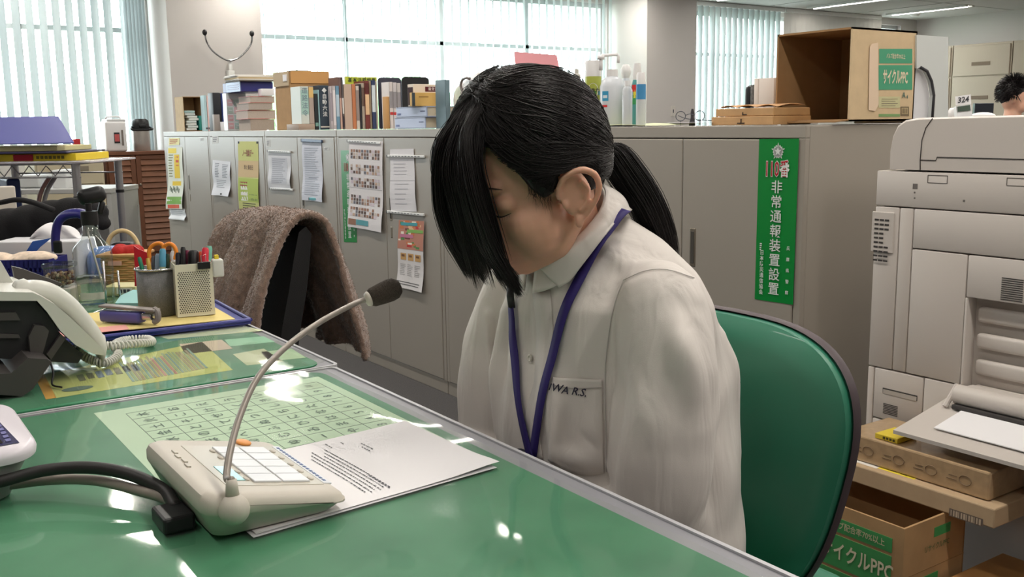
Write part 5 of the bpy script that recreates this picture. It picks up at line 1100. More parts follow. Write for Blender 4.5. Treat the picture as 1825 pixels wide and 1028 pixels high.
# glass bottle with a straw and black pump
bb_ = PZ(172, 540, DZ+.005); dB = tocam_depth(bb_); zz = lambda v: PD(172, v, dB).z-DZ-.005; k_ = dB/FPX
t = thing('glass_bottle', 'clear glass bottle with black pump top and a dip tube', 'bottle', tuple(bb_)); GL = clearmat('bottle_glass', (.91, .94, .94), 1.6, .02, base=.05)
b = MB(); b.lathe([(30*k_, 0), (32*k_, .006), (33*k_, zz(450)), (31*k_, zz(438)), (18*k_, zz(424)), (13*k_, zz(410)), (13*k_, zz(396))], bb_, GL, 40); b.build('glass_body', t, True)
b = MB(); b.lathe([(29*k_, .006), (30.5*k_, zz(490)), (.001, zz(490))], bb_, clearmat('bottle_liquid', (.93, .91, .80), 1.33, .02), 32); b.build('liquid', t, True)
b = MB(); b.lathe([(14*k_, zz(398)), (14.5*k_, zz(390)), (14*k_, zz(374))], bb_, BLACKP, 24); b.tube([bb_+Z3*zz(378), bb_+Z3*zz(360)], .007, BLACKP, 12); b.build('pump_neck', t, 'auto')
b = MB(); q = PD(160, 352, dB); b.box(q+Vector((.004, 0, .004)), (.06, .032, .036), BLACKP, Euler((0, -.2, 0)).to_matrix(), .014, 4); b.box(q+Vector((.022, 0, -.024)), (.012, .014, .03), BLACKP, Euler((0, .3, 0)).to_matrix(), .004); b.build('pump_head', t, True); b = MB(); b.tube([bb_+Z3*zz(400)-X3*.008, bb_+Z3*zz(440), PD(178, 490, dB), PD(186, 520, dB)], .0022, mat('dip_tube', (210, 206, 200), .4), 8); b.build('dip_tube', t, True)
b = MB()
for k in range(14): a0, a1 = -2.6+.1*k, -2.6+.1*(k+1); r_ = 33.4*k_; b.add([bb_+Vector((r_*math.cos(a), r_*math.sin(a), z)) for a, z in ((a0, zz(528)), (a1, zz(528)), (a1, zz(516)), (a0, zz(516)))], [(0, 1, 2, 3)], C(214, 210, 196))
b.build('paper_label', t)
# acrylic box of beads on a small carton
qb = PZ(112, 540, DZ+.004); dq = tocam_depth(qb); rv = (RW @ Vector((1, 0, 0))); rv.z = 0; rv.normalize(); fv = Vector((-rv.y, rv.x, 0)); r3 = Matrix((rv, fv, Z3)).transposed(); w_ = 44/FPX*dq
hb_ = PD(112, 510, dq).z-DZ-.004; b = MB(); b.box(qb+Z3*hb_/2, (w_*1.15, w_, hb_), mat('small_carton_white', (214, 208, 200), .6), r3, .002); tag(b.build('carton'), 'small white carton under the clear bead box', 'carton')
t = thing('bead_box', 'clear acrylic box holding brown beads, behind the telephone', 'box', tuple(qb+Z3*hb_)); h2 = PD(112, 466, dq).z-DZ-.004-hb_
b = MB(); b.box(qb+Z3*(hb_+h2*.42), (w_*.95, w_*.9, h2*.8), GL, r3, .002); b.build('clear_body', t); b = MB(); b.box(qb+Z3*(hb_+h2*.9), (w_*1.05, w_, h2*.2), GL, r3, .003); b.build('lid', t)
b = MB(); rr = random.Random(3)
for k in range(170): b.ell(qb+Z3*(hb_+.006+rr.random()*h2*.5)+rv*rr.uniform(-.42, .42)*w_+fv*rr.uniform(-.38, .38)*w_, (.0035,)*3, C(*rr.choice([(120, 80, 60), (190, 150, 110), (90, 60, 50), (210, 190, 160)])), 6)
o = b.build('beads', t); o['kind'] = 'stuff'
# wicker basket with red cloth, name tray, blue pouch, bag
wb = PZ(214, 508, DZ+.004); dw = tocam_depth(wb); k_ = dw/FPX; WK = mat('wicker', (196, 150, 96), .7); t = thing('wicker_basket', 'wicker basket with a red cloth, behind the glass bottle', 'basket', tuple(wb))
b = MB(); hw_ = PD(214, 458, dw).z-DZ-.004
for j in range(12):
    z = .004+hw_*j/12; ww = (33+4*j/12)*k_; pts_ = []
    for i in range(49):
        a = 2*PI*i/48; c_, s_ = math.cos(a), math.sin(a); o__ = .0016*math.sin(i*PI/2+j*PI); pts_.append(wb+fv*.05+rv*((ww+o__)*math.copysign(abs(c_)**.6, c_))+fv*((.05+o__)*math.copysign(abs(s_)**.6, s_))+Z3*z)
    b.tube(pts_, hw_/12*.62, WK, 6, caps=False)
b.build('woven_wall', t, True); b = MB(); b.box(wb+fv*.05+Z3*(hw_+.004), (78*k_, .11, .008), WK, r3, .003); b.build('rim', t, 'auto')
b = MB(); b.box(wb-fv*.0065+Z3*(hw_*.80)-rv*.006, (.034, .003, .011), C(232, 176, 160), r3, .001); b.build('pink_label', t)
b = MB(); rr = random.Random(6)
for k in range(9): b.ell(wb+fv*.05+rv*rr.uniform(-.022, .032)+Z3*(hw_+.008)+fv*rr.uniform(-.02, .02), (.022, .02, .014+.008*rr.random()), mat('red_cloth', (176, 36, 32), .8, bump=.5, bscale=120), 12)
tag(blob(b, 'cloth', None, .003, 3, MATS['red_cloth']), 'crumpled red cloth lying in the wicker basket', 'cloth')
b = MB(); nb_ = PZ(215, 527, DZ+.004); b.box(nb_+fv*.03+Z3*.011, (.075, .07, .022), mat('name_board_cream', (204, 198, 150), .6), r3, .002); b.box(nb_-fv*.006+Z3*.012+rv*.012, (.036, .001, .013), C(230, 228, 220), r3); b.text('長野県', .012, nb_-fv*.0068+Z3*.012+rv*.012, rv, Z3, INK, .01) if False else None
for k in range(3): b.box(nb_-fv*.0070+Z3*.012+rv*(.004+.009*k), (.006, .0006, .008), INK, r3)
tag(b.build('name_stand'), 'cream name stand under the wicker basket', 'name stand')
def pouch(u0, u1, v0, v1, d, m, name, label, cat, th=.04):
    a_, c_ = PD(u0, v1, d), PD(u1, v0, d); mid = (a_+c_)/2; W2 = (u1-u0)/FPX*d; H2 = (v1-v0)/FPX*d; b = MB(); b.box(mid, (W2, th, H2), m, r3, min(th, H2)*.4, 4); o = b.build(name, None, 'auto'); return tag(o, label, cat)
pouch(160, 238, 438, 508, 2.63, mat('sky_blue_plastic', (110, 140, 196), .4), 'storage_box', 'sky blue plastic box behind the glass bottle and basket', 'box', .09)
t = thing('handbag', 'black bag with an arched beige handle behind the blue box', 'bag', tuple(PD(220, 450, 2.8))); b = MB(); q = PD(222, 446, 2.85); b.box(q-Z3*.06, (.085, .05, .17), mat('black_bag_leather', (30, 28, 30), .4), r3, .022, 4); b.build('bag_body', t, 'auto')
b = MB(); b.tube(bez([PD(u, v, 2.8) for u, v in ((190, 455), (193, 430), (203, 416), (218, 411), (234, 417), (246, 436), (249, 462))], 30), .0062, mat('beige_handle', (206, 180, 130), .35), 10); b.build('handle', t, True)
# tissue box, cloth, blue basket, strap
tb = PD(84, 470, 2.62); tb.z = 0; bz_ = DZ+.004; t = thing('tissue_box', 'white tissue box with a blue swoosh behind the blue basket', 'tissue box', (tb.x, tb.y, bz_)); k_ = 2.62/FPX
ztop = PD(100, 425, 2.62).z; b = MB(); b.box(Vector((tb.x, tb.y, (bz_+ztop)/2)), (150*k_*.98, .12, ztop-bz_), mat('tissue_carton', (214, 214, 218), .6), r3, .003); b.build('carton', t)
b = MB(); o2 = Vector((tb.x, tb.y, 0))-fv*.0605
def tq(u, v): p = PD(u, v, 2.60); d3 = (p-CAM); t3 = (o2-CAM).dot(fv)/d3.dot(fv); return CAM+d3*t3
b.add([tq(44, 452), tq(58, 430), tq(92, 424), tq(72, 440), tq(58, 456)], [(0, 1, 2, 3, 4)], mat('swoosh_blue', (40, 86, 170), .5)); b.build('printed_swoosh', t)
b = MB(); rr = random.Random(4)
def tis(u, v):
    p = PD(58+84*u, 425-40*v*(1-abs(2*u-1)**1.6)*(.8+.2*math.sin(u*9)), 2.62); return p+fv*(.02*math.sin(u*11+v*4)*v)
b.grid(tis, 26, 12, WHITE); o = b.build('tissue', t, True); sm = o.modifiers.new('so', 'SOLIDIFY'); sm.thickness = .0012; evaluated(o)
bkt = PD(45, 500, 2.45); k_ = 2.45/FPX; t = thing('plastic_basket', 'navy plastic basket with square holes behind the telephone', 'basket', (bkt.x, bkt.y, DZ+.004)); NV = mat('navy_plastic', (34, 30, 110), .4)
ztb = PD(60, 462, 2.45).z; b = MB(); x_a, x_b = -.12, .062; base = Vector((bkt.x, bkt.y, 0))
def bwall(o3, ex3, L3, n3):
    h3 = ztb-DZ-.006; zA = DZ+.006; rs_ = [0, .22, .36, .50, .64, .78, 1.0]
    for z0_, z1_ in ((0, .2), (.38, .5), (.68, 1.0)): b.box(o3+ex3*L3/2+Z3*(zA+h3*(z0_+z1_)/2), (L3, .003, h3*(z1_-z0_)), NV, Matrix((ex3, n3, Z3)).transposed())
    for k in range(int(L3/.011)+1): b.box(o3+ex3*(k*.011)+Z3*(zA+h3/2), (.004, .003, h3*.98), NV, Matrix((ex3, n3, Z3)).transposed())
o3 = base+rv*x_a; bwall(o3, rv, x_b-x_a, fv); bwall(o3+fv*.1, rv, x_b-x_a, fv); bwall(base+rv*x_b, fv, .1, rv); bwall(o3, fv, .1, rv); b.box(base+rv*(x_a+x_b)/2+fv*.05+Z3*(DZ+.007), (x_b-x_a, .1, .003), NV, r3); b.build('basket_wall', t)
b = MB(); rr = random.Random(9)
for k in range(10): b.ell(base+rv*(x_a+.02+.15*rr.random())+fv*(.03+.04*rr.random())+Z3*(ztb-.01+.018*rr.random()), (.035, .03, .013), WHITE, 12)
o = blob(b, 'cloth', None, .004, 3, mat('patterned_cloth', (226, 206, 186), .9, noise=.2, nscale=60)); tag(o, 'folded pale patterned cloth in the navy basket', 'cloth')
b = MB(); dd = 2.35
b.tube(bez([PD(u, v, dd) for u, v in ((100, 448), (99, 420), (104, 396), (118, 383), (140, 380), (152, 384))], 24), .017, NV, 12, flat=.6); o = b.build('strap', None, True); tag(o, 'arched navy strap with dark buckles rising from the basket', 'strap')
t = o
b = MB(); b.box(PD(103, 440, 2.33), (.02, .01, .03), BLACKP, r3, .004); b.build('buckle', t)
# black bag lying across, black strap
t = thing('backpack', 'black fabric backpack behind the navy strap at the left edge', 'bag', tuple(PD(40, 430, 2.95))); b = MB(); BF = mat('black_fabric', (18, 17, 20), .85, bump=.4, bscale=300)
for (u, v, r_) in ((-60, 440, .12), (-20, 425, .11), (20, 410, .095), (60, 398, .085), (95, 385, .074), (125, 374, .060), (152, 366, .048), (170, 372, .038), (182, 392, .026)): b.ell(PD(u, v, 2.82)-Z3*.01, (r_, r_*.7, r_*.78), BF, 18)
blob(b, 'bag_body', t, .007, 5, BF); b = MB(); b.tube(bez([PD(u, v, 2.70) for u, v in ((-40, 366), (0, 361), (30, 356), (60, 361), (95, 374))], 20), .012, BF, 10, flat=.6); b.build('shoulder_strap', t, True)
# ------------------------------------------------------------------ wire shelf with binders
sA, sB = PD(-70, 300, 3.05), PD(142, 287, 3.05); zS = (sA.z+sB.z)/2; ex_ = (sB-sA); ex_.z = 0; Ls = ex_.length; ex_.normalize(); ey_ = Vector((-ex_.y, ex_.x, 0)); o_ = Vector((sA.x, sA.y, 0)); CH = mat('chrome_wire', (176, 176, 180), .3, .9); r3s = Matrix((ex_, ey_, Z3)).transposed()
t = thing('wire_shelf', 'chrome wire shelf unit carrying the blue binders', 'shelf', tuple(o_+ex_*Ls/2))
for (a, c) in ((Ls-.014, .0), (Ls-.014, .34), (.0, .0), (.0, .34)): b = MB(); p = o_+ex_*a+ey_*c; b.tube([p, p+Z3*(zS+.0)], .0125, CH, 14); b.tube([p+Z3*(zS-.11), p+Z3*(zS-.10)], .014, BLACKP, 14); b.build('post', t, 'auto')
for zz_ in (zS, .55, .12):
    b = MB()
    for c in (0, .34): b.tube([o_+ey_*c+Z3*zz_, o_+ey_*c+ex_*Ls+Z3*zz_], .003, CH, 6); b.tube([o_+ey_*c+Z3*(zz_-.04), o_+ey_*c+ex_*Ls+Z3*(zz_-.04)], .003, CH, 6)
    for c in (0, Ls-.014): b.tube([o_+ex_*c+Z3*zz_, o_+ex_*c+ey_*.34+Z3*zz_], .003, CH, 6)
    n = 14; zg = [o_+ex_*(Ls*k/n)+Z3*(zz_-(.036 if k % 2 else .004)) for k in range(n+1)]; b.tube(zg, .0022, CH, 6)
    for k in range(14): b.tube([o_+ex_*(Ls*(k+.5)/14)+Z3*zz_, o_+ex_*(Ls*(k+.5)/14)+ey_*.34+Z3*zz_], .0018, CH, 5)
    b.build('shelf_tray', t, True)
b = MB(); b.box(o_+ex_*(Ls/2+.015)+ey_*.16+Z3*(zS+.006), (Ls+.06, .38, .006), mat('clear_shelf_sheet', (214, 208, 214), .2, alpha=.7), r3s, .002); tag(b.build('shelf_sheet'), 'translucent plastic sheet covering the wire shelf', 'sheet')
z_ = zS+.010; b = MB(); YB_ = mat('book_yellow', (222, 196, 40), .5); b.box(o_+ex_*(Ls*.49)+ey_*.14+Z3*(z_+.011), (Ls*.94, .26, .022), YB_, r3s, .002); b.box(o_+ex_*(Ls*.52)+ey_*.008+Z3*(z_+.011), (.06, .003, .019), C(176, 40, 56), r3s)
for k in range(7): b.box(o_+ex_*(Ls*(.64+.035*k))+ey_*.009+Z3*(z_+.011), (.008, .002, .009), C(120, 110, 50), r3s)
tag(b.build('book'), 'thick yellow book with a red label at the bottom of the shelf pile', 'book'); z_ += .0225
BB = mat('binder_blue', (88, 92, 160), .5); t = thing('binder', 'half open blue ring binder on top of the yellow book', 'binder', tuple(o_+Z3*z_))
b = MB(); b.box(o_+ex_*(Ls*.46)+ey_*.13+Z3*(z_+.004), (Ls*.92, .30, .006), mat('binder_dark', (62, 60, 92), .5), r3s, .002); b.build('back_cover', t)
b = MB(); b.box(o_+ex_*(Ls*.42)+ey_*.13+Z3*(z_+.016), (Ls*.8, .26, .016), mat('binder_paper', (208, 200, 150), .8), r3s, .002); b.build('page_stack', t)
b = MB(); c0 = o_+Z3*(z_+.031); f_ = [PD(-70, 257, 3.02), PD(132, 254, 3.02), PD(104, 207, 3.3), PD(-70, 210, 3.3)]; b.slab(lambda u, v: bil(f_, u, v), 2, 2, (0, 0, -.003), BB); b.build('front_cover', t)
# things seen under the shelf: side folder, office chair backs, white box
b = MB(); p_ = PD(6, 330, 2.9); b.bx(p_.x-.03, p_.x+.02, p_.y-.08, p_.y-.05, DZ, p_.z, mat('cream_box', (220, 212, 200), .6), .004) if True else b.box(PD(6, 360, 2.9), (.05, .03, .13), mat('cream_box', (220, 212, 200), .6), r3, .004); tag(b.build('box'), 'cream box at the left edge below the wire shelf', 'box')
b = MB(); p_ = PD(22, 318, 3.2); b.bx(p_.x-.02, p_.x+.02, p_.y-.02, p_.y+.16, .556, p_.z, mat('navy_folder', (44, 62, 110), .5), .008) if True else b.box(PD(22, 350, 3.3), (.03, .2, .18), mat('navy_folder', (44, 62, 110), .5), r3, .008); tag(b.build('folder'), 'navy folder standing below the wire shelf beside the cream box', 'folder')
t = thing('bookstand', 'pink and grey curved book ends below the wire shelf', 'book end', tuple(PD(85, 340, 3.6)))
for (u, m) in ((66, mat('rose_plastic', (170, 130, 124), .5)), (76, mat('grey_plastic', (150, 148, 152), .5))): b = MB(); p_ = PD(u, 372, 3.2); b.tube([Vector((p_.x, p_.y, .556))]+bez([p_, PD(u+8, 340, 3.2), PD(u+22, 316, 3.2)], 10), .013, m, 10, flat=.5); b.build('curved_plate', t, True)
for (u, v, w2, h2, d, col_, lab) in ((60, 322, 46, 22, 6.3, (190, 192, 192), 'white tray box on the far low shelf behind the wire rack'), (118, 322, 26, 40, 6.3, (206, 208, 208), 'white file box on the far low shelf behind the wire rack')):
    b = MB(); c_ = PD(u, v, d); b.box(c_, (w2/FPX*d, .2, h2/FPX*d), mat('ink_box_%d' % u, col_, .6), r3, .01); o = b.build('storage_box'); tag(o, lab, 'box')
zf = PD(60, 334, 6.3).z; b = MB(); c_ = PD(70, 334, 6.3); b.box(Vector((c_.x, c_.y, zf-.015)), (1.1, .45, .03), mat('shelf_grey', (178, 178, 176), .5), r3, .004)
for s_ in (-.53, .53): b.box(Vector((c_.x, c_.y, 0))+rv*s_+Z3*(zf-.03)/2, (.03, .44, zf-.03), MATS['shelf_grey'], r3)
b.box(Vector((c_.x, c_.y, .3))+fv*.2, (1.1, .02, .6), MATS['shelf_grey'], r3); b.box(Vector((c_.x, c_.y, .12)), (1.05, .42, .03), MATS['shelf_grey'], r3); tag(b.build('low_shelf'), 'low grey shelf in the far left background', 'shelf')
# ------------------------------------------------------------------ black chair under a fleece blanket
cx0, cy0 = .86, 2.28
t = thing('office_chair', 'black office chair under the brown fleece blanket', 'chair', (.85, cy0, 0)); LE = mat('black_leather', (30, 29, 31), .4, bump=.2, bscale=400)
ez = [PY(u, v, 2.10) for u, v in ((545, 418), (540, 440), (528, 480), (512, 530), (498, 580), (488, 620))]
b = MB(); V_ = []; n = 5
prof = [(.872, .862), (.885, .845), (.880, .80), (.868, .72), (.85, .64), (.835, .56), (.82, .50), (.775, .50), (.79, .56), (.805, .64), (.825, .72), (.842, .80), (.855, .85)]
b.prism(prof, (0, 2.10, 0), X3, Z3, Y3*.42, LE); b.build('backrest', t, 'auto')
b = MB(); b.box((.66+.03, 2.31, .43), (.44, .44, .08), LE, None, .03, 4); b.build('seat', t, 'auto'); b = MB(); b.tube([(.70, 2.31, .08), (.70, 2.31, .39)], .027, BLACKP, 14); b.tube([(.72, 2.31, .38), (.88, 2.31, .37), (.89, 2.31, .46), (.855, 2.31, .58)], .018, BLACKP, 8); b.build('gas_column', t, 'auto')
for k in range(5): a = 2*PI*k/5+.1; e5 = Vector((math.cos(a), math.sin(a), 0)); b = MB(); c5 = Vector((.70, 2.31, .09)); b.tube([c5, c5+e5*.27-Z3*.03], [.024, .015], BLACKP, 8); lg = b.build('leg', t, True); w5 = MB(); w5.ell(c5+e5*.27-Z3*.062, (.026, .026, .026), BLACKP, 12); w5.build('caster', lg, True)
b = MB(); b.tube(bez([(.79, 2.06, .52), (.72, 2.05, .60), (.66, 2.05, .64), (.56, 2.05, .64)], 12), .018, BLACKP, 10); b.build('armrest', t, True)
FL = mat('brown_fleece', (142, 118, 104), .98, noise=.28, nscale=70, bump=1.0, bscale=420, sheen=.5)
b = MB(); pf = bez([(.735, 0, .60), (.762, 0, .68), (.80, 0, .78), (.830, 0, .85), (.862, 0, .882), (.900, 0, .868), (.925, 0, .80), (.955, 0, .70), (.985, 0, .60), (.995, 0, .545)], 90)
def bl(u, v):
    p = pf[min(90, int(v*90+.5))]; y0_ = 2.075+.03*math.sin(v*5); front = v < .42
    y = 2.085+.46*u + (.0 if front else .0); tk = abs(v-.42)/.42
    bulge = .016*math.sin(u*13+1.2*math.sin(v*4))*min(1, tk*1.6)+.008*math.sin(u*31+v*6)*min(1, tk)
    d_ = Vector((-1, 0, .3)) if front else Vector((1, 0, .2)); q = Vector((p.x, y, p.z))+d_*bulge
    if u < .12 and not front: q.y += .0
    q.y -= .02*tk*(1-u); q.z += .012*math.sin(u*3)*(1 if v in (0, 1) else .3)-.03*u*u*(1-tk)
    return q
b.grid(bl, 90, 90, FL); o = b.build('blanket', None, True); sm = o.modifiers.new('so', 'SOLIDIFY'); sm.thickness = .012; sm.offset = 1; evaluated(o)
sb2 = o.modifiers.new('ss', 'SUBSURF'); sb2.levels = 1; evaluated(o)
me = o.data; nv = len(me.vertices); co = np.empty(nv*3, 'f'); me.vertices.foreach_get('co', co); no = np.empty(nv*3, 'f'); me.vertices.foreach_get('normal', no); rs = np.random.RandomState(1); co = co.reshape(-1, 3)+no.reshape(-1, 3)*(rs.rand(nv, 1)**2*.0042); me.vertices.foreach_set('co', co.ravel().astype('f'))
# fleece pile: many tiny fibres on the same mesh
bm = bmesh.new(); bm.from_mesh(me); fl = [f for f in bm.faces]; rr = random.Random(5)
fib = MB()
for k in range(22000):
    f = fl[rr.randrange(len(fl))]; p = f.calc_center_median(); n_ = (f.normal+Vector((rr.gauss(0, .5), rr.gauss(0, .5), rr.gauss(0, .5)-.2))).normalized(); s_ = n_.cross(Vector((rr.random(), rr.random(), rr.random()))).normalized()*.0007; L = rr.uniform(.003, .007)
    fib.add([p-s_, p+s_, p+n_*L], [(0, 1, 2)], FL)
bm.free(); tag(o, 'brown fleece blanket draped over the black chair back', 'blanket'); fb = fib.build('pile', o, False, normals=False); fb['kind'] = 'stuff'
# ================================================================== things on top of the cabinets
TZ = TOP+.0015
def yz(u, v, x): p = PX(u, v, x); return p.y, p.z
def ubox(u0, u1, vt, vb, x, dep, m, name, label, cat, bev=.002, parent=None, zb=None, group=None):
    """box whose face toward the aisle spans the pixels u0..u1 at plane x"""
    y1, y0 = yz(u0, vt, x)[0], yz(u1, vt, x)[0]; z1 = yz((u0+u1)/2, vt, x)[1]; z0 = TZ if zb is None else zb
    b = MB(); b.bx(x, x+dep, y0, y1, z0, z1, m, bev); o = b.build(name, parent, 'auto')
    if parent is None: tag(o, label, cat, group)
    return o, (y0, y1, z0, z1)
def rowY(u):
    for lim, Y in ((381, 6.72), (588.5, 4.84), (681, 4.82), (720, 4.30), (2000, 3.45)):
        if u < lim: return Y
    return 3.5
def xz(u, v, Y): p = PY(u, v, Y); return p.x, p.z
def ybox(u0, u1, vt, Y, dep, m, name, label, cat, bev=.002, zb=None, group=None, local=None):
    """box whose face toward the near end of the row spans the pixels u0..u1 at plane y = Y"""
    x0, x1 = xz(u0, 200, Y)[0], xz(u1, 200, Y)[0]; z1 = xz((u0+u1)/2, vt, Y)[1]; z0 = TZ if zb is None else zb
    b = MB(); b.bx(x0, x1, Y, Y+dep, z0, z1, m, bev); return tag(b.build(name, None, 'auto'), label, cat, group)
def book(u0, u1, vt, x, dep, rgb, label, dec=(), text=None, tcol=(230, 230, 225), zb=None, name='book', group='books standing on the cabinets', bold=.01, tsz=None):
    Y = rowY(u0)+random.Random(int(u0*7)).uniform(-.003, .006); x0, x1 = xz(u0, 200, Y)[0], xz(u1, 200, Y)[0]-.0006; z1 = xz((u0+u1)/2, vt, Y)[1]; z0 = TZ if zb is None else zb; th = x1-x0; h = z1-z0; dep = .08 if u0 < 381 or u0 > 690 else .13
    t = thing(name, label, 'book' if name == 'book' else name, ((x0+x1)/2, Y, z0), 0, group); cv = mat('cover_%d_%d_%d' % tuple(rgb), rgb, .5); c = min(.0025, th*.2)
    b = MB(); b.bx(x0, x0+c, Y, Y+dep, z0, z1, cv, 0); b.bx(x1-c, x1, Y, Y+dep, z0, z1, cv, 0); b.bx(x0, x1, Y-.001, Y+c, z0, z1, cv, .0008)
    for (v0, v1, col_) in dec: b.bx(x0+.0006, x1-.0006, Y-.0016, Y-.0006, z0+h*v0, z0+h*v1, C(*col_))
    if text:
        s_ = tsz or min(th*.8, h*.8/len(text)); zc_ = z1-h*.12
        for i, ch in enumerate(text): b.text(ch, s_, ((x0+x1)/2, Y-.0022, zc_-i*s_*1.12), X3, Z3, C(*tcol), bold)
    b.build('cover', t, False)
    b = MB(); b.bx(x0+c, x1-c, Y+c, Y+dep-.004, z0+.002, z1-.004, mat('page_block', (214, 204, 182), .85)); b.build('page_block', t); return t
# magazine file of cardboard with white things inside
Yb = 6.93; x0, x1 = 2.03, xz(362, 200, Yb)[0]; z1 = xz(345, 172, Yb)[1]; b = MB(); th = .004
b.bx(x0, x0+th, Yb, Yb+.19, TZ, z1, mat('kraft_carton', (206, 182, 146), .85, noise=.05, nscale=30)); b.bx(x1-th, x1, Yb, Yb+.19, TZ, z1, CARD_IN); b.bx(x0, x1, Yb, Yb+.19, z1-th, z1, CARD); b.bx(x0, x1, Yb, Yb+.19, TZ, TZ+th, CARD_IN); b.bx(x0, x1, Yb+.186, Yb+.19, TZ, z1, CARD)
tag(b.build('cardboard_box'), 'small cardboard box lying open at the far end of the cabinets', 'box')
b = MB(); rr = random.Random(1); zz_ = TZ+.005
for k in range(8): hgt = .017; b.box((x0+.065+rr.uniform(-.008, .008), Yb+.07, zz_+hgt/2), (.07, .11, hgt*.9), C(*rr.choice([(214, 220, 216), (200, 210, 208), (170, 200, 200)])), Euler((0, 0, rr.uniform(-.2, .2))).to_matrix(), .003); zz_ += hgt
tag(b.build('paper_bundle'), 'bundle of white papers inside the small open cardboard box', 'papers')
ybox(354, 360, 206, Yb+.01, .12, mat('teal_box', (40, 130, 120), .5), 'carton', 'teal carton inside the small open cardboard box', 'carton', .002, zb=TZ+.005)
for i, (a, c, vt, col_, lab) in enumerate([(365, 369, 170, (170, 200, 205), 'thin pale blue folder at the left of the file row'), (369.5, 373, 171, (222, 190, 186), 'thin pink folder beside the pale blue one'), (373.5, 377, 172, (226, 222, 222), 'thin white folder before the black file'), (377.5, 380, 174, (200, 196, 198), 'thin grey folder touching the black file')]):
    book(a, c, vt, 2.05, .22, col_, lab, name='folder', group='thin folders on the far cabinets', dec=((.05, .1, (80, 80, 90)),))
ybox(380.5, 395, 165, 6.26, .1, mat('black_file', (26, 26, 30), .5), 'file_box', 'black file box on the far cabinet', 'file box', .006)
ybox(395.5, 404, 166, 6.26, .1, mat('navy_file', (48, 62, 120), .5), 'file_box', 'navy file box beside the black one', 'file box', .003)
ybox(381, 391, 204, 6.215, .035, mat('grey_carton', (158, 148, 142), .6), 'carton', 'small grey carton in front of the black file box', 'carton'); ybox(392, 408, 217, 6.205, .045, mat('white_carton', (228, 228, 232), .6), 'carton', 'low white carton in front of the navy file box', 'carton')
# small parts drawer case
Yd = 5.98; x0, x1 = xz(405, 200, Yd)[0], xz(440, 200, Yd)[0]; z1 = xz(420, 166, Yd)[1]; t = thing('drawer_case', 'translucent small drawer case under the navy tray', 'drawer case', ((x0+x1)/2, Yd, TZ)); DC = mat('case_translucent', (216, 222, 226), .35)
b = MB(); b.bx(x0, x1, Yd+.004, Yd+.075, TZ, z1, DC, .003); b.build('case_body', t); rr = random.Random(3)
for i in range(3):
    for j in range(4):
        xa, xb = x0+(x1-x0)*(i+.1)/3, x0+(x1-x0)*(i+.9)/3; za, zb_ = TZ+.008+(z1-.04-TZ)*(j+.08)/4, TZ+.008+(z1-.04-TZ)*(j+.88)/4
        b = MB(); b.bx(xa, xb, Yd, Yd+.004, za, zb_, C(*rr.choice([(166, 190, 190), (206, 166, 174), (180, 200, 194), (214, 180, 188)]), .3), .001); b.bx(xa+.006, xb-.006, Yd-.003, Yd, (za+zb_)/2-.003, (za+zb_)/2+.002, DC); b.build('drawer', t)
zc1 = z1+.0015
# stack of thick books beside it
zb_ = TZ
for i, (vt, a, c, col_) in enumerate([(212, 445, 489, (170, 158, 148)), (196, 441, 491, (188, 176, 168)), (183, 443, 487, (176, 166, 160)), (171, 447, 491, (182, 172, 164))]):
    Y2 = 5.66+.008*(i % 2); x0b, x1b = xz(a, 200, Y2)[0], xz(c, 200, Y2)[0]; zt2 = xz(468, vt, Y2)[1]; t = thing('thick_book', ['lowest', 'second from bottom', 'third from bottom', 'topmost'][i]+' thick book of the stack right of the drawer case', 'book', ((x0b+x1b)/2, Y2, zb_), 0, 'stack of thick books on the cabinet')
    b = MB(); b.bx(x0b+.002, x1b-.002, Y2+.002, Y2+.2, zb_+.003, zt2-.004, mat('pages_%d' % i, col_, .9, noise=.08, nscale=300)); b.build('page_block', t)
    b = MB(); pk = mat('pink_cover', (206, 130, 130), .6) if i in (1, 3) else mat('tan_cover', (170, 150, 134), .6); b.bx(x0b, x1b, Y2, Y2+.2, zt2-.004, zt2-.001, pk); b.bx(x0b, x1b, Y2, Y2+.2, zb_+.0008, zb_+.003, pk); b.build('cover', t); zb_ = zt2
ybox(468, 491, 158, 5.66, .06, mat('white_carton', (228, 228, 232), .6), 'carton', 'small white carton on top of the thick book stack', 'carton', zb=zb_+.001)
Yt = 5.74; X_ = 2.02; xr = xz(487, 160, Yt)[0]; yt1 = PX(404, 160, X_).y; z2 = PX(420, 146, X_).z; y0, y1 = Yt, yt1; zc1 = max(zc1, zb_+.001); t = thing('letter_tray', 'navy slotted tray on top of the drawer case', 'tray', (X_, (y0+y1)/2, zc1)); b = MB(); b.bx(X_+.003, xr, y0, y1+.08, zc1, z2, NB_ if False else mat('navy_tray', (40, 44, 120), .4), .003)
b.build('tray_body', t); b = MB(); LB = mat('pale_blue_front', (150, 170, 206), .45); b.bx(X_-.002, X_+.003, y0, y1, zc1, z2, LB, .001)
for k in range(3): b.bx(X_-.003, X_-.002, y0+.02, y1-.02, zc1+(z2-zc1)*(.25+.2*k), zc1+(z2-zc1)*(.33+.2*k), MATS['navy_tray'])
b.build('slotted_front', t)
rr = random.Random(4); zz_ = z2+.001
for k in range(5):
    hgt = [.008, .006, .010, .006, .008][k]; b = MB(); o_ = rr.uniform(-.01, .01); b.box((X_+.10, (y0+y1)/2+o_, zz_+hgt/2), (.21+.005*k, .30-.02*k, hgt), C(*[(120, 116, 110), (226, 222, 214), (196, 176, 140), (216, 214, 210), (232, 230, 226)][k]), Euler((.0, 0, rr.uniform(-.08, .08))).to_matrix(), .001)
    tag(b.build('document_folder'), ['dark', 'white', 'tan', 'pale grey', 'top white'][k]+' folder in the pile on the navy tray', 'folder', 'folders piled on the navy tray'); zz_ += hgt+.0004
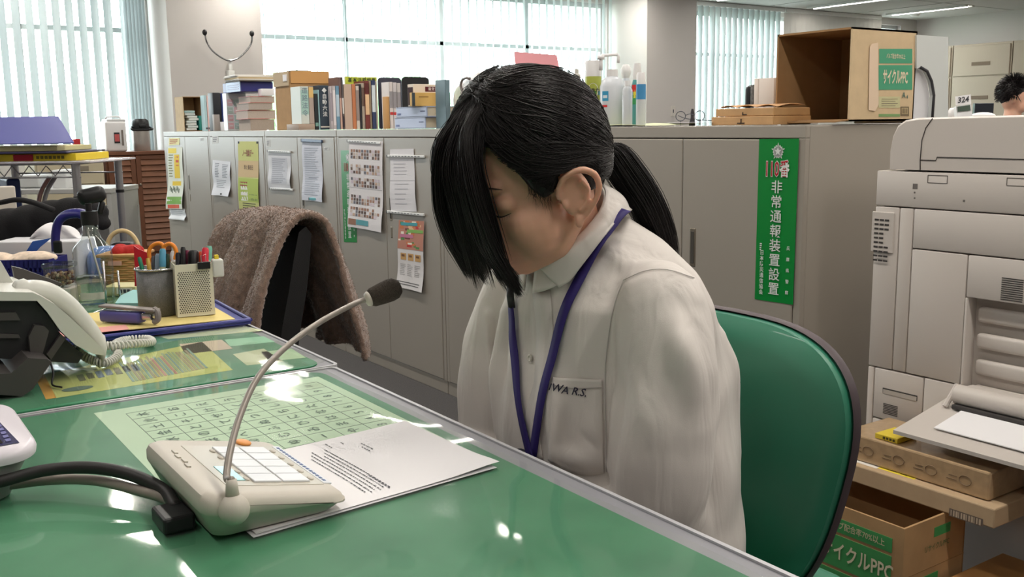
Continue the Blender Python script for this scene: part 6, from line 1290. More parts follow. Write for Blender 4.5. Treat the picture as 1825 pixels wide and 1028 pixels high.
# tall cardboard box with a flap and the books before it
X_ = 2.03; y1, y0 = yz(492, 200, X_)[0], yz(519, 200, X_)[0]; x1 = xz(588, 200, y0)[0]; z2 = PX(505, 128, X_).z
t = thing('cardboard_box', 'tall brown cardboard box with folded flaps behind the white and navy books', 'box', (X_, (y0+y1)/2, TZ)); b = MB(); b.bx(X_, x1, y0, y1, TZ, z2-.004, CARD, .003); b.build('carton_body', t)
b = MB(); b.bx(X_-.006, X_-.001, y0+.004, y1+.003, z2-.075, z2, mat('carton_flap', (190, 170, 142), .9), .001); b.bx(X_-.010, X_-.006, y0+.02, y0+.07, z2-.05, z2-.016, WHITE); b.build('flap', t); b = MB(); b.bx(X_+.004, x1+.002, y0-.006, y0-.001, z2-.062, z2+.001, mat('carton_flap_tan', (196, 150, 96), .9), .001); b.build('flap', t)
b = MB(); b.box((X_+.1, (y0+y1)/2, z2+.003), (.10, .08, .012), C(70, 66, 70), Euler((0, 0, .3)).to_matrix(), .003); tag(b.build('pouch'), 'small dark pouch on top of the tall cardboard box', 'pouch')
ybox(531, 560, 221, 4.82, .16, mat('tan_cover', (170, 150, 134), .6), 'book', 'thin tan book lying flat under the white and green spine book', 'book', .001); zf = xz(546, 221, 4.82)[1]+.001
book(537, 551, 154, 2.045, .15, (206, 214, 208), 'white and mint spine book standing on the thin tan book', dec=((.25, .9, (170, 204, 196)),), text='道路法令', tcol=(120, 140, 150), zb=zf)
book(551.5, 560, 154, 2.045, .15, (176, 160, 150), 'brownish book next to the white and mint one', zb=zf, dec=((.7, .98, (220, 186, 120)),))
book(561, 567, 167, 2.05, .15, (34, 40, 44), 'thin black book left of the navy book', dec=((.1, .2, (120, 160, 150)),)); book(567.5, 570, 160, 2.05, .15, (150, 190, 196), 'thin pale cyan book left of the navy book')
book(570.5, 588, 152, 2.04, .15, (48, 62, 76), 'thick dark navy book with white vertical title', text='◆自動六法', tcol=(225, 228, 228), dec=((.05, .08, (220, 215, 205)),), bold=.02, tsz=.027)
rr = random.Random(12)
for (a, c, vt, col_, lab, dec) in [(589, 593.5, 154, (206, 200, 204), 'pale pinkish book right of the navy book', ((.2, .85, (176, 168, 178)),)), (594, 599, 153, (196, 188, 190), 'greyish book second right of the navy book', ((.1, .9, (226, 220, 222)),)), (599.5, 605.5, 153, (110, 150, 176), 'sky blue spine book left of the green title sheet', ((.3, .8, (180, 200, 214)),)),
                              (606, 610, 137, (120, 96, 92), 'tall brown book beside the green title sheet', ((.0, .6, (214, 176, 160)),)), (610.5, 613.5, 137, (92, 84, 84), 'tall dark grey book beside the green title sheet', ((.3, .6, (220, 218, 214)), (.05, .25, (60, 50, 60)))), (614, 628, 150, (190, 166, 150), 'wide beige book below the green title sheet', ((.0, 1, (196, 172, 156)),)),
                              (628.5, 635, 150, (196, 124, 84), 'orange brown book below the green title sheet', ()), (635.5, 641, 153, (204, 196, 186), 'white spotted spine book', ((.2, .9, (150, 136, 130)),)), (641.5, 645, 150, (36, 34, 38), 'black spine book among the row', ()), (645.5, 651, 148, (190, 178, 162), 'cream book right of the black spine', ((.5, .9, (120, 100, 90)),)),
                              (651.5, 659, 144, (116, 52, 46), 'dark red book with a gold and white title', ((.3, .72, (226, 190, 150)), (.75, .95, (90, 40, 40)))), (659.5, 663, 144, (180, 160, 132), 'tan book right of the dark red one', ()), (663.5, 670, 143, (50, 62, 96), 'navy spine book with a white title strip', ((.35, .9, (210, 220, 226)),)), (670.5, 674, 144, (190, 182, 166), 'thin cream book before the dark bookend', ())]:
    book(a, c, vt, 2.05+rr.uniform(-.004, .004), .16, col_, lab, dec=dec)
# green title sheet behind
Yl = 4.975; x0, x1 = xz(617, 150, Yl)[0], xz(672, 150, Yl)[0]; z1 = xz(645, 137, Yl)[1]; b = MB(); b.bx(x0, x1, Yl, Yl+.02, TZ, z1, mat('lime_cover', (186, 196, 60), .5), .001); sz_ = (x1-x0)/7.2
for i, ch in enumerate('基本法規編集'): b.text(ch, sz_, (x0+sz_*(.9+1.1*i), Yl-.0012, z1-sz_*.75), X3, Z3, C(60, 70, 40), .02)
tag(b.build('file_box'), 'lime green file with dark title showing above the book row', 'file')
def bookend(u0, u1, vt, Y, col_, name, label):
    x0, x1 = xz(u0, 200, Y)[0], xz(u1, 200, Y)[0]; z1 = xz((u0+u1)/2, vt, Y)[1]; h = z1-TZ; W = x1-x0; r_ = .02
    poly = [(0, 0), (W, 0)]+[(W-r_+r_*math.cos(a*PI/12), h-r_+r_*math.sin(a*PI/12)) for a in range(7)]+[(r_+r_*math.cos(PI/2+a*PI/12), h-r_+r_*math.sin(PI/2+a*PI/12)) for a in range(7)]
    b = MB(); m = mat(name+'_m', col_, .45); b.prism(poly, (x0, Y, TZ), X3, Z3, Y3*.0025, m); b.bx(x0+.02, x1-.02, Y, Y+.10, TZ, TZ+.0015, m); tag(b.build('bookend'), label, 'bookend', 'bookends on the cabinets')
bookend(675, 717, 138, 4.42, (58, 58, 74), 'slate', 'dark slate bookend plate right of the book row'); bookend(717.5, 766, 137, 3.92, (22, 22, 24), 'blackend', 'black bookend plate behind the cream boxed book')
ybox(689, 694.5, 172, 4.30, .04, mat('kraft_board', (196, 152, 100), .8), 'file_box', 'kraft coloured divider before the slate bookend', 'divider', .002)
for i, (a, c, vt, col_, lab) in enumerate([(695, 701, 146, (214, 206, 204), 'white magazine with red print right of the kraft divider'), (701.5, 708, 147, (206, 200, 202), 'white magazine second in the group before the slate bookend'), (708.5, 715, 148, (198, 192, 190), 'greyish magazine third in the group before the slate bookend')]): book(a, c, vt, 2.05, .15, col_, lab, dec=((.3, .36, (196, 60, 60)), (.45, .8, (150, 146, 150))), name='magazine', group='magazines on the cabinet')
zb_ = TZ
for i, (vt, a, c) in enumerate([(209, 703, 757), (190, 706, 760)]):
    X2 = 2.02; y1b, y0b = yz(a, 200, X2)[0], yz(c, 200, X2)[0]; zt2 = yz(735, vt, X2)[1]; t = thing('thick_book', ('lower', 'upper')[i]+' of two thick blue-white books lying right of the magazines', 'book', (X2, (y0b+y1b)/2, zb_)); b = MB(); b.bx(X2+.004, X2+.18, y0b+.0035, y1b-.003, zb_+.004, zt2-.004, mat('page_block', (214, 204, 182), .85)); b.build('page_block', t)
    b = MB(); cm = mat('bluewhite_cover', (184, 196, 224), .5); b.bx(X2, X2+.18, y0b, y1b, zb_+.0005, zb_+.004, cm); b.bx(X2, X2+.18, y0b, y1b, zt2-.004, zt2-.0005, cm); b.bx(X2, X2+.006, y0b, y1b, zb_+.0005, zt2-.0005, cm, .002)
    for q in range(3): b.bx(X2-.0008, X2, y1b-.02-.011*q, y1b-.012-.011*q, zb_+.010, zb_+.018, C(120, 134, 180))
    b.bx(X2-.0008, X2, y0b+.012, y0b+.05, zt2-.022, zt2-.018, C(110, 116, 150)); b.build('cover', t); zb_ = zt2
Yc = 3.63; x0, x1 = xz(737, 170, Yc)[0], xz(786, 170, Yc)[0]; z1 = xz(760, 150, Yc)[1]; t = thing('boxed_book', 'cream boxed book with a dark red title label, before the black bookend', 'book', (x0, Yc, zb_))
b = MB(); b.bx(x0, x1, Yc, Yc+.05, zb_+.0005, z1, mat('cream_slipcase', (224, 212, 196), .6), .002); b.bx(x1-.075, x1-.005, Yc-.001, Yc, z1-.03, z1-.010, C(86, 26, 34)); b.bx(x0-.001, x0, Yc+.004, Yc+.046, zb_+.006, z1-.012, C(60, 34, 40)); b.build('slipcase', t)
b = MB()
for i, ch in enumerate('道交法'): b.text(ch, .014, (x1-.055+.0155*i, Yc-.002, z1-.020), X3, Z3, C(220, 210, 206), .02)
b.build('title_lettering', t)
Yo = 3.60; x0, x1 = xz(735, 178, Yo)[0], xz(783, 178, Yo)[0]; z1 = xz(760, 165, Yo)[1]; t = thing('book', 'small ochre book in front of the cream boxed book', 'book', (x0, Yo, zb_)); b = MB(); b.bx(x0, x1, Yo, Yo+.022, zb_+.0005, z1, mat('ochre_cover', (210, 170, 96), .6), .001); b.bx(x0-.001, x0+.012, Yo-.001, Yo+.002, zb_+.001, z1-.0005, C(60, 70, 76)); b.bx(x0+.03, x0+.075, Yo-.001, Yo, z1-.018, z1-.015, C(150, 110, 60)); b.build('cover', t)
book(795, 803, 142, 2.12, .12, (110, 134, 144), 'tall grey blue book beside the plastic bag')
# clear plastic bag with a pale pink and white content
PBG = mat('plastic_bag_film', (224, 212, 206), .3, alpha=.78, noise=.1, nscale=30, bump=.8, bscale=40); X_ = 2.14; t = thing('plastic_bag', 'crumpled translucent plastic bag behind the hair fringe', 'bag', (X_, yz(835, 180, X_)[0], TZ))
b = MB(); pl = [(802, 215), (800, 160), (812, 148), (842, 128), (862, 120), (885, 130), (900, 160), (900, 215)]; pw = [PX(u, v, X_) for u, v in pl]; pw[0].z = TZ; pw[-1].z = TZ
b.add([p+X3*d for d in (0, .02, .06, .08) for p in [(q if d in (.02, .06) else Vector((q.x, q.y*.96+pw[3].y*.04, TZ+(q.z-TZ)*.93))) for q in pw]], [tuple(range(8)), tuple(range(31, 23, -1))]+[(i*8+k, i*8+(k+1) % 8, (i+1)*8+(k+1) % 8, (i+1)*8+k) for i in range(3) for k in range(8)], PBG)
o = b.build('film', t, True); q = o.modifiers.new('s', 'SUBSURF'); q.levels = 3; evaluated(o)
b = MB(); ring = [PX(832+11*math.cos(a), 152+13*math.sin(a), X_-.003) for a in [PI*.45+PI*1.2*k/20 for k in range(21)]]; b.tube(ring, .0055, mat('bag_print_grey', (120, 112, 108), .6), 8); b.build('grey_ring_mark', t, True)
# pink sheet standing behind the head
X_ = 2.3; pw = [PX(u, v, X_) for u, v in ((916, 92), (991, 98), (1003, 160), (922, 160))]; b = MB(); b.add(pw+[p+X3*.004 for p in pw]+[], [(0, 1, 2, 3), (7, 6, 5, 4), (0, 4, 5, 1), (1, 5, 6, 2), (2, 6, 7, 3), (3, 7, 4, 0)], mat('pink_folder', (226, 150, 156), .6)); b.bx(X_+.001, X_+.004, pw[2].y, pw[3].y, TZ, pw[2].z+.002, MATS['pink_folder']); tag(b.build('folder'), 'pink folder standing upright just behind the woman\'s head', 'folder')
# cleaning bottles
def can(u, vt, wpx, x, prof, m, name, label, cat, extra=None, n=28):
    """prof: (radius fraction, height fraction)"""
    c = PX(u, 200, x); d = tocam_depth(c); r = wpx/2/FPX*d; z1 = PX(u, vt, x).z; h = z1-TZ; t = thing(name, label, cat, (c.x, c.y, TZ)); c = Vector((c.x, c.y, TZ))
    for i, (nm, pr, mm) in enumerate(prof): b = MB(); b.lathe([(r*a, h*z) for a, z in pr], c, mm, n); b.build(nm, t, 'auto')
    return t, c, r, h
WP = mat('white_plastic', (232, 230, 230), .35); TRP = mat('milky_plastic', (206, 210, 216), .3)
can(1028, 123, 22, 2.12, [('can_body', [(.9, 0), (1, .02), (1, .70), (.75, .80)], mat('can_silver_green', (140, 146, 120), .3, .6)), ('cap', [(.62, .80), (.62, .9), (.35, .93), (.32, 1)], mat('nozzle_grey', (190, 186, 180), .4))], None, 'spray_can', 'small silver spray can left of the deodorizer can', 'spray can')
t, c, r, h = can(1057, 108, 29, 2.08, [('can_body', [(.93, 0), (1, .02), (1, .76)], mat('can_lime', (176, 184, 84), .35)), ('cap', [(1, .76), (1, .98), (.94, 1)], WP)], None, 'spray_can', 'tall lime deodorizer spray can with a white cap', 'spray can')
def arc_patch(c, r, z0, z1, a0, a1, m, mb, n=10):
    for k in range(n): a, b_ = a0+(a1-a0)*k/n, a0+(a1-a0)*(k+1)/n; mb.add([c+Vector((r*math.cos(q), r*math.sin(q), z)) for q, z in ((a, z0), (b_, z0), (b_, z1), (a, z1))], [(0, 1, 2, 3)], m)
va = math.atan2(-c.y, -c.x)
b = MB(); rr = random.Random(2)
for k in range(14): z0 = h*rr.uniform(.05, .5); a0 = va+rr.uniform(-1.2, .8); arc_patch(c, r*1.012, z0, z0+h*.06, a0, a0+.5, C(*rr.choice([(60, 150, 180), (50, 120, 160), (220, 180, 70), (90, 160, 80), (230, 230, 225)])), b, 4)
for k in range(16): a = 2*PI*k/16; 
eu = [(.40*math.cos(2*PI*k/24), .115*math.sin(2*PI*k/24)) for k in range(24)]
b.add([c+Vector((r*1.02*math.cos(va+.0+p[0]*1.7), r*1.02*math.sin(va+p[0]*1.7), h*(.545+p[1]))) for p in eu], [tuple(range(24))], C(232, 232, 226))
rt = Vector((-math.sin(va), math.cos(va), 0)); dn = Vector((math.cos(va), math.sin(va), 0)); b.text('消臭力', r*.52, c+dn*(r*1.045)+Z3*(h*.545), -(-rt), Z3, C(44, 44, 40), .02) ; b.build('printed_label', t)
t, c, r, h = can(1091, 124, 44, 2.10, [('bottle_body', [(.9, 0), (1, .03), (1, .70), (.8, .82), (.45, .88)], TRP), ('collar', [(.46, .88), (.46, 1)], WP)], None, 'pump_bottle', 'large milky pump bottle with a long nozzle, behind the lime can', 'pump bottle')
b = MB(); dP = tocam_depth(c+Z3*h); b.tube([c+Z3*h*.98, PD(1071, 102, dP)], r*.1, WP, 8) if False else b.tube([PD(1071, 108, dP), PD(1071, 101, dP), PD(1073, 99, dP), PD(1100, 97, dP), PD(1102, 100, dP), PD(1102, 112, dP)], .005, WP, 8); b.tube([PD(1071, 125, dP), PD(1071, 100, dP)], .006, WP, 8); b.lathe([(r*.3, 0), (r*.3, .012)], Vector((PD(1071, 105, dP).x, PD(1071, 105, dP).y, PD(1071, 106, dP).z)), WP, 12); b.build('pump_head', t, True)
va = math.atan2(-c.y, -c.x); b = MB(); arc_patch(c, r*1.01, h*.45, h*.62, va-.9, va-.3, C(60, 150, 190), b); arc_patch(c, r*1.012, h*.34, h*.38, va-.9, va-.4, C(200, 50, 50), b); arc_patch(c, r*1.012, h*.5, h*.55, va-.8, va-.4, C(220, 230, 235), b); b.build('printed_label', t)
can(1115, 115, 20, 2.16, [('bottle_body', [(.9, 0), (1, .03), (1, .62), (.6, .78)], TRP), ('trigger_cap', [(.6, .78), (.9, .86), (.9, .93), (.5, 1)], WP)], None, 'pump_bottle', 'white trigger bottle right of the large pump bottle', 'pump bottle')
can(1118, 144, 18, 2.06, [('bottle_body', [(.95, 0), (1, .03), (1, .8), (.55, .88)], mat('clear_grey_plastic', (196, 200, 204), .25)), ('cap', [(.6, .88), (.6, 1)], WP)], None, 'small_bottle', 'small grey clear bottle in front of the trigger bottle', 'bottle')
t, c, r, h = can(1135, 113, 22, 2.14, [('bottle_body', [(.9, 0), (1, .03), (1, .6), (.65, .74)], mat('green_blue_label', (80, 150, 150), .4)), ('cap', [(.62, .74), (.72, .8), (.55, 1)], WP)], None, 'detergent_bottle', 'detergent bottle with white cap and bright blue red label', 'bottle')
va = math.atan2(-c.y, -c.x); b = MB()
for (z0, z1, a0, a1, col_) in ((.55, .66, -.9, -.1, (200, 50, 50)), (.45, .58, -.6, .5, (220, 200, 60)), (.35, .5, -.9, .8, (60, 150, 90)), (.4, .6, .1, .9, (60, 120, 180))): arc_patch(c, r*1.02, h*z0, h*z1, va+a0, va+a1, C(*col_), b, 5)
b.build('printed_label', t)
can(1142, 129, 17, 2.07, [('bottle_body', [(.95, 0), (1, .03), (1, .5)], mat('clear_grey_plastic', (196, 200, 204), .25)), ('label_band', [(1.02, .5), (1.02, .78)], mat('label_blue', (70, 140, 190), .4)), ('cap', [(.9, .78), (.9, .95), (.7, 1)], WP)], None, 'small_bottle', 'bottle with a blue label band at the right of the bottle group', 'bottle')
# papers, glasses, clip, wooden box
b = MB(); f_ = [PX(1078, 216, 2.03), PX(1262, 215, 2.03), PX(1178, 203, 2.36), PX(1082, 206, 2.36)]
for p in f_: p.z = TZ+.001
b.slab(lambda u, v: bil(f_, u, v)+Z3*(.002+.004*v+.002*math.sin(u*9)), 8, 6, (0, 0, .0012), mat('pale_green_folder', (206, 210, 172), .75)); tag(b.build('folder'), 'pale green folder lying on the cabinet right of the hair', 'folder')
b = MB(); f2 = [PX(1205, 217, 2.02), PX(1270, 217, 2.02), PX(1262, 212, 2.2), PX(1190, 211, 2.2)]
for p in f2: p.z = TZ+.009
b.slab(lambda u, v: bil(f2, u, v), 2, 2, (0, 0, .001), WHITE); tag(b.build('paper_sheet'), 'white paper lying under the wire glasses', 'paper')
t = thing('eyeglasses', 'thin wire glasses lying on the papers by the wooden box', 'eyeglasses', tuple(PX(1225, 214, 2.08)))
for cu in (1213, 1247): b = MB(); c_ = PX(cu, 209, 2.08); c_.z = TZ+.028; b.tube([c_+Vector((0, .020*math.cos(2*PI*k/20), .014*math.sin(2*PI*k/20))) for k in range(21)], .0012, INK, 6); b.build('lens_rim', t, True)
b = MB(); c_ = PX(1230, 211, 2.08); c_.z = TZ+.03; b.tube(bez([c_+Vector((0, .02, 0)), c_+Vector((0, 0, .004)), c_+Vector((0, -.02, 0))], 8), .0011, INK, 6); b.tube(bez([c_+Vector((.0, .05, 0)), c_+Vector((.05, .06, -.01)), c_+Vector((.11, .02, -.016))], 8), .0011, INK, 6); b.tube([c_+Vector((0, .04, -.014)), c_+Vector((0, .04, -.0285))], .0011, INK, 6); b.tube([c_+Vector((0, -.04, -.014)), c_+Vector((0, -.04, -.0285))], .0011, INK, 6); b.build('bridge', t, True)
t, c, r, h = can(1234, 194, 12, 2.10, [('stand_base', [(1, 0), (.9, .2), (.5, .5), (.55, .8), (.3, 1)], mat('dark_bird_figure', (44, 42, 46), .5))], None, 'bird_ornament', 'small dark bird shaped ornament beside the wooden box', 'ornament')
WD = mat('box_wood', (190, 150, 104), .6, noise=.12, nscale=18); X_ = 2.03; y1, y0 = yz(1268, 205, X_)[0], yz(1378, 205, X_)[0]; z1 = yz(1320, 193, X_)[1]; t = thing('wooden_box', 'low wooden box with carved marks, left of the big cardboard box', 'box', (X_, (y0+y1)/2, TZ))
b = MB(); zm = TZ+(z1-TZ)*.52; b.bx(X_, X_+.15, y0, y1, TZ, zm, WD, .002); b.build('lower_tray', t); b = MB(); b.bx(X_+.004, X_+.15, y0+.003, y1-.012, zm+.0005, z1, WD, .002); b.build('lid', t); b = MB(); ym_ = (y0+y1)/2
DK = C(60, 46, 36); zc_ = TZ+.004; b.bx(X_-.001, X_+.001, ym_-.012, ym_+.014, zc_, zc_+.003, DK); b.bx(X_-.001, X_+.001, ym_-.0015, ym_+.002, zc_, zc_+.013, DK); b.bx(X_+.003, X_+.005, ym_-.016, ym_-.002, zm+.003, zm+.006, DK); b.bx(X_+.003, X_+.005, ym_-.003, ym_, zm+.003, zm+.011, DK); b.build('carved_mark', t)
b = MB(); rr = random.Random(5); f3 = lambda u, v: Vector((X_+.02+.11*v, y0+.005+(y1-y0-.02)*u, z1+.0015+.006*abs(math.sin(u*9+v*3))+.004*v)); b.slab(f3, 20, 6, (0, 0, .001), mat('crumpled_kraft', (204, 160, 116), .8)); tag(b.build('wrapping_paper'), 'crumpled kraft paper on the wooden box', 'paper')
ubox(1326, 1337, 152, 0, 2.26, .12, mat('black_file', (26, 26, 30), .5), 'file_box', 'dark rounded file behind the wooden box', 'file box', .012); ubox(1337.5, 1343, 151, 0, 2.25, .12, mat('patterned_file', (96, 94, 92), .5, noise=.5, nscale=120), 'file_box', 'speckled dark file beside the white file boxes', 'file box')
ubox(1344, 1352, 140, 0, 2.24, .2, mat('white_file', (222, 212, 204), .6), 'file_box', 'left white file box behind the wooden box', 'file box'); ubox(1352.5, 1380, 139, 0, 2.24, .2, mat('white_file', (222, 212, 204), .6), 'file_box', 'wider white file box beside the big cardboard box', 'file box')
# ------------------------------------------------------------------ the big open cardboard box
X_ = 2.14; y0 = PX(1517, 120, X_).y; y1 = PX(1384, 120, X_).y; z1 = PX(1517, 48, X_).z; z0 = TZ+.006; x1 = PY(1632, 120, y0).x; th = .005
t = thing('cardboard_box', 'big open cardboard copy paper box lying on its side on the cabinet', 'box', (X_, (y0+y1)/2, TZ)); CB = mat('kraft_carton', (206, 182, 146), .85, noise=.05, nscale=30)
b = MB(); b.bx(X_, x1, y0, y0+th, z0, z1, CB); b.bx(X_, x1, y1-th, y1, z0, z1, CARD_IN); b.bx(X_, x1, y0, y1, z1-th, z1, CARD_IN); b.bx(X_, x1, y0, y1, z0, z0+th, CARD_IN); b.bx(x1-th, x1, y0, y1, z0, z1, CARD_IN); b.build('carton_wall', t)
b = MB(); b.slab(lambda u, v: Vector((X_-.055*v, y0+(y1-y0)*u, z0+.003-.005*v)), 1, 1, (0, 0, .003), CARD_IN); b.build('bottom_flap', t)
GP = mat('print_green', (74, 156, 120), .7); OW = mat('print_cream', (222, 212, 184), .7)
def onY(u, v, off=.0008): return PY(u, v, y0-off)
def rectY(mb, u0, u1, v0, v1, m, off=.0008): mb.add([onY(u0, v0, off), onY(u1, v0, off), onY(u1, v1, off), onY(u0, v1, off)], [(0, 1, 2, 3)], m)
b = MB(); rectY(b, 1567, 1626, 87, 113, GP); rectY(b, 1566, 1626, 116, 160, GP); b.text('バルブ配合率70%以上', .0135, onY(1597, 101, .0016), X3, Z3, OW, .012, sx=.62); b.text('サイクルPPC', .040, onY(1596, 139, .0016), X3, Z3, OW, .03, sx=.47); b.text('A', .021, onY(1611, 170, .0016), X3, Z3, C(80, 110, 100), .02); b.text('4', .014, onY(1617, 173, .0016), X3, Z3, C(80, 110, 100), .02)
rectY(b, 1566, 1604, 172, 192, C(196, 192, 150)); rectY(b, 1605, 1620, 190, 207, C(120, 104, 80)); rectY(b, 1607, 1618, 192, 203, C(200, 180, 140), .0012)
for k in range(5): rectY(b, 1608+2*k, 1609+2*k, 193, 202, C(100, 84, 64), .0016)
for k in range(4): rectY(b, 1571, 1600-4*(k % 2), 176+4*k, 177+4*k, C(140, 130, 110), .0012)
rectY(b, 1566, 1604, 203, 208, C(120, 156, 100)); b.build('printed_panel', t)
b = MB(); TP = mat('packing_tape', (226, 202, 176), .35); b.add([onY(1554, 78, .0024), onY(1565, 76, .0024), onY(1566, 186, .0024), onY(1560, 198, .0024), onY(1548, 196, .0024), onY(1550, 84, .0024)], [tuple(range(6))], TP); b.build('tape_strip', t)
# white moulded board with a rounded opening, behind the box
Xb = x1+.015; yb = y0-.005; pz = PY(1691, 70, yb); t = thing('partition_board', 'whitish board with an arched opening, right of the big cardboard box', 'board', (Xb, yb, TZ)); BD = mat('grey_white_board', (206, 210, 208), .5)
u_ = lambda u, v: (PY(u, v, yb).x, PY(u, v, yb).z); b = MB(); pl = [u_(1634, 62), u_(1690, 66), u_(1690, 208), u_(1660, 212), u_(1664, 170), u_(1660, 145), u_(1652, 127), u_(1640, 120), u_(1634, 122)]; b.prism(pl, (0, yb, 0), X3, Z3, Y3*.012, BD); b.build('outer_panel', t)
b = MB(); pl = [u_(1633.5, 121), u_(1640, 119), u_(1652, 126), u_(1660, 144), u_(1664, 170), u_(1661, 212), u_(1634, 214)]; b.prism(pl, (0, yb+.013, 0), X3, Z3, Y3*.008, mat('inner_panel_white', (226, 226, 230), .5)); b.build('inner_panel', t)
b = MB(); pl = [(u_(a, c)) for a, c in ((1640, 120), (1652, 127), (1660, 145), (1664, 170), (1661, 212))]; b.tube([(p[0], yb-.001, p[1]) for p in pl], .004, mat('dark_gasket', (60, 60, 64), .6), 6); b.build('edge_trim', t, True)
b = MB(); b.bx(Xb-.005, u_(1691, 200)[0], yb+.02, yb+.2, TZ, TZ+.02, BD, .002); b.build('foot', t)
# ================================================================== copier
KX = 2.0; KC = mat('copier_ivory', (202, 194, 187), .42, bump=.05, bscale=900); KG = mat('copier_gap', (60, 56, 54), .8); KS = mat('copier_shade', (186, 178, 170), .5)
K = lambda u, v, x=KX: (PX(u, v, x).y, PX(u, v, x).z)
t = thing('photocopier', 'large ivory office photocopier at the right edge', 'photocopier', (KX+.3, 1.05, 0)); YR = .62
yl = K(1558, 400)[0]; zt2 = K(1600, 304)[1]
b = MB(); b.bx(KX+.052, KX+.60, YR, yl, .04, zt2, KC, .012, 3); b.build('main_casing', t, 'auto'); b = MB(); b.bx(KX+.046, KX+.053, YR+.01, yl-.012, .05, zt2-.012, KG); b.build('panel_gap', t)
def kpanel(u0, v0, u1, v1, nm='side_panel', y0_=None, m=KC, x=0.0, z0_=None):
    ya = K(u0, (v0+v1)/2)[0]; yb_ = y0_ if y0_ is not None else K(u1, (v0+v1)/2)[0]; za = K(u0, v0)[1]; zb2 = z0_ if z0_ is not None else K(u0, v1)[1]
    b = MB(); b.bx(KX+x, KX+.012, yb_+.0012, ya-.0012, zb2+.0012, za-.0012, m, .002); return b.build(nm, t, 'auto')
y16, y18 = K(1602, 400)[0], K(1627, 400)[0]; z35 = K(1560, 357)[1]; z37 = K(1630, 371)[1]; z44 = K(1628, 443)[1]; z38 = K(1605, 380)[1]; z65 = K(1552, 652)[1]; z66 = K(1600, 662)[1]
def kp(ya, yb_, za, zb2, nm='side_panel', m=KC): b = MB(); b.bx(KX, KX+.046, yb_+.0012, ya-.0012, zb2+.0012, za-.0012, m, .003); return b.build(nm, t, 'auto')
kp(yl, YR, zt2, z37, 'upper_panel'); kp(yl, y16, z37, z65); kp(y16, y18, z37, z66); kp(y18, YR, z37, z44, 'mid_panel')
yr0 = K(1716, 600)[0]; kp(y18, yr0, z44, z66, 'lower_panel'); zr1 = K(1720, 530)[1]; kp(yr0, YR, z44, zr1, 'vent_panel')
yd1, yd0 = K(1556, 700)[0], K(1645, 700)[0]; zd0 = K(1552, 742)[1]; kp(yd1, yd0, z65, zd0, 'service_door'); kp(yl, yd1, z65, .06); kp(yd1, yd0, zd0, .06, 'base_panel'); kp(yd0, yr0, z66, .06, 'base_panel')
kp(yr0, YR, K(1730, 730)[1]-.06, .06, 'base_panel')
b = MB(); b.bx(KX+.036, KX+.045, YR, yr0, .25, zr1, KC); 
for k in range(4): zc_ = zr1-.03-.058*k; b.bx(KX+.018, KX+.040, YR, yr0-.018, zc_-.024, zc_+.010, KC, .008, 3)
b.bx(KX, KX+.05, yr0-.006, yr0, .25, zr1, KC, .002); b.build('tray_recess', t, 'auto')
def vent(yc0, yc1, zc0, zc1, cols, rows, nm='vent_grille'):
    b = MB()
    for i in range(cols):
        for j in range(rows):
            a, c_ = yc0+(yc1-yc0)*(i+.08)/cols, yc0+(yc1-yc0)*(i+.86)/cols; z = zc0+(zc1-zc0)*(j+.5)/rows; b.bx(KX-.0006, KX+.001, a, c_, z-(zc1-zc0)/rows*.28, z+(zc1-zc0)/rows*.2, KG)
    b.build(nm, t)
b = MB(); ya, za = K(1556, 376); yb_, zb2 = K(1592, 452); b.bx(KX-.003, KX+.001, yb_, ya, zb2, za, KC, .002); vp = b.build('vent_cover', t)
b = MB()
for i in range(3):
    for j in range(10):
        if i == 2 and 3 <= j <= 5: continue
        a, z = ya-.008-.0135*i, za-.018-.0105*j; b.bx(KX-.0036, KX-.0028, a-.011, a, z-.003, z+.0012, KG)
b.build('vent_grille', vp)
ya, za = K(1779, 492); vent(YR+.02, ya, K(1779, 534)[1], za, 8, 11)
ya, za = K(1570, 716); vent(K(1602, 740)[0], ya, K(1602, 744)[1], za, 1, 7, 'louvre')
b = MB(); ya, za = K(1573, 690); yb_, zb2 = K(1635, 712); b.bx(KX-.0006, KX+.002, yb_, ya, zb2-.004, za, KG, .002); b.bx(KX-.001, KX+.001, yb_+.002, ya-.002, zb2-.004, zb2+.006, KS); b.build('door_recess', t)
ln = mat('copier_line', (110, 104, 100), .7)
def rect_line(u0, v0, u1, v1):
    b = MB(); a, c_ = K(u0, v0), K(u1, v1)
    for q in ((c_[0], a[0], a[1]-.0008, a[1]+.0008), (c_[0], a[0], c_[1]-.0008, c_[1]+.0008), (a[0]-.0008, a[0]+.0008, c_[1], a[1]), (c_[0]-.0008, c_[0]+.0008, c_[1], a[1])): b.bx(KX-.0005, KX+.0005, q[0], q[1], q[2], q[3], ln)
    b.build('moulded_mark', t)
rect_line(1654, 312, 1688, 327); rect_line(1795, 317, 1830, 332)
for (u, v, r_) in ((1631, 332, .006), (1630, 343, .002), (1630, 353, .002), (1718, 358, .0025)): b = MB(); c_ = K(u, v); b.box((KX, c_[0], c_[1]), (.001, r_*2, r_*2), ln, None, .0004); b.build('screw_hole', t)
lp = [K(1583, 302), K(1584, 270), K(1589, 243), K(1598, 224), K(1612, 214), K(1635, 210), K(1700, 208), (YR, K(1815, 205)[1]+.004), (YR, K(1640, 303)[1])]; zl = K(1583, 302)[1]; lp[0] = (lp[0][0], zl+.001); lp[-1] = (YR, zl+.001)
b = MB(); NP = len(lp); V_ = []
for (dx, ins) in ((0, .004), (.006, .0), (.46, .0), (.50, .01)):
    cy_ = sum(p[0] for p in lp)/NP; V_ += [Vector((KX+dx, p[0]-(ins if p[0] > 1.3 else 0), p[1]-(ins if p[1] > zl+.02 else 0))) for p in lp]
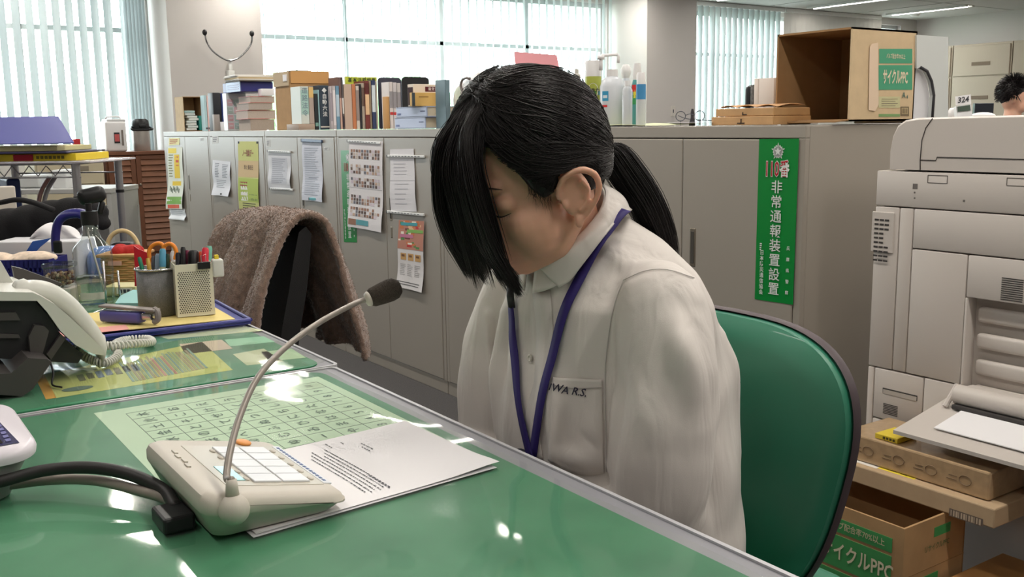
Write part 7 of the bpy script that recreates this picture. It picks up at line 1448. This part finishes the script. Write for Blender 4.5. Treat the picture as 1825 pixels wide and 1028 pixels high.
b.add(V_, [tuple(range(NP)), tuple(range(4*NP-1, 3*NP-1, -1))]+[(i*NP+k, (i+1)*NP+k, (i+1)*NP+(k+1) % NP, i*NP+(k+1) % NP) for i in range(3) for k in range(NP)], KC); b.build('document_lid', t, 'auto')
b = MB()
for pl in ([(1640, 303), (1640, 285), (1643, 250), (1650, 228), (1662, 211)], [(1640, 285), (1668, 286), (1670, 280), (1830, 284)]): b.tube([Vector((KX-.0002, *K(u, v))) for u, v in pl], .0012, KG, 6)
b.build('lid_seam', t); b = MB(); b.bx(KX+.08, KX+.12, lp[0][0], lp[0][0]+.012, zl+.06, zl+.075, C(130, 150, 160), .002); b.build('side_clip', t)
# bypass tray
t2x = 1.80; c1 = PX(1592, 766, t2x); zt3 = c1.z; b = MB(); yA = c1.y; f_ = [Vector((t2x, .55, zt3)), Vector((t2x, yA, zt3)), Vector((KX+.0, yA+.005, zt3+.035)), Vector((KX+.0, .55, zt3+.035))]
b.slab(lambda u, v: bil(f_, u, v), 2, 4, (0, 0, -.008), KC); b.build('bypass_tray', t); b = MB(); b.slab(lambda u, v: bil(f_, .02+.88*u, .22+.7*v)+Z3*.006, 2, 2, (0, 0, -.002), WHITE); b.build('tray_extension', t)
b = MB(); yG = K(1712, 710)[0]; b.tube([(KX-.03, yG-.01, zt3+.058), (KX-.03, .56, zt3+.058)], .022, KC, 16); b.bx(KX-.03, KX+.02, .56, yG-.01, zt3+.04, zt3+.075, KC, .01); b.tube([(KX-.05, yG+.005, zt3+.03), (KX-.015, yG, zt3+.075)], .006, KC, 8); b.bx(KX-.055, KX-.015, .56, yG-.012, zt3+.030, zt3+.040, KG, .002); b.build('feed_roller_cover', t, 'auto')
# long carton, wrapped carton, open paper box, brown carton
LX = 1.775; bz0 = .3015; y1 = PX(1480, 850, LX).y; y0 = PX(1772, 930, LX).y; zt4 = PX(1768, 906, LX).z
t = thing('long_carton', 'long flat cardboard carton with a yellow label, resting over the open box', 'carton', (LX+.1, (y0+y1)/2, bz0)); LC = mat('pale_carton', (186, 160, 128), .8, noise=.05, nscale=30); b = MB(); b.bx(LX, LX+.205, y0, y1+.03, bz0, zt4, LC, .003); b.build('carton_body', t)
b = MB(); a, c_ = PX(1692, 905, LX-.0006), PX(1752, 928, LX-.0006); q = lambda u, v: bil([Vector((LX-.0008, a.y, a.z)), Vector((LX-.0008, c_.y, a.z)), Vector((LX-.0008, c_.y, a.z-.016)), Vector((LX-.0008, a.y, a.z-.016))], u, v)
b.add([q(0, 0), q(1, 0), q(1, 1), q(0, 1)], [(0, 1, 2, 3)], C(110, 96, 86)); 
for k in range(12): b.add([q(.05+.076*k, .12)-X3*.0006, q(.05+.076*k+.03+.015*(k % 3), .12)-X3*.0006, q(.05+.076*k+.03+.015*(k % 3), .88)-X3*.0006, q(.05+.076*k, .88)-X3*.0006], [(0, 1, 2, 3)], C(190, 170, 146))
b.build('barcode_label', t)
b = MB(); zq = zt4+.0006; yy1, yy0 = PZ(1560, 835, zq).y, PZ(1640, 850, zq).y; b.bx(LX+.02, LX+.07, yy0, yy1, zt4, zq, C(226, 206, 60)); b.bx(LX+.015, LX+.08, yy1, yy1+.06, zt4, zq, C(226, 222, 214)); rr = random.Random(3)
for k in range(16): a, c_ = rr.uniform(yy0, yy1-.015), rr.uniform(LX+.025, LX+.06); b.bx(c_, c_+.006, a, a+.014, zq, zq+.0004, C(50, 50, 44))
b.build('yellow_label', t)
WX = 1.80; y1 = PX(1520, 790, WX).y; y0 = PX(1764, 860, WX).y; zw = PX(1540, 778, WX).z; t = thing('wrapped_carton', 'plastic wrapped carton under the copier tray', 'carton', (WX+.08, (y0+y1)/2, zt4+.001)); b = MB(); b.bx(WX, WX+.17, y0, y1+.03, zt4+.0012, min(zw, zt3-.012), mat('wrapped_board', (178, 150, 116), .35, noise=.1, nscale=60, coat=.6), .004); b.build('carton_body', t)
zw = min(zw, zt3-.012); rr = random.Random(7)
for k in range(4):
    b = MB(); cy_ = y0+.05+.075*k; cz_ = (zt4+zw)/2; b.tube([Vector((WX-.0008, cy_+.013*math.cos(a*PI/8), cz_+.010*math.sin(a*PI/8))) for a in range(17)], .0008, C(130, 108, 84), 4); b.bx(WX-.0008, WX, cy_+.018, cy_+.04, cz_-.006, cz_-.004, C(130, 108, 84)); b.bx(WX-.0008, WX, cy_+.018, cy_+.036, cz_+.002, cz_+.004, C(130, 108, 84)); b.build('printed_mark', t)
b = MB(); ya = PX(1550, 760, WX-.01).y; yb_ = PX(1590, 770, WX-.01).y; b.bx(WX+.01, WX+.08, yb_, ya, zw+.001, zw+.012, mat('yellow_box', (222, 196, 60), .5), .001); 
for k in range(4): b.bx(WX+.0092, WX+.010, yb_+.006+.008*k, yb_+.011+.008*k, zw+.004, zw+.009, C(80, 70, 30))
tag(b.build('label_box'), 'small yellow printed box beside the bypass tray', 'box')
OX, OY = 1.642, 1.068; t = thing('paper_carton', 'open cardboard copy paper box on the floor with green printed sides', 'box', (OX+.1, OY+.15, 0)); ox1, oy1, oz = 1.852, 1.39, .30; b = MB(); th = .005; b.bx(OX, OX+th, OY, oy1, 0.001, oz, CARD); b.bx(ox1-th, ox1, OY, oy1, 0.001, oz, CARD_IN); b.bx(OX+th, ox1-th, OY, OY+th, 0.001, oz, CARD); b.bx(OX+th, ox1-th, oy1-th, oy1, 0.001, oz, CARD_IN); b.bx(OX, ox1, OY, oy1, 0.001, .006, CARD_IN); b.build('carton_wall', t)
GP2 = mat('print_green_deep', (66, 150, 84), .7); b = MB(); G = lambda u, v: PX(u, v, OX-.0008)
g1, g2 = G(1478, 925), G(1590, 965); b.bx(OX-.0008, OX, g2.y, oy1-.06, oz-.058, oz-.028, GP2); b.bx(OX-.0008, OX, g2.y, oy1-.06, oz-.135, oz-.065, GP2); b.bx(OX-.0008, OX, g2.y, oy1-.06, oz-.165, oz-.142, GP2)
b.text('バルブ配合率70%以上', .017, (OX-.0018, g2.y+.085, oz-.043), -Y3, Z3, C(206, 196, 160), .01, sx=.85); b.text('リサイクルPPC', .042, (OX-.0018, g2.y+.095, oz-.101), -Y3, Z3, C(224, 214, 184), .02, sx=.72)
b.bx(OX+.10, OX+.155, OY-.0008, OY, oz-.042, oz-.022, GP2); b.text('リサイクルPPC', .016, (OX+.11, OY-.0014, oz-.062), X3, Z3, C(90, 110, 70), .01, sx=.8); b.bx(OX, ox1, OY-.0006, OY, oz-.105, oz-.103, CARD_IN); b.bx(OX+.07, OX+.12, OY-.0008, OY, oz-.135, oz-.118, GP2); b.build('printed_panel', t)
q = PZ(1720, 1015, .17); b = MB(); b.bx(q.x-.10, min(q.x+.14, 1.985), q.y-.24, q.y, 0.001, .17, mat('brown_carton', (176, 128, 76), .85), .003); tag(b.build('brown_carton'), 'brown cardboard carton at the bottom right corner', 'carton')
# ================================================================== far right background
FC = mat('far_cabinet_beige', (176, 164, 146), .5); ys = [9.25, 8.62, 7.72, 6.85, 5.95]; zt5, zs5 = 2.16, 1.70
for k in range(4):
    t = thing('tall_cabinet', ['narrow beige tall cabinet in the far corner', 'beige tall cabinet with a dark handle at the far right wall', 'beige tall cabinet second from the far corner handle', 'beige tall cabinet nearest along the right wall'][k], 'cabinet', (13.9, (ys[k]+ys[k+1])/2, 0), 0, 'beige tall cabinets along the right wall'); b = MB(); b.bx(13.82, 14.19, ys[k+1]+.006, ys[k]-.006, .01, zt5, FC, .004); b.build('cabinet_body', t)
    for (za, zb2) in ((zs5+.01, zt5-.03), (.9, zs5-.01)):
        b = MB(); b.bx(13.80, 13.82, ys[k+1]+.03, ys[k]-.03, za, zb2, FC, .004); d = b.build('door', t); b = MB(); ym_ = (ys[k]+ys[k+1])/2; zh = za+.16 if za > 1.5 else zb2-.3; b.bx(13.795, 13.80, ym_-.14, ym_+.14, zh-.02, zh+.03, C(120, 106, 90)); b.build('handle', d)
DKS = mat('far_desk_grey', (170, 172, 172), .5)
def mon(u0, u1, v0, v1, d, label):
    a, c_ = PD(u0, v1, d), PD(u1, v0, d); mid = (a+c_)/2; W = (u1-u0)/FPX*d; Hh = (v1-v0)/FPX*d+.14; t = thing('monitor', label, 'monitor', (mid.x, mid.y, .7)); b = MB(); top = PD(u0, v0, d).z; cz_ = top-Hh/2; b.box((mid.x, mid.y, cz_), (W, .03, Hh), mat('monitor_dark', (34, 38, 46), .3), r3, .004); b.build('screen', t); b = MB(); b.tube([(mid.x, mid.y, .71), (mid.x, mid.y, cz_)], .02, BLACKP, 8); b.box((mid.x, mid.y, .716), (.2, .16, .012), BLACKP, r3, .003); b.build('stand', t)
mq = PD(1752, 196, 5.6); b = MB(); b.bx(mq.x-.9, mq.x+.25, mq.y-.3, mq.y+.35, .68, .708, DKS) if False else None
mon(1735, 1769, 184, 206, 5.6, 'dark monitor beside the seated far colleague')
b = MB(); b.box((mq.x, mq.y, .694), (1.0, .6, .026), DKS, r3, .003)
for s_ in (-.46, .46): b.box(Vector((mq.x, mq.y, .34))+rv*s_, (.03, .56, .68), DKS, r3)
tag(b.build('office_desk'), 'far desk carrying the dark monitor', 'desk')
qd = 3.3; p = PD(1716, 206, qd); 
t = thing('desk_calculator', 'white desk calculator carrying a card numbered 324', 'calculator', (p.x, p.y, KX)); 
zc0 = 1.0; b = MB(); pa = [PD(u, v, qd) for u, v in ((1704, 189), (1731, 186), (1733, 208), (1706, 210))]; nn = (RW @ Vector((0, 0, 1))).normalized()*.02; b.add(pa+[q+nn for q in pa], [(0, 1, 2, 3), (7, 6, 5, 4), (0, 4, 5, 1), (1, 5, 6, 2), (2, 6, 7, 3), (3, 7, 4, 0)], mat('calculator_white', (222, 222, 224), .4)); b.build('calculator_body', t)
b = MB(); pa = [PD(u, v, qd-.003) for u, v in ((1706, 190), (1729, 187), (1730, 197), (1707, 199))]; b.add(pa, [(0, 1, 2, 3)], mat('lcd_dark_green', (70, 84, 74), .3)); b.build('display', t)
b = MB(); pa = [PD(u, v, qd) for u, v in ((1703, 172), (1730, 168), (1731, 185), (1704, 188))]; b.add(pa+[q+nn*.1 for q in pa], [(0, 1, 2, 3), (7, 6, 5, 4), (0, 4, 5, 1), (1, 5, 6, 2), (2, 6, 7, 3), (3, 7, 4, 0)], WHITE); ex9 = (pa[1]-pa[0]).normalized(); b.text('324', .026, PD(1717, 178, qd-.003), ex9, Z3, C(70, 70, 76), .02, sx=1.0); b.build('number_card', t)
# a slim stand behind the copier carries the calculator
q9 = PD(1718, 210, qd+.02); b = MB(); b.box((q9.x+.1, q9.y+.1, q9.z/2-.006), (.5, .4, q9.z-.012), mat('side_cabinet_grey', (176, 172, 166), .5), r3, .006); tag(b.build('side_cabinet'), 'grey side cabinet behind the copier carrying the calculator', 'cabinet')
b = MB(); p = PD(1697, 208, 3.35); b.lathe([(.016, 0), (.017, .02), (.012, .03), (.008, .036)], Vector((p.x, p.y, q9.z-.002)), WP, 16); tag(b.build('white_jar', None, True), 'small white jar left of the calculator', 'jar')
b = MB(); p = PD(1752, 207, 3.35); b.ell(Vector((p.x, p.y, q9.z+.006)), (.05, .035, .012), WP, 16); tag(b.build('computer_mouse', None, True), 'white mouse shaped object right of the calculator', 'mouse')
# colleague
t = thing('person', 'person with short black hair and navy top sitting at the far right', 'person', (0, 0, 0)); dC = 6.6; hc_ = PD(1806, 172, dC); hx, hy, hz = hc_
t.matrix_basis = Matrix.Translation((hx, hy, 0)); b = MB(); S = SKIN; fw = Vector((.5, -.86, 0)).normalized(); sd = Vector((fw.y, -fw.x, 0))
b.ell((hx, hy, hz), (.078, .078, .11), S, 20); b.tube([(hx, hy, hz-.05), (hx, hy, hz-.17)], [.05, .056], S, 14); b.ell(Vector((hx, hy, hz-.06))+fw*.03, (.055, .055, .06), S, 16); b.ell(Vector((hx, hy, hz-.02))+fw*.085, (.012, .012, .02), S, 10)
b.ell((hx, hy, hz-.40), (.15, .15, .24), S, 20)
for sg in (1, -1):
    b.ell(Vector((hx, hy, hz-.02))+sd*.08*sg, (.012, .012, .03), S, 10); s1 = Vector((hx, hy, hz-.24))+sd*.17*sg; e1_ = s1+Vector((0, 0, -.27))+sd*.03*sg; w1 = e1_+fw*.24; b.tube([s1, e1_], [.05, .04], S, 12); b.tube([e1_, w1], [.038, .026], S, 12); b.ell(s1, (.055,)*3, S, 12)
    b.ell(w1+fw*.04, (.04, .04, .015), S, 12)
    for k in range(4): f0_ = w1+fw*.07+sd*(.026-.017*k); b.tube([f0_-fw*.03, f0_+fw*.03, f0_+fw*.055-Z3*.012], [.008, .008, .006], S, 8)
    b.tube([w1+fw*.02-sd*.03*sg, w1+fw*.05-sd*.05*sg, w1+fw*.075-sd*.05*sg], [.010, .009, .007], S, 8)
    h1 = Vector((hx, hy, .5))+sd*.09*sg; k1 = h1+fw*.4; b.tube([h1, k1], [.08, .055], S, 12); b.tube([k1, k1-Z3*.4], [.05, .035], S, 12); b.tube([k1-Z3*.42, k1-Z3*.44+fw*.15], [.035, .025], S, 10); b.ell(k1, (.055,)*3, S, 12)
b.tube([(hx, hy, .5), (hx, hy, hz-.35)], [.16, .15], S, 16); blob(b, 'body', t, .008, 4, SKIN)
b = MB(); NVT = mat('navy_sweater', (36, 36, 62), .85); b.tube([(hx, hy, .48), (hx, hy, .62), (hx, hy, hz-.30), (hx, hy, hz-.20), (hx, hy, hz-.155)], [.185, .18, .19, .16, .075], NVT, 24)
for sg in (1, -1): s1 = Vector((hx, hy, hz-.24))+sd*.17*sg; e1_ = s1+Vector((0, 0, -.27))+sd*.03*sg; b.tube([s1, e1_], [.07, .055], NVT, 14); b.tube([e1_, e1_+fw*.22], [.054, .042], NVT, 14); b.ell(s1, (.075,)*3, NVT, 14); b.ell(e1_, (.055,)*3, NVT, 12)
blob(b, 'sweater', t, .01, 5, NVT)
b = MB(); b.tube([Vector((hx, hy, .5)), Vector((hx, hy, .5))+fw*.38], [.16, .13], NVT, 14); b.build('trousers', t, True)
b = MB(); rr = random.Random(5)
for k in range(1500):
    q = Vector((rr.gauss(0, 1), rr.gauss(0, 1), rr.gauss(.35, 1))).normalized()
    if q.z < -.35 or (q.dot(fw) > .45 and q.z < .35): continue
    p = Vector((hx, hy, hz+.02))+Vector((q.x*.082, q.y*.082, q.z*.10)); g = (q+Vector((0, 0, -.6))).normalized(); b.tube([p-q*.01, p+q*.008, p+q*.010+g*.02, p+q*.006+g*.036], [.0025, .002, .0016, .0005], HAIR, 4, caps=False)
b.ell((hx, hy, hz+.025)-fw*.012 if False else Vector((hx, hy, hz+.028))-fw*.014, (.086, .086, .098), HAIR, 20); b.build('hair', t, True, normals=False)
b = MB(); t2 = thing('office_chair', 'dark office chair of the far colleague', 'chair', (hx, hy, 0)); b.box(Vector((hx, hy, .44)), (.46, .46, .07), BLACKP, Matrix((fw, Vector((-fw.y, fw.x, 0)), Z3)).transposed(), .02); b.build('seat', t2); b = MB(); b.tube([(hx, hy, .05), (hx, hy, .41)], .03, BLACKP, 10); b.build('gas_column', t2)
for k in range(5): a = 2*PI*k/5; b = MB(); b.tube([(hx, hy, .09), (hx+.27*math.cos(a), hy+.27*math.sin(a), .03)], [.022, .02], BLACKP, 8); b.build('leg', t2)
# wall socket on the right pillar
c_ = PY(1200, 198, 8.79); b = MB(); b.bx(c_.x-.035, c_.x+.035, 8.79, 8.80, c_.z-.06, c_.z+.06, mat('socket_white', (214, 208, 200), .5), .003); b.bx(c_.x-.006, c_.x+.006, 8.787, 8.79, c_.z-.02, c_.z+.02, INK); tag(b.build('wall_socket'), 'small white wall socket low on the right pillar', 'socket')
